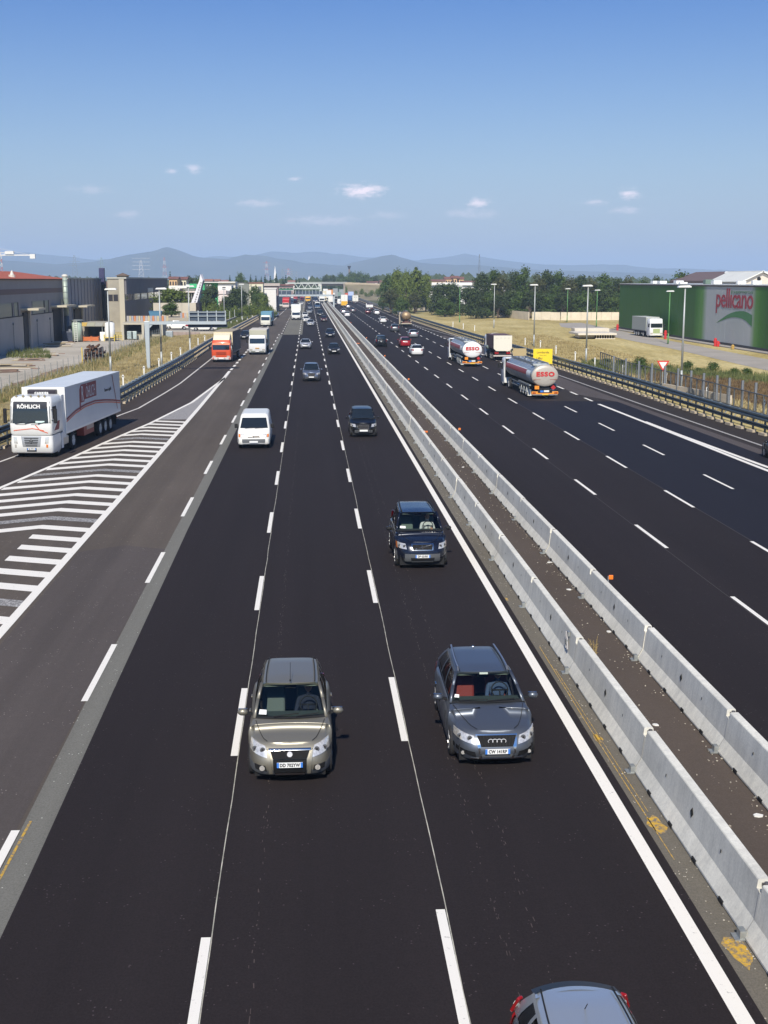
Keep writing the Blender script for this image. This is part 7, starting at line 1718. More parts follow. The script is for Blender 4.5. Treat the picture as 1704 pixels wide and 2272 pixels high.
mb = MB(); x = atY(433, 256).x; mb.bbox(x, x + .7, 256, 262, 0, hz(400, 672, 256)); mb.build('end_wall', M_DOOR, wp)
cf = T('panel_fence', 'low fence of grey and orange panels along the deck', 'fence'); cols = [(.36, .34, .34), (.50, .20, .08), (.30, .30, .34), (.45, .38, .24)]
for k in range(26):
    a, b = lerp(atY(278, 224).x, atY(413, 224).x, k / 26), lerp(atY(278, 224).x, atY(413, 224).x, (k + 1) / 26); mb = MB(); mb.bbox(a, b - .06, 244.2 if a > XB else 224, (244.2 if a > XB else 224) + .06, ZD, ZD + .95); mb.build('panel', mat('fence panel %d' % (k * 7 % 4), cols[k * 7 % 4], .6), cf)
ct = T('container', 'blue open skip container standing on the deck before the parapet', 'container', (atY(343, 243).x, 243, ZD)); mb = MB(); mb.prism([(-1.0, .0), (1.0, .0), (1.2, 1.3), (-1.2, 1.3)], -1, 1, 'y'); mb.build('tub', mat('skip blue', (.06, .17, .28), .5), ct); mb = MB(); mb.bbox(-1.25, 1.25, -1.05, 1.05, 1.25, 1.36); mb.build('rim', mat('skip blue', (1, 1, 1)), ct)
te = T('retaining_wall', 'low pinkish retaining wall below the parked white pickups', 'wall'); x0, x1 = atY(362, 226).x, atY(440, 226).x
for k in range(8): mb = MB(); a, b = lerp(x0, x1, k / 8), lerp(x0, x1, (k + 1) / 8); mb.bbox(a, b - .03, 226, 226.3, 0, 1.0 - k * .01); mb.build('wall_block', mat('pinkish block', (.34, .27, .24), .9, n=.1, ns=1), te)
mb = MB(); mb.bbox(x0, -16.8, 226.3, 262, -.02, .985); tag(mb.build('terrace', M_YARD), kind='structure')
# yard furniture
def yard(px, py): return at(px, py)
p = atY(166, 211); gt = T('storage_tank', 'pale green cylindrical tank with white ladder beside the filter', 'tank', (p.x, p.y, 0)); mb = MB(); mb.smooth = True; mb.tube((0, 0, .2), (0, 0, 3.5), .82, n=16); mb.build('tank', mat('tank green', (.38, .46, .38), .5), gt); mb = MB(); mb.tube((0, 0, 3.5), (0, 0, 3.65), 1.1, n=14); mb.build('platform', M_POSTG, gt)
for k in range(11): mb = MB(); mb.box((-.05, -.95, .3 + k * .3), (.45, .04, .05)); mb.build('rung', M_WHITE, gt)
for sg in (-1, 1): mb = MB(); mb.box((-.05 + sg * .24, -.95, 1.8), (.05, .05, 3.5)); mb.build('ladder_rail', M_WHITE, gt)
p = atY(239, 213); sl_ = T('silo_bag', 'tall white bulk tank on a yellow frame in front of the deck', 'tank', (p.x, p.y, 0)); mb = MB(); mb.smooth = True; mb.rings([[(r * cos(a), r * sin(a), z) for a in [i * 2 * pi / 16 for i in range(16)]] for z, r in ((.6, .8), (.7, .85), (2.2, .85), (2.25, .80), (3.0, .82), (3.15, .5), (3.2, .05))]); mb.build('tank', M_WHITE, sl_)
mb = MB()
for x in (-.85, .85):
    for y in (-.8, .8): mb.beam((x, y, 0), (x, y, 1.1), .12)
    mb.beam((x, -.8, .9), (x, .8, .9), .1)
mb.beam((-.85, -.8, .6), (.85, -.8, .6), .12); mb.build('frame', mat('frame yellow', (.65, .48, .05), .5), sl_)
p = atY(223, 213.5); wc = T('white_cabinet', 'low white cabinet left of the tall white bulk tank', 'cabinet', (p.x, p.y, 0)); mb = MB(); mb.bbox(-.42, .42, -.4, .4, 0, 1.5); mb.build('body', M_WHITE, wc, bevel=.04); mb = MB(); mb.bbox(-.38, .38, -.43, -.4, .1, 1.4); mb.build('door', M_WHITE, wc)
for i, (px, lab) in enumerate(((176, 'orange stillage crate, leftmost of the three by the louvred building'), (195, 'orange stillage crate, middle one of three'), (211, 'orange stillage crate, rightmost of three beside the white cabinet'))):
    p = at(px, 757.5); t = T('metal_crate', lab, 'crate', (p.x, p.y, 0), group='orange stillage crates'); MO = mat('crate orange', (.50, .13, .03), .6); w_ = .62
    mb = MB(); mb.bbox(-w_, w_, -.5, .5, .12, .2); mb.build('base', MO, t)
    for a in ((-w_, w_, -.5, -.45), (-w_, w_, .45, .5), (-w_, -w_ + .05, -.45, .45), (w_ - .05, w_, -.45, .45)): mb = MB(); mb.bbox(*a, .2, .75); mb.build('side_panel', MO, t)
    for sx in (-1, 1):
        for sy in (-1, 1): mb = MB(); mb.box((sx * w_, sy * .5, .45), (.08, .08, .9)); mb.build('post', MO, t)
aw = T('awning', 'faded yellow and grey awning in front of the louvred building', 'awning', (atY(197, 214.5).x, 214.5, 0))
for k, c in enumerate(((.50, .34, .08), (.34, .33, .24), (.32, .31, .26))): mb = MB(); mb.M = Matrix.Translation((k * 1.35 - 1.3, 0, 2.75)) @ Matrix.Rotation(.35, 4, 'X'); mb.box((0, 0, 0), (1.3, 1.6, .05)); mb.build('awning_panel', mat('awning %d' % k, c, .8), aw)
for x in (-1.9, 2.0): mb = MB(); mb.box((x, -.6, 1.3), (.08, .08, 2.6)); mb.build('post', M_POSTG, aw)
for i, px in enumerate((254, 262)):
    p = atY(px, 213.5); t = T('yellow_frame', 'yellow tubular rack right of the white bulk tank, %s' % ('nearer the tank' if i == 0 else 'farther from the tank'), 'rack', (p.x, p.y, 0)); MY = mat('frame yellow', (1, 1, 1)); mb = MB()
    for x in (-.3, .3): mb.beam((x, 0, 0), (x, 0, .95), .06)
    mb.build('upright', MY, t)
    for z in (.25, .55, .9): mb = MB(); mb.beam((-.3, 0, z), (.3, 0, z), .05); mb.build('bar', MY, t)
for i, (px, w_, c) in enumerate(((285, .55, (.30, .36, .36)), (293, .5, (.40, .47, .46)), (320, .4, (.16, .22, .40)), (372, .6, (.30, .34, .36)))):
    p = atY(px, 216.8); t = T('wrapped_pallet', ['grey wrapped pallet in the first storage bay', 'pale silver wrapped pallet in the first storage bay', 'blue drum pallet in the second storage bay', 'grey caged pallet right of the storage bays'][i], 'pallet', (p.x, p.y, 0)); mb = MB(); mb.bbox(-w_, w_, -.4, .4, .15, 1.5); mb.build('load', mat('pallet load %d' % i, c, .45, n=.2, ns=4), t, bevel=.1)
    for x in (-.4, 0, .4): mb = MB(); mb.box((x, 0, .07), (.1, .8, .14)); mb.build('runner', mat('pallet wood', (.3, .22, .12), .8), t)
# log stack in a yellow ended rack
p = at(209, 806); lg = T('scrap_stack', 'big brown heap of stacked rusty bars with yellow end post behind the wire fence', 'scrap heap', (p.x, p.y, 0)); MRU = [mat('rust %d' % k, c, .85) for k, c in enumerate(((.10, .05, .03), (.17, .09, .05), (.06, .035, .03)))]
for k in range(70): 
    z = R.uniform(.1, 2.1); hw_ = 1.15 * (1 - max(0, z - 1.3) * .55); x = R.uniform(-hw_, hw_); mb = MB(); mb.tube((x, R.uniform(-1.2, -.8), z), (x + R.uniform(-.2, .2), R.uniform(1, 1.6), z + R.uniform(-.2, .2)), R.uniform(.06, .14), n=6); mb.build('log', MRU[k % 3], lg)
mb = MB(); mb.box((-1.25, -1., 1.), (.1, .1, 2.0)); mb.build('yellow_post', mat('frame yellow', (1, 1, 1)), lg); mb = MB(); mb.box((0, .2, .9), (2.1, 1.6, 1.7)); mb.build('core', MRU[2], lg)
# boards, beams and sheets lying in the yard
MB_ = [mat('board %d' % k, c, .85) for k, c in enumerate(((.36, .30, .20), (.16, .10, .08), (.50, .46, .40), (.25, .17, .13)))]
for i, (px, py, L_, rz_, n_, lab) in enumerate(((125, 768, 4.2, .1, 9, 'pile of pale boards and pallets near the second factory door'), (140, 762, 3.6, .0, 6, 'dark board pile just behind the pale one'), (95, 790, 5.0, .2, 7, 'loose planks spread on the ground before the first door'), (70, 800, 4.6, .12, 6, 'brown planks lying left of the yard track'), (25, 812, 5.5, .05, 5, 'long dark beam pile at the left edge of the yard'), (10, 826, 4.2, .35, 5, 'reddish bars at the far left edge'), (35, 818, 5.2, .05, 3, 'pale sheet pile beneath the dark beams'))):
    p = at(px, py); t = T('board_pile', lab, 'board pile', (p.x, p.y, 0), rz=rz_)
    for k in range(n_): mb = MB(); mb.box((R.uniform(-.6, .6), R.uniform(-.8, .8), .06 + .10 * (k // 2)), (L_ * R.uniform(.6, 1), R.uniform(.15, .5), .09), rz=R.uniform(-.25, .25)); mb.build('board', MB_[(k + i) % 4], t)
mb = MB()
for _ in range(260):
    p = at(R.uniform(60, 200), R.uniform(842, 852)); q = Vector((R.uniform(-29, -27), R.uniform(105, 150), 0)); mb.box((q.x, q.y, .03), (R.uniform(.1, 1.2), R.uniform(.1, .4), R.uniform(.03, .12)), rz=R.uniform(0, 3))
tag(mb.build('scattered_scrap', MB_[3]), kind='stuff')
# noise wall and fence beyond the gantry
nw = T('noise_wall', 'grey roadside noise wall with dark glazed top running away beyond the sign panel', 'wall'); NW = [Vector((-18.9, 236, 0)), Vector((-18.6, 287, 0)), Vector((-16.6, 400, 0)), Vector((-16.0, 440, 0))]
for k, (p, d) in enumerate(resample(NW, 5.)): 
    mb = MB(); mb.box((2.45, 0, .55), (4.9, .15, 1.1)); o = mb.build('wall_panel', M_CDARK, nw); o.location = p; o.rotation_euler = (0, 0, atan2(d.y, d.x))
    mb = MB(); mb.box((2.45, 0, 1.12), (4.9, .2, .12)); o2 = mb.build('coping', mat('pale coping', (.5, .5, .42), .8), o)
    if k % 3 == 0: mb = MB(); mb.box((0, 0, 1.5), (.12, .12, 3.)); o3 = mb.build('post', M_POLE, o)

# ================================================================= VEGETATION
def leafmat(name, c1, c2, ns=.9):
    m = mat(name, c1, .65, n=0, ns=ns, col2=c2, spec=.25, detail=5); t = m.node_tree; b = t.nodes['Principled BSDF']
    return m
M_LEAFD = leafmat('dark foliage', (.020, .036, .011), (.062, .088, .024)); M_LEAFL = leafmat('light foliage', (.055, .085, .012), (.15, .19, .035)); M_LEAFM = leafmat('mid foliage', (.028, .055, .010), (.085, .13, .024)); M_LEAFC = leafmat('conifer foliage', (.018, .036, .016), (.045, .08, .032)); M_LEAFO = leafmat('olive foliage', (.04, .048, .018), (.105, .11, .04))
M_TRUNK = mat('bark', (.09, .065, .045), .9, n=.3, ns=6)
def tree_proto(name, seed, h, w, leaf, kind='broad', nleaf=1700, ls=.30, cat='tree'):
    if cat == 'tree': nleaf = int(nleaf * (1.05 if kind == 'airy' else 1.6)); ls *= 1.25 if kind == 'airy' else 1.5
    rr = random.Random(seed); t = T(name, None, cat); lobes = []; limbs = MB()
    limbs.smooth = True; th = h * (.30 if kind == 'broad' else .18)
    limbs.tube((0, 0, -.1), (0, 0, th), w * .045 + .05, w * .03 + .04, 8); tips = []
    if kind in ('broad', 'airy'):
        nl = 9 if kind == 'broad' else 13
        for k in range(nl):
            a = k * 2.4 + rr.uniform(-.4, .4); rad = w * .5 * rr.uniform(.25, .72); z = h * rr.uniform(.38, .86); rad *= sin(min(1, (1.08 - z / h) * 1.6) * pi / 2)
            c = (rad * cos(a), rad * sin(a), z); lobes.append((c, w * rr.uniform(.17, .27) * (1 if kind == 'broad' else .75), rr.uniform(.75, 1.1)))
        lobes.append(((0, 0, h * .84), w * .2, .9)); lobes.append(((rr.uniform(-.1, .1) * w, 0, h * .55), w * .30, 1.0))
        if kind == 'broad':
            for k in range(6): a = k * 1.05 + rr.random(); lobes.append(((w * .33 * cos(a), w * .33 * sin(a), h * .24), w * .21, .9))
    elif kind == 'tall':
        for k in range(12): z = h * (.18 + .75 * k / 11); q = w * .34 * sin(pi * (.15 + .8 * k / 11)); a = rr.uniform(0, 6.3); lobes.append(((q * .6 * cos(a), q * .6 * sin(a), z), q * rr.uniform(.7, 1.05) + .2, 1.3))
    elif kind == 'cone':
        for k in range(12): z = h * (.12 + .82 * k / 11); q = w * .5 * (1.02 - k / 11) + .12; [lobes.append(((q * .55 * cos(a + k), q * .55 * sin(a + k), z), q * .5 + .1, .6)) for a in (0, 2.1, 4.2)]
    else:      # bush
        for k in range(9): a = k * 2.4; q = w * .5 * rr.uniform(.1, .7); lobes.append(((q * cos(a), q * sin(a), h * rr.uniform(.25, .62)), w * rr.uniform(.16, .26), h / w * 1.3))
    for c, r, _ in lobes[:9]: limbs.tube((0, 0, th * .8), (c[0] * .8, c[1] * .8, c[2]), w * .014 + .03, .02, 5, cap=False)
    limbs.build('trunk', M_TRUNK, t)
    tot = sum(r * r for _, r, _ in lobes); mb = MB()
    for c, r, ez in lobes:
        for _ in range(int(nleaf * r * r / tot)):
            d = Vector((rr.gauss(0, 1), rr.gauss(0, 1), rr.gauss(0, 1))).normalized(); q = r * rr.uniform(.55, 1.08) * (1 + .25 * sin(d.x * 5 + d.z * 7 + r))
            p = Vector(c) + Vector((d.x * q, d.y * q, d.z * q * ez)); n_ = (d + Vector((rr.gauss(0, .5), rr.gauss(0, .5), rr.gauss(0, .5)))).normalized()
            if p.z < .05: continue
            u = n_.orthogonal().normalized(); v = n_.cross(u); s = ls * rr.uniform(.5, 1.25); a = rr.uniform(0, 6.3); u, v = u * cos(a) + v * sin(a), v * cos(a) - u * sin(a)
            mb.add([p - u * s * .6, p + v * s * .35 + n_ * s * .12, p + u * s * .6, p - v * s * .35 + n_ * s * .1], [(0, 1, 2, 3)])
    o = mb.build('crown', leaf, t); o['kind'] = 'part'; del o['kind']; t['h'] = h; t['w'] = w; return t
PT = {'broadD': tree_proto('tree', 1, 10, 9, M_LEAFD, 'broad', 2600, .42), 'broadM': tree_proto('tree', 2, 10, 9, M_LEAFM, 'broad', 2600, .42), 'broadL': tree_proto('tree', 3, 10, 9, M_LEAFL, 'broad', 2600, .40),
      'airy': tree_proto('tree', 4, 14, 8.5, M_LEAFD, 'airy', 2600, .42), 'airy2': tree_proto('tree', 9, 14, 8, M_LEAFM, 'airy', 2500, .42), 'airy3': tree_proto('tree', 14, 14, 9, M_LEAFO, 'airy', 2400, .42), 'tallL': tree_proto('tree', 5, 14, 6, M_LEAFL, 'tall', 2600, .42), 'cone': tree_proto('tree', 6, 10, 5, M_LEAFC, 'cone', 1800, .42), 'bush': tree_proto('bush', 7, 2, 3, M_LEAFM, 'bush', 1100, .2, 'bush'), 'bushL': tree_proto('bush', 8, 4, 5, M_LEAFL, 'bush', 1700, .3, 'bush')}
firstuse = set()
def tree(kind, px, Y, ytop, wpx, label, z0=0., name=None, group=None):
    pr = PT[kind]; hh, ww = {'broadD': (10, 9), 'broadM': (10, 9), 'broadL': (10, 9), 'airy': (14, 8.5), 'airy2': (14, 8), 'airy3': (14, 9), 'tallL': (14, 6), 'cone': (10, 5), 'bush': (2, 3), 'bushL': (4, 5)}[kind]
    p = atY(px, Y); ht = (hz(px, ytop, Y) - z0) / hh / 1.02; wd = wpx * Y / F / ww * 1.08
    t = pr if kind not in firstuse else clone(pr); firstuse.add(kind)
    t.location = (p.x, Y, z0); t.rotation_euler = (0, 0, R.uniform(0, 6.28)); t.scale = (wd, wd, ht); t['label'] = label
    if group: t['group'] = group
    return t
for p_ in PT.values(): del p_['h']; del p_['w']
GR = 'trees on the right beyond the guardrail'
tree('broadM', 862, 430, 607, 42, 'mid-green tree at the left end of the big roadside clump', group=GR); tree('broadL', 880, 405, 594, 34, 'light green tree second from the left in the big clump', group=GR); tree('broadL', 902, 395, 598, 36, 'yellow-green tree in the middle of the big clump', group=GR); tree('tallL', 924, 400, 587, 38, 'tallest, upright pale green tree of the big clump', group=GR); tree('broadL', 945, 410, 606, 30, 'pale green tree at the right end of the big clump', group=GR)
tree('airy3', 867, 380, 636, 52, 'dull olive tree hanging over the guardrail at the clump foot', group=GR); tree('broadM', 890, 370, 660, 38, 'low bright green bush-like tree behind the dusty bulk lorry', group=GR); tree('airy3', 920, 385, 645, 42, 'grey-green low tree in the middle foot of the clump', group=GR)
tree('broadD', 975, 368, 628, 50, 'dense dark green tree left of the thin greenish lamp post', group=GR); tree('broadD', 1005, 362, 627, 50, 'dense dark tree directly behind the thin greenish lamp post', group=GR); tree('broadD', 1040, 366, 636, 44, 'dark round tree at the left end of the cream wall', group=GR); tree('broadM', 988, 350, 660, 40, 'dark green shrub-like tree overhanging the field by the cream wall', group=GR)
RB = [(1070, 597, 'airy'), (1096, 589, 'airy2'), (1116, 596, 'airy3'), (1140, 593, 'airy'), (1164, 583, 'airy2'), (1192, 599, 'airy3'), (1212, 592, 'airy'), (1240, 593, 'airy2'), (1266, 605, 'airy3'), (1290, 603, 'airy'), (1312, 607, 'airy3'), (1340, 598, 'airy2'), (1368, 610, 'airy'), (1394, 606, 'airy3'), (1426, 614, 'airy2')]
for i, (px, yt, k) in enumerate(RB): tree(k, px, 345 + (i * 37 % 14), yt, 50, 'tall feathery tree %s from the left in the row behind the cream wall' % (ords + ['fourteenth', 'fifteenth'])[i].replace('nearest', 'first'), group='row of trees behind the cream wall')
for i in range(14): px = 1058 + i * 24; tree(('broadD', 'broadM', 'airy')[i % 3], px, 334 + (i * 13 % 8), 640 + (i * 29 % 12), 46, 'low dark undergrowth tree %s from the left just behind the cream wall' % (ords + ['fourteenth'])[i].replace('nearest', 'first'), group='undergrowth behind the cream wall')
tree('airy2', 1510, 300, 594, 78, 'broad round-topped tree standing alone behind the green hall', group=GR); tree('broadD', 1455, 330, 612, 30, 'small dark tree peeping over the left end of the green hall roof', group=GR)
GL = 'trees on the left beyond the yard'
tree('broadL', 380, 272, 638, 78, 'bright green round tree in front of the dark side of the concrete building', 3.1, group=GL); tree('broadM', 378, 250, 670, 40, 'small dark round tree on the deck before the parapet', 3.1, group=GL)
tree('broadD', 466, 322, 632, 46, 'dark tree between the leaning pylon and the pink white block', group=GL); tree('airy', 452, 318, 655, 40, 'dark loose tree right beside the leaning pylon', group=GL)
tree('broadD', 528, 330, 637, 52, 'large dark tree left of the pale yellow building', group=GL); tree('broadD', 508, 318, 655, 46, 'dark spreading tree under the pink white block', group=GL); tree('broadM', 568, 350, 632, 34, 'upright mid-green tree in front of the pale yellow building', group=GL); tree('broadL', 585, 345, 650, 30, 'light green tree right of the pale yellow building front', group=GL); tree('broadM', 605, 420, 660, 26, 'rounded bush by the foot of the far gantry', group=GL)
for i, (px, yt, w_) in enumerate(((446, 663, 34), (468, 660, 40), (492, 666, 36), (516, 670, 36), (540, 668, 36), (562, 664, 34), (584, 668, 30), (600, 672, 24))): tree('bushL', px, 296 + i * 7, yt, w_, 'yellow-green hedge bush %s from the left behind the sign panel' % ords[i].replace('nearest', 'first'), name='bush', group='hedge behind the sign panel')
CN = 'dark conifers on the left skyline'
for i, (px, yt, w_) in enumerate(((378, 599, 14), (510, 608, 14), (556, 606, 14), (568, 609, 14), (588, 607, 15), (600, 610, 14), (613, 604, 16), (628, 611, 13), (634, 608, 14), (657, 613, 11), (664, 614, 11), (580, 611, 12))): tree('cone', px, 640 + i * 9, yt, w_, 'dark pointed conifer %s in order built along the left skyline' % ords[i] if False else 'dark pointed conifer on the left skyline, %s' % ['beside the orange houses', 'left of the big round skyline tree', 'right of the big round skyline tree', 'second right of the round skyline tree', 'left of the white church spire', 'just left of the spire base', 'right under the white church spire', 'first right of the spire', 'second right of the spire', 'third right of the spire', 'last before the overpass', 'small one before the pale roofed house'][i], group=CN)
tree('broadM', 535, 560, 604, 32, 'big round tree on the left skyline above the green shop', group=GL); tree('broadD', 420, 520, 612, 34, 'dark round tree behind the orange houses', group=GL); tree('broadM', 440, 530, 611, 30, 'dark tree top beside the tip of the leaning pylon', group=GL)
for i, (px, yt, w_, k) in enumerate(((722, 611, 20, 'broadD'), (738, 610, 18, 'broadD'), (757, 605, 28, 'broadM'), (778, 601, 30, 'broadM'), (797, 602, 30, 'broadM'), (816, 606, 24, 'broadM'), (833, 612, 20, 'broadD'))): tree(k, px, 860 + i * 6, yt, w_, 'skyline tree above the overpass, %s from the left' % ords[i].replace('nearest', 'first'), group='skyline trees above the overpass')
# scrub and bushes on the right verge
for i, (px, py, yt, w_) in enumerate(((1428, 826, 783, 40), (1535, 822, 796, 36), (1592, 826, 797, 34), (1640, 833, 812, 30), (1668, 834, 812, 34), (1325, 806, 793, 30), (1385, 812, 794, 36), (1352, 806, 792, 30), (1487, 820, 806, 34), (1560, 828, 812, 30))):
    p = at(px, py); tree('bush', px, p.y, yt, w_, 'green bush behind the right-hand fence, %s' % ['the tallest one left of the give-way sign', 'right of the nearest lamp post', 'third from the right edge', 'second from the right edge', 'last before the right edge', 'at the fence end beside the second lamp post', 'low one left of the tallest', 'small one by the bent fence post', 'low one right of the give-way sign', 'low one between two taller bushes'][i], name='bush', group='bushes behind the right fence')
def grass_stuff(name, n, fn, m, h0=.25, h1=.6, w=.03, spread=.35, blades=5):
    mb = MB()
    for _ in range(n):
        p = fn()
        if p is None: continue
        for k in range(blades):
            a = R.uniform(0, 6.28); b = Vector((p.x + R.gauss(0, .12), p.y + R.gauss(0, .12), p.z)); h = R.uniform(h0, h1); t_ = b + Vector((cos(a) * h * spread, sin(a) * h * spread, h)); s = Vector((-sin(a), cos(a), 0)) * w
            mb.add([b - s, b + s, t_], [(0, 1, 2)])
    o = mb.build(name, m); o['kind'] = 'stuff'; return o
M_GRY = mat('dry grass blades', (.24, .18, .07), .9, ns=.3, col2=(.46, .38, .19), world=True); M_GRG = mat('green weed blades', (.05, .075, .02), .9, ns=.4, col2=(.16, .17, .05), world=True); M_SCR = mat('russet scrub', (.10, .06, .025), .9, ns=.35, col2=(.21, .14, .06), world=True)
def fL():
    y = R.uniform(40, 1) if False else 60 + 180 * R.random() ** .8; xr_ = xon(LEDGE, y) - .8; xf = interp(FX, y) + .3
    if xr_ - xf < 1: return None
    w = R.random(); return Vector((lerp(xr_, xf, w), y, .3 + .22 * sin(pi * min(1, w * 1.2))))
grass_stuff('verge_grass', 9000, fL, M_GRY, .12, .35, .03)
def fW():
    y = 80 + 142 * R.random() ** .9; return Vector((interp(FX, y) + R.gauss(0, .9) + .4, y, .25 if y < 215 else 0))
grass_stuff('fence_weeds', 3000, fW, M_GRG, .15, .75, .04); grass_stuff('dry_weeds', 3500, fW, M_GRY, .2, .8, .04)
def fS():
    px, py = R.uniform(1440, 1760), R.uniform(0, 1); py = 828 + (px - 1440) * .10 + py * (16 + (px - 1440) * .12); p = at(px, py); return p
grass_stuff('russet_scrub', 7500, fS, M_SCR, .15, .5, .06)
def fS2():
    px = R.uniform(1290, 1760); p = at(px, 812 + (px - 1290) * .085 + R.gauss(0, 5)); return p
grass_stuff('green_scrub', 2600, fS2, M_GRG, .2, .7, .05)
grass_stuff('field_grass', 9000, lambda: Vector((R.uniform(31.5, 44), 70 + 160 * R.random(), 0)), M_GRY, .1, .3, .05)
def fY(): 
    p = at(R.choice((R.uniform(15, 70), R.uniform(70, 110))), R.uniform(780, 795)); return p
grass_stuff('yard_weeds', 260, fY, M_GRG, .2, 1.0, .05)
grass_stuff('far_verge_weeds', 4000, lambda: (lambda y: Vector((interp(FX, y) + 1.2 + R.random() * max(.3, (xon(LEDGE, y) - interp(FX, y) - 2.5)), y, .4)))(R.uniform(230, 440)), M_GRG, .3, 1.1, .10)

# ================================================================= FAR BUILT-UP BAND
def fbox(par, nm, x0, x1, yt, yb, Y, dep, m, zb=None):
    a, b = atY(x0, Y), atY(x1, Y); mb = MB(); mb.bbox(a.x, b.x, Y, Y + dep, hz(x0, yb, Y) if zb is None else zb, hz(x0, yt, Y)); return mb.build(nm, m, par)
MWH = mat('white render', (.72, .70, .66), .7); MYW = mat('pale yellow render', (.66, .62, .46), .7); MOR = mat('orange render', (.62, .40, .20), .7); MGS = mat('shop green', (.04, .42, .16), .5); MPI = mat('pinkish white render', (.72, .62, .58), .7); MRT = mat('brown red roof', (.20, .085, .06), .8, n=.2, ns=.5)
def house(label, x0, x1, ye, yr, Y, wall, roof, yb=None, nwin=4, dep=9, name='house', win=None):
    t = T(name, label, 'building'); a, b = atY(x0, Y).x, atY(x1, Y).x; ze, zr_ = hz(x0, ye, Y), hz(x0, yr, Y)
    mb = MB(); mb.bbox(a, b, Y, Y + dep, 0, ze); mb.build('wall', wall, t)
    mb = MB()
    if yr < ye - .5: mb.prism([(Y - .5, ze), (Y + dep + .5, ze), (Y + dep / 2, zr_)], a - .5, b + .5, 'x')
    else: mb.bbox(a - .2, b + .2, Y - .2, Y + dep, ze, ze + .35)
    mb.build('roof', roof, t)
    for k in range(nwin):
        x = lerp(a, b, (k + .5) / nwin); w_ = (b - a) / nwin * .28; mb = MB(); mb.bbox(x - w_, x + w_, Y - .06, Y, ze - 2.3, ze - .9); mb.build('window', win or M_DOOR, t)
    return t
house('orange house with red roof at the far end of the concrete building', 375, 393, 619, 613.5, 470, MOR, MRT, nwin=3); house('pale orange gabled house beside the first orange one', 394, 413, 620, 614, 480, MYW, MRT, nwin=3)
s_ = T('shop_building', 'long white and bright green shop building behind the leaning pylon', 'building')
fbox(s_, 'white_wing', 374, 414, 634, 645, 400, 14, MWH, 0); fbox(s_, 'grey_wing', 412, 440, 631, 652, 405, 14, mat('pale grey wing', (.5, .53, .5), .6), 0); fbox(s_, 'green_frame', 420, 436, 629.5, 650, 403, .6, MGS); fbox(s_, 'green_wall', 449, 484, 627.5, 650, 404, 14, MGS, 0); fbox(s_, 'grey_panel', 455, 468, 630, 648, 403.4, .5, mat('pale grey wing', (1, 1, 1)))
fbox(s_, 'white_top', 484, 522, 625, 634, 400, 12, MWH, 0); fbox(s_, 'roof_rim', 449, 522, 625.5, 627.3, 399, 15, MWH)
pb = T('stepped_block', 'pinkish white stepped block with dark windows right of the green shop', 'building'); fbox(pb, 'upper_wall', 483, 513, 634, 644, 340, 10, MWH, 0); fbox(pb, 'window', 493, 500, 637, 642.5, 339.9, .2, M_DOOR); fbox(pb, 'mid_wall', 484, 501, 644, 653, 338.5, 3, MPI); fbox(pb, 'window', 501, 513, 645, 652, 339.9, .2, mat('grey pane', (.18, .18, .19), .4)); fbox(pb, 'lower_wall', 483, 515, 653.5, 668, 337, 3, MPI); fbox(pb, 'dark_base', 484, 512, 652.7, 653.5, 336.9, 2, M_DOOR)
gs_ = T('dark_gable', 'grey-green dark gabled warehouse wall left of the pale yellow building', 'building'); a, b = atY(517, 420).x, atY(556, 420).x; mb = MB(); mb.prism([(a, 0), (b, 0), (b, hz(550, 630, 420)), (lerp(a, b, .3), hz(530, 627, 420)), (a, hz(520, 631, 420))], 420, 432, 'y'); mb.build('wall', mat('grey green wall', (.20, .21, .18), .8), gs_); mb = MB(); mb.bbox(a, b, 419.8, 432, hz(530, 627, 420), hz(530, 626.4, 420)); mb.build('roof', M_CDARK, gs_)
house('pale yellow two-storey building beyond the hedge', 553, 583, 629, 629, 395, MYW, MRT, nwin=2, win=mat('grey pane', (.2, .2, .2)))
house('house with pale pyramid roof and long dark balcony near the gantry', 586, 617, 634.5, 628.5, 415, mat('mauve wall', (.24, .18, .17), .7), mat('pale clay roof', (.50, .42, .34), .8), nwin=2, dep=10)
house('white wing under the pale pyramid-roofed house', 586, 612, 641, 641, 408, MWH, MWH, nwin=0, dep=4); house('brown-red roofed house left of the overpass', 612, 650, 634, 630.5, 520, mat('mauve wall', (1, 1, 1)), MRT, nwin=5)
fs = T('filling_station', 'white canopy building between the far gantry and the houses', 'building'); fbox(fs, 'canopy', 612, 650, 642, 646, 500, 10, MWH); fbox(fs, 'kiosk', 598, 612, 648, 657, 498, 6, MYW, 0); fbox(fs, 'wall', 612, 645, 646, 656, 506, 3, mat('pale grey wing', (1, 1, 1)), 0); fbox(fs, 'green_edge', 612, 650, 641, 642, 499.5, 1, MGS)
for i, (x0, x1, ye, yr, Y) in enumerate(((448, 470, 624, 619, 640), (470, 486, 624, 619.5, 650), (486, 505, 625, 621, 660), (404, 425, 622, 617.5, 600), (640, 655, 626, 622, 800))): house('red-roofed house on the left skyline, %s' % ['right of the leaning pylon tip', 'with the dark gable, second right of the pylon tip', 'third right of the pylon tip', 'behind the pale orange house', 'just before the overpass'][i], x0, x1, ye, yr, Y, MPI, mat('dull tile roof', (.30, .14, .10), .8), nwin=3)
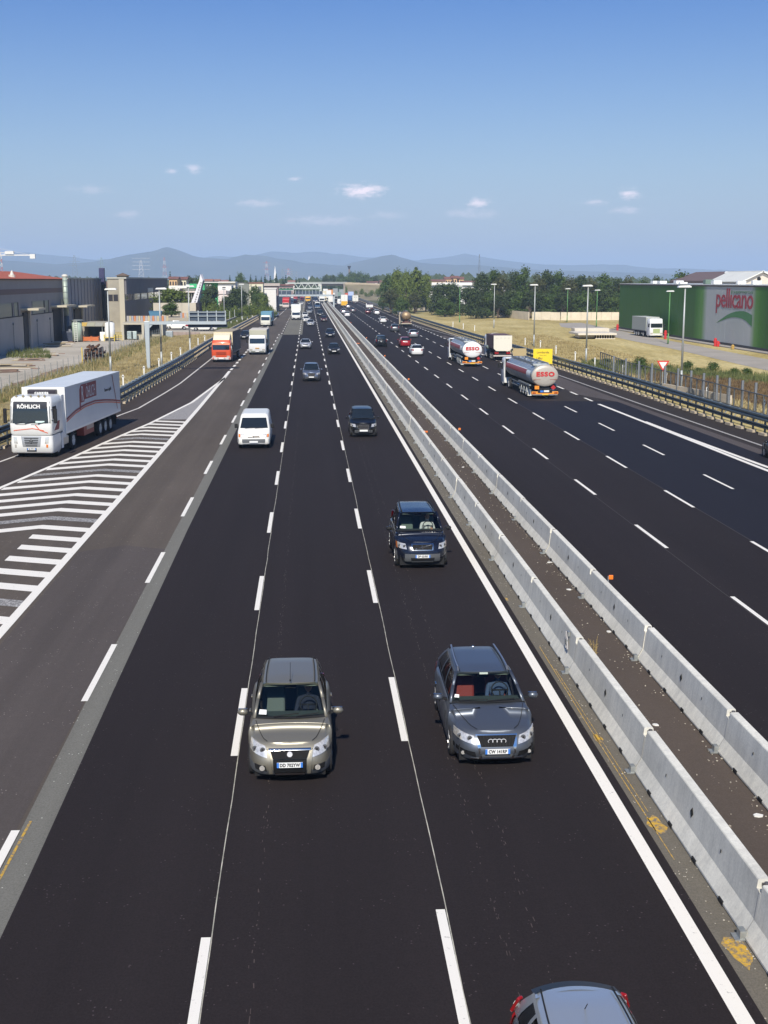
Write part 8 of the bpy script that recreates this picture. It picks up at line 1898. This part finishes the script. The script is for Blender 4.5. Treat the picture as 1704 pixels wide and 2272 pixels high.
# leaning white sign tower
lt = T('sign_pylon', 'white leaning three-sided sign tower with dark vertical lettering, left of the hedge', 'tower'); Yp = 262.; A = atY(424, Yp, py=672); B_ = atY(437, Yp, py=672); Tt = atY(444.8, Yp, py=608.5); L2 = atY(442, Yp, py=622); R2 = atY(450, Yp, py=622)
mb = MB(); mb.add([tuple(A), tuple(B_), tuple(R2), tuple(Tt), tuple(L2)], [(0, 1, 2, 3, 4)]); Bk = [v + Vector((.3, 1.2, 0)) for v in (A, B_, R2, Tt, L2)]; mb.rings([[tuple(v) for v in (A, B_, R2, Tt, L2)], [tuple(v) for v in Bk]]); mb.add([tuple(v) for v in Bk], [(4, 3, 2, 1, 0)]); mb.build('face', mat('pylon white', (.74, .72, .74), .5), lt)
mb = MB(); mb.add([tuple(B_), tuple(B_ + Vector((.3, 1.2, 0))), tuple(R2 + Vector((.3, 1.2, 0))), tuple(R2)], [(0, 1, 2, 3)]); mb.bbox(A.x, B_.x, Yp, Yp + 1.2, 0, A.z); mb.build('base', MPI, lt)
for k in range(9):
    q = (k + .5) / 9.5; c = (A.lerp(L2, q) + B_.lerp(R2, q)) / 2 + Vector((.12, -.05, 0)); mb = MB(); s_w = .30
    for j in range(3): mb.beam(c + Vector((-s_w * .6 + .12 * j, 0, -.14 + .1 * ((k + j) % 2))), c + Vector((s_w * (.1 + .2 * j), 0, .16 - .08 * ((k * j) % 3))), .07, .03)
    mb.build('letter_stroke', mat('sign lettering', (1, 1, 1)), lt)
rf = T('roof_frame', 'dark glazed hall front with white lintel behind the bright green tree', 'building'); fbox(rf, 'wall', 398, 436, 640, 674, 300, 8, mat('dark purple wall', (.045, .03, .05), .7), 0); fbox(rf, 'lintel', 404, 434, 646, 649, 299, 1, MPI); fbox(rf, 'grid', 406, 432, 641, 645.5, 299.5, .3, mat('grey green wall', (1, 1, 1)))
for k in range(7): x = 404 + k * 5; fbox(rf, 'mullion', x, x + .8, 649, 673, 299.4, .3, mat('pale coping', (1, 1, 1)))
# far gantry with sign backs
G2Y = 452.; f2 = T('sign_gantry', 'white gantry spanning the left carriageway far off with dark sign backs above its beam', 'gantry')
fbox(f2, 'beam', 573.8, 742, 653.6, 657.6, G2Y, .8, M_GAN); fbox(f2, 'column', 572.5, 576.5, 654, 684, G2Y, .7, M_GAN, 0); fbox(f2, 'column', 738.5, 742, 654, 684, G2Y, .7, M_GAN, 0)
for x0, x1, n_ in ((613, 646, 3), (655, 716, 8)):
    for k in range(n_): a, b = lerp(x0, x1, k / n_), lerp(x0, x1, (k + 1) / n_); fbox(f2, 'panel', a + .5, b - .3, 645 if x0 < 650 else 646, 653.4, G2Y, .3, M_DPAN); fbox(f2, 'upright', a - .3, a + .5, 644, 654, G2Y - .3, .2, M_GAN)
# truss gantry
t3 = T('truss_bridge', 'white lattice truss bridge with square white end posts before the overpass', 'bridge'); YT = 600.; z0_, z1_ = hz(640, 640.5, YT), hz(640, 628.5, YT); xa, xb_ = atY(640, YT).x, atY(712, YT).x; MTR = mat('truss paint', (.50, .54, .50), .5)
for z in (z0_, z1_): mb = MB(); mb.beam((xa, YT, z), (xb_, YT, z), .5); mb.build('chord', MTR, t3)
for k in range(10):
    a, b = lerp(xa, xb_, k / 10), lerp(xa, xb_, (k + 1) / 10); mb = MB(); mb.beam((a, YT, z0_ if k % 2 else z1_), (b, YT, z1_ if k % 2 else z0_), .3); mb.build('diagonal', MTR, t3)
for x0, x1 in ((633, 640.5), (706, 713)): fbox(t3, 'end_box', x0, x1, 629, 634, YT, 1.5, MWH); fbox(t3, 'leg', x0 + 3, x1 - .5, 634, 658, YT, 1., MTR, 0)
fbox(t3, 'walkway', 640, 710, 640, 642, YT, 2., mat('pale grey wing', (1, 1, 1)))
# overpass and ramp
ov = T('overpass', 'grey road overpass closing the view where the motorway vanishes', 'bridge'); YO = 760.
fbox(ov, 'deck', 636, 765, 630, 633.5, YO, 14, mat('dark brown fascia', (.06, .045, .04), .8)); fbox(ov, 'parapet', 636, 770, 625.5, 630, YO - .5, 15, mat('overpass grey', (.30, .31, .29), .7)); fbox(ov, 'pier', 711, 713.5, 630, 660, YO, 10, MYW, 0); fbox(ov, 'abutment', 762, 768, 627, 662, YO - 2, 16, mat('abutment concrete', (.34, .30, .25), .8), 0); fbox(ov, 'abutment', 630, 638, 630, 660, YO - 2, 16, mat('abutment concrete', (1, 1, 1)), 0)
xr0 = atY(766, 740).x
mb = MB(); mb.smooth = True; rows = []
for x, zt5 in ((xr0, 8.0), (32, 7.9), (45, 7.3), (60, 6.5), (80, 5.5), (120, 4)): rows.append([(x, 775, 0), (x, 760, zt5), (x, 748, zt5), (x, 735, zt5 * .62), (x, 715, zt5 * .35), (x, 690, zt5 * .22), (x - 0, 640, .0)])
mb.rings(rows, close=False); emb = mb.build('embankment', mat('embankment earth', (.17, .135, .07), .95, ns=.06, col2=(.30, .25, .14), world=True), fix=True); tag(emb, kind='structure')
rw = T('retaining_wall', 'long beige wall along the top of the embankment right of the overpass', 'wall')
for k in range(14): x = lerp(xr0, 85, k / 14); x2 = lerp(xr0, 85, (k + 1) / 14); mb = MB(); z = lerp(8.0, 5.3, k / 14); mb.bbox(x, x2 - .05, 747, 747.5, z - .9, z + .95); mb.build('wall_panel', mat('beige wall', (.42, .35, .25), .85), rw)
for i, (px, yt, w_) in enumerate(((768, 630, 7), (790, 642, 9), (803, 636, 12), (812, 646, 10), (824, 640, 14), (838, 636, 18), (818, 655, 12), (796, 655, 9))): tree('bushL', px, 720 - i * 8 if yt < 645 else 665, yt, w_, 'shrub on the overpass embankment, %s' % ['beside the abutment', 'first on the slope', 'tall one mid slope', 'small one mid slope', 'big one right part', 'largest, by the roadside clump', 'low one near the rail', 'lowest one near the bulk lorries'][i], z0=1.5, name='bush', group='shrubs on the embankment')
# crowd seen under the overpass
QC = [(714, 'white', 650), (718, 'cream', 646), (724, 'white', 652), (729, 'white', 644), (733, 'orange', 643), (737, 'white', 650), (744, 'grey', 640), (752, 'green', 648), (757, 'grey', 642), (722, 'white', 641), (740, 'orange', 652)]
for i, (px, c, yt) in enumerate(QC):
    Y_ = 560 + i * 12; a = atY(px, Y_); hh_ = hz(px, yt, Y_); t = T('distant_lorry', 'tiny distant %s lorry in the jam under the overpass, %s' % (c, ['leftmost', 'second from left', 'behind the camper', 'behind the column', 'orange-toned left one', 'mid group', 'in the dark opening', 'greenish right one', 'rightmost', 'small one above the camper', 'low orange one'][i]), 'lorry', (a.x, Y_, 0), group='distant lorries under the overpass')
    mm = mat('far ' + c, dict(white=(.75, .74, .70), cream=(.68, .60, .42), orange=(.66, .26, .07), grey=(.28, .30, .30), green=(.20, .28, .24))[c], .5)
    mb = MB(); mb.bbox(-1.2, 1.2, .0, 7, .9, max(2.5, hh_)); mb.build('cargo_box', mm, t); mb = MB(); mb.bbox(-1.1, 1.1, -.05, .4, .3, 1.0); mb.build('bumper', M_TRIM, t); mb = MB(); mb.bbox(-1.0, 1.0, -.1, 0, 1.4, 2.1); mb.build('window', M_GLASS, t)
house('long red-brown roof on the right skyline behind the embankment', 800, 852, 629, 622, 900, MRT, MRT, nwin=3); house('red-roofed farmhouse above the embankment', 815, 838, 627, 624, 880, MPI, MRT, nwin=3)
fc = T('white_factory', 'long white factory roof behind the dark trees on the right', 'building'); fbox(fc, 'wall', 953, 1145, 633, 660, 520, 30, MWH, 0); fbox(fc, 'roof_edge', 953, 1145, 627, 633, 519, 31, mat('white roof edge', (.80, .79, .76), .6))
for i, (x0, x1, ye, yr) in enumerate(((988, 1004, 619, 614), (1003, 1018, 617, 612), (1015, 1029, 619, 614))): house('orange apartment house with red roof on the right skyline, %s' % ['left of three', 'middle and tallest', 'right of three'][i], x0, x1, ye, yr, 700, MOR, MRT, nwin=3)
house('low brown roof right of the orange houses', 955, 988, 624, 620, 690, MOR, MRT, nwin=4); house('dull brown roof above the white factory end', 1028, 1060, 626, 623, 660, MPI, MRT, nwin=3)
# pylons, masts, crane
def pylon(label, px, ytop, Y, hw, m1, m2=None, arms=3, name='pylon', armw=2.2):
    t = T(name, label, 'pylon', (atY(px, Y).x, Y, 0), group='lattice pylons on the skyline'); hh_ = hz(px, ytop, Y); n_ = 9; w = Y / 2788 * .75
    for k in range(n_):
        a, b = k / n_, (k + 1) / n_; ra, rb = hw * (1 - a * .85), hw * (1 - b * .85); mb = MB()
        for sx in (-1, 1): mb.beam((sx * ra, 0, hh_ * a), (sx * rb, 0, hh_ * b), w * .55); mb.beam((sx * ra, 0, hh_ * a), (-sx * rb, 0, hh_ * b), w * .35)
        mb.build('lattice_section', m1 if (not m2 or k % 2 == 0) else m2, t)
    for k in range(arms): z = hh_ * (.70 + .12 * k); mb = MB(); mb.beam((-hw * armw * .6, 0, z), (hw * armw * .6, 0, z), w * .5); mb.build('cross_arm', m1, t)
    return t
MPY = mat('pylon grey', (.20, .22, .23), .6); MPR = mat('pylon red', (.45, .12, .10), .6); MPW = mat('pylon white paint', (.65, .63, .62), .6)
pylon('grey lattice pylon above the louvred building, leftmost', 167, 566, 1500, 5, MPY); pylon('greenish lattice pylon behind the dark roof tank', 227, 571, 1500, 4, mat('pylon green', (.16, .24, .18), .6)); pylon('white radio mast crowned with dishes above the concrete building', 314, 577, 1200, 4, MPW, arms=4, armw=3.5, name='radio_mast'); pylon('red and white lattice mast above the concrete building', 366, 571, 1400, 3.2, MPR, MPW, arms=1)
pylon('red and white lattice mast left of the white spire', 592, 579, 1500, 3.2, MPR, MPW, arms=3); pylon('small grey pylon right of the white spire', 627, 596, 1700, 3, MPY); pylon('small red and white mast behind the conifers', 640, 595, 1700, 3, MPR, MPW); pylon('thin grey pylon left of the small white spire', 648, 600, 1800, 3, MPY); pylon('faint grey pylon nearest the overpass', 658, 602, 1800, 3, MPY); pylon('tall slim lattice antenna above the orange houses', 1063, 564, 700, 1.0, mat('antenna lattice', (.12, .12, .13), .6), arms=0, name='antenna_mast')
def spire(label, px, yt, Y, w, m):
    t = T('church_spire', label, 'spire', (atY(px, Y).x, Y, 0)); hh_ = hz(px, yt, Y); mb = MB(); mb.bbox(-w, w, -w, w, 0, hh_ * .6); mb.build('tower', m, t); mb = MB(); mb.add([(-w, -w, hh_ * .6), (w, -w, hh_ * .6), (w, w, hh_ * .6), (-w, w, hh_ * .6), (0, 0, hh_)], [(0, 1, 4), (1, 2, 4), (2, 3, 4), (3, 0, 4)]); mb.build('spire', m, t)
spire('slender white church spire above the conifers', 610.5, 589, 1400, 1.3, MWH); spire('small white spire left of the overpass top', 686, 611, 1200, 1.5, MWH); spire('very small white turret left of the small spire', 675, 619, 1200, 1.6, MWH)
wt = T('water_tower', 'thin water tower with dark mushroom top above the skyline trees', 'tower', (atY(775, 1300).x, 1300, 0)); zt6 = hz(775, 590, 1300); mb = MB(); mb.tube((0, 0, 0), (0, 0, zt6 - 3), .8, n=10); mb.build('shaft', mat('tower brown', (.22, .17, .14), .8), wt); mb = MB(); mb.tube((0, 0, zt6 - 3.2), (0, 0, zt6), .8, 2.0, n=12); mb.build('bowl', mat('tower dark', (.05, .05, .06), .8), wt)
cr = T('tower_crane', 'white tower crane at the far left edge above the red roof', 'crane', (atY(3, 600).x, 600, 0)); zj = hz(0, 566, 600)
for k in range(12): mb = MB(); z = zj * k / 12; [mb.beam((s, 0, z), (s, 0, z + zj / 12), .22) for s in (-.7, .7)]; mb.beam((-.7, 0, z), (.7, 0, z + zj / 12), .16); mb.build('mast_section', MPW if k % 2 else MPR, cr)
xj = atY(80, 600).x - cr.location.x; mb = MB(); mb.beam((-20, 0, zj), (xj, 0, zj), .5); mb.beam((-20, 0, zj + 1.1), (xj * .4, 0, zj + 1.1), .25); mb.build('jib', MWH, cr)
for k in range(14): mb = MB(); x = -20 + k * 1.8; mb.beam((x, 0, zj), (x + .9, 0, zj + 1.1), .14); mb.build('brace', MPW, cr)
mb = MB(); mb.bbox(xj - 2.2, xj + .2, -.6, .6, zj - 1.6, zj + .5); mb.build('counterweight', MWH, cr); mb = MB(); mb.bbox(2.5, 6.5, -.8, .8, zj + .4, zj + 1.8); mb.build('machine_box', MWH, cr); mb = MB(); mb.beam((0, 0, zj), (0, 0, zj + 3), .4); mb.beam((0, 0, zj + 3), (xj * .8, 0, zj + .4), .08); mb.build('tower_head', MPW, cr)

# ---- far woods on the plain (uncountable) and hills
mb = MB()
for _ in range(14000):
    Y_ = R.choice((950, 1150, 1500, 2200)) + R.uniform(-60, 60); x = R.uniform(-.62, .78) * Y_; hmax = 9 + 3.5 * sin(x * .013) + 3 * sin(x * .041 + Y_); z = R.random() ** .7 * max(3, hmax); s = R.uniform(1.2, 2.8) * (1 + Y_ / 2500)
    a = R.uniform(-.6, .6); mb.add([(x - s, Y_, z - s * .5), (x, Y_ - .6, z - s * .7 + a), (x + s, Y_, z + a), (x + .3, Y_ + .4, z + s * .8)], [(0, 1, 2, 3)])
tag(mb.build('far_woods', M_LEAFD), kind='stuff')
M_HILL = mat('wooded hills', (.045, .06, .035), .95, ns=.004, col2=(.10, .105, .06), world=True, detail=8)
import mathutils.noise as MN
def ridge(name, prof, Y0, dep, seed, rough=.10):
    xs_px = list(range(-1300, 3050, 9)); mb = MB(); mb.smooth = True; rows = []
    for px in xs_px:
        top = interp(prof, px); top -= (MN.fractal(Vector((px * .012, seed, 0)), 1., 2., 5)) * rough * (626 - top) * .8
        zt7 = max(2, hz(px, top, Y0)); col = []
        for q, k in ((-1, -.0), (-.72, .22), (-.45, .5), (-.2, .80), (0, 1), (.3, .85), (1, 0)):
            Yq = Y0 + q * dep; p = atY(px, Y0); nz_ = MN.noise(Vector((px * .02, q * 3, seed))) * .10; col.append((p.x * (Yq / Y0) if False else p.x, Yq + MN.noise(Vector((px * .008, q, seed + 5))) * dep * .3, zt7 * max(0, k + nz_ * (k > 0) * (k < 1)) - (30 if k <= 0 and q < 0 else 0) * 0 - .5))
        rows.append(col)
    mb.rings(rows, close=False); tag(mb.build(name, M_HILL), kind='structure')
ridge('hills', [(-1300, 590), (-700, 575), (-200, 588), (0, 577), (120, 585), (215, 581), (262, 571), (300, 563), (345, 556), (372, 550), (400, 556), (430, 567), (470, 571), (505, 575), (545, 564), (575, 565), (620, 574), (680, 583), (760, 589), (820, 575), (850, 567), (872, 562), (893, 570), (930, 581), (1000, 587), (1100, 592), (1250, 600), (1500, 608), (1900, 600), (2400, 590), (3050, 600)], 5600, 900, 3.)
ridge('mountains', [(-1300, 570), (-400, 580), (0, 566), (80, 562), (200, 574), (300, 582), (400, 575), (560, 565), (610, 559), (660, 561), (695, 555), (740, 562), (800, 570), (850, 572), (930, 578), (990, 570), (1030, 563), (1060, 566), (1110, 577), (1180, 585), (1260, 588), (1330, 586), (1420, 592), (1520, 596), (1620, 600), (1704, 606), (2000, 600), (2500, 580), (3050, 590)], 8200, 1200, 11.)
# ---- the air: one box of pale haze round everything
hb = MB(); hb.bbox(-12000, 12000, -500, 12500, -1.2, 224); hz_o = hb.build('haze', mat('haze volume', (1, 1, 1))); hz_o['kind'] = 'stuff'
m = bpy.data.materials['haze volume']; t = m.node_tree; t.nodes.clear(); o_ = t.nodes.new('ShaderNodeOutputMaterial'); pv = t.nodes.new('ShaderNodeVolumePrincipled'); pv.inputs['Color'].default_value = (.52, .71, 1.0, 1); pv.inputs['Density'].default_value = .00019; pv.inputs['Anisotropy'].default_value = -.2
t.links.new(pv.outputs[0], o_.inputs['Volume'])
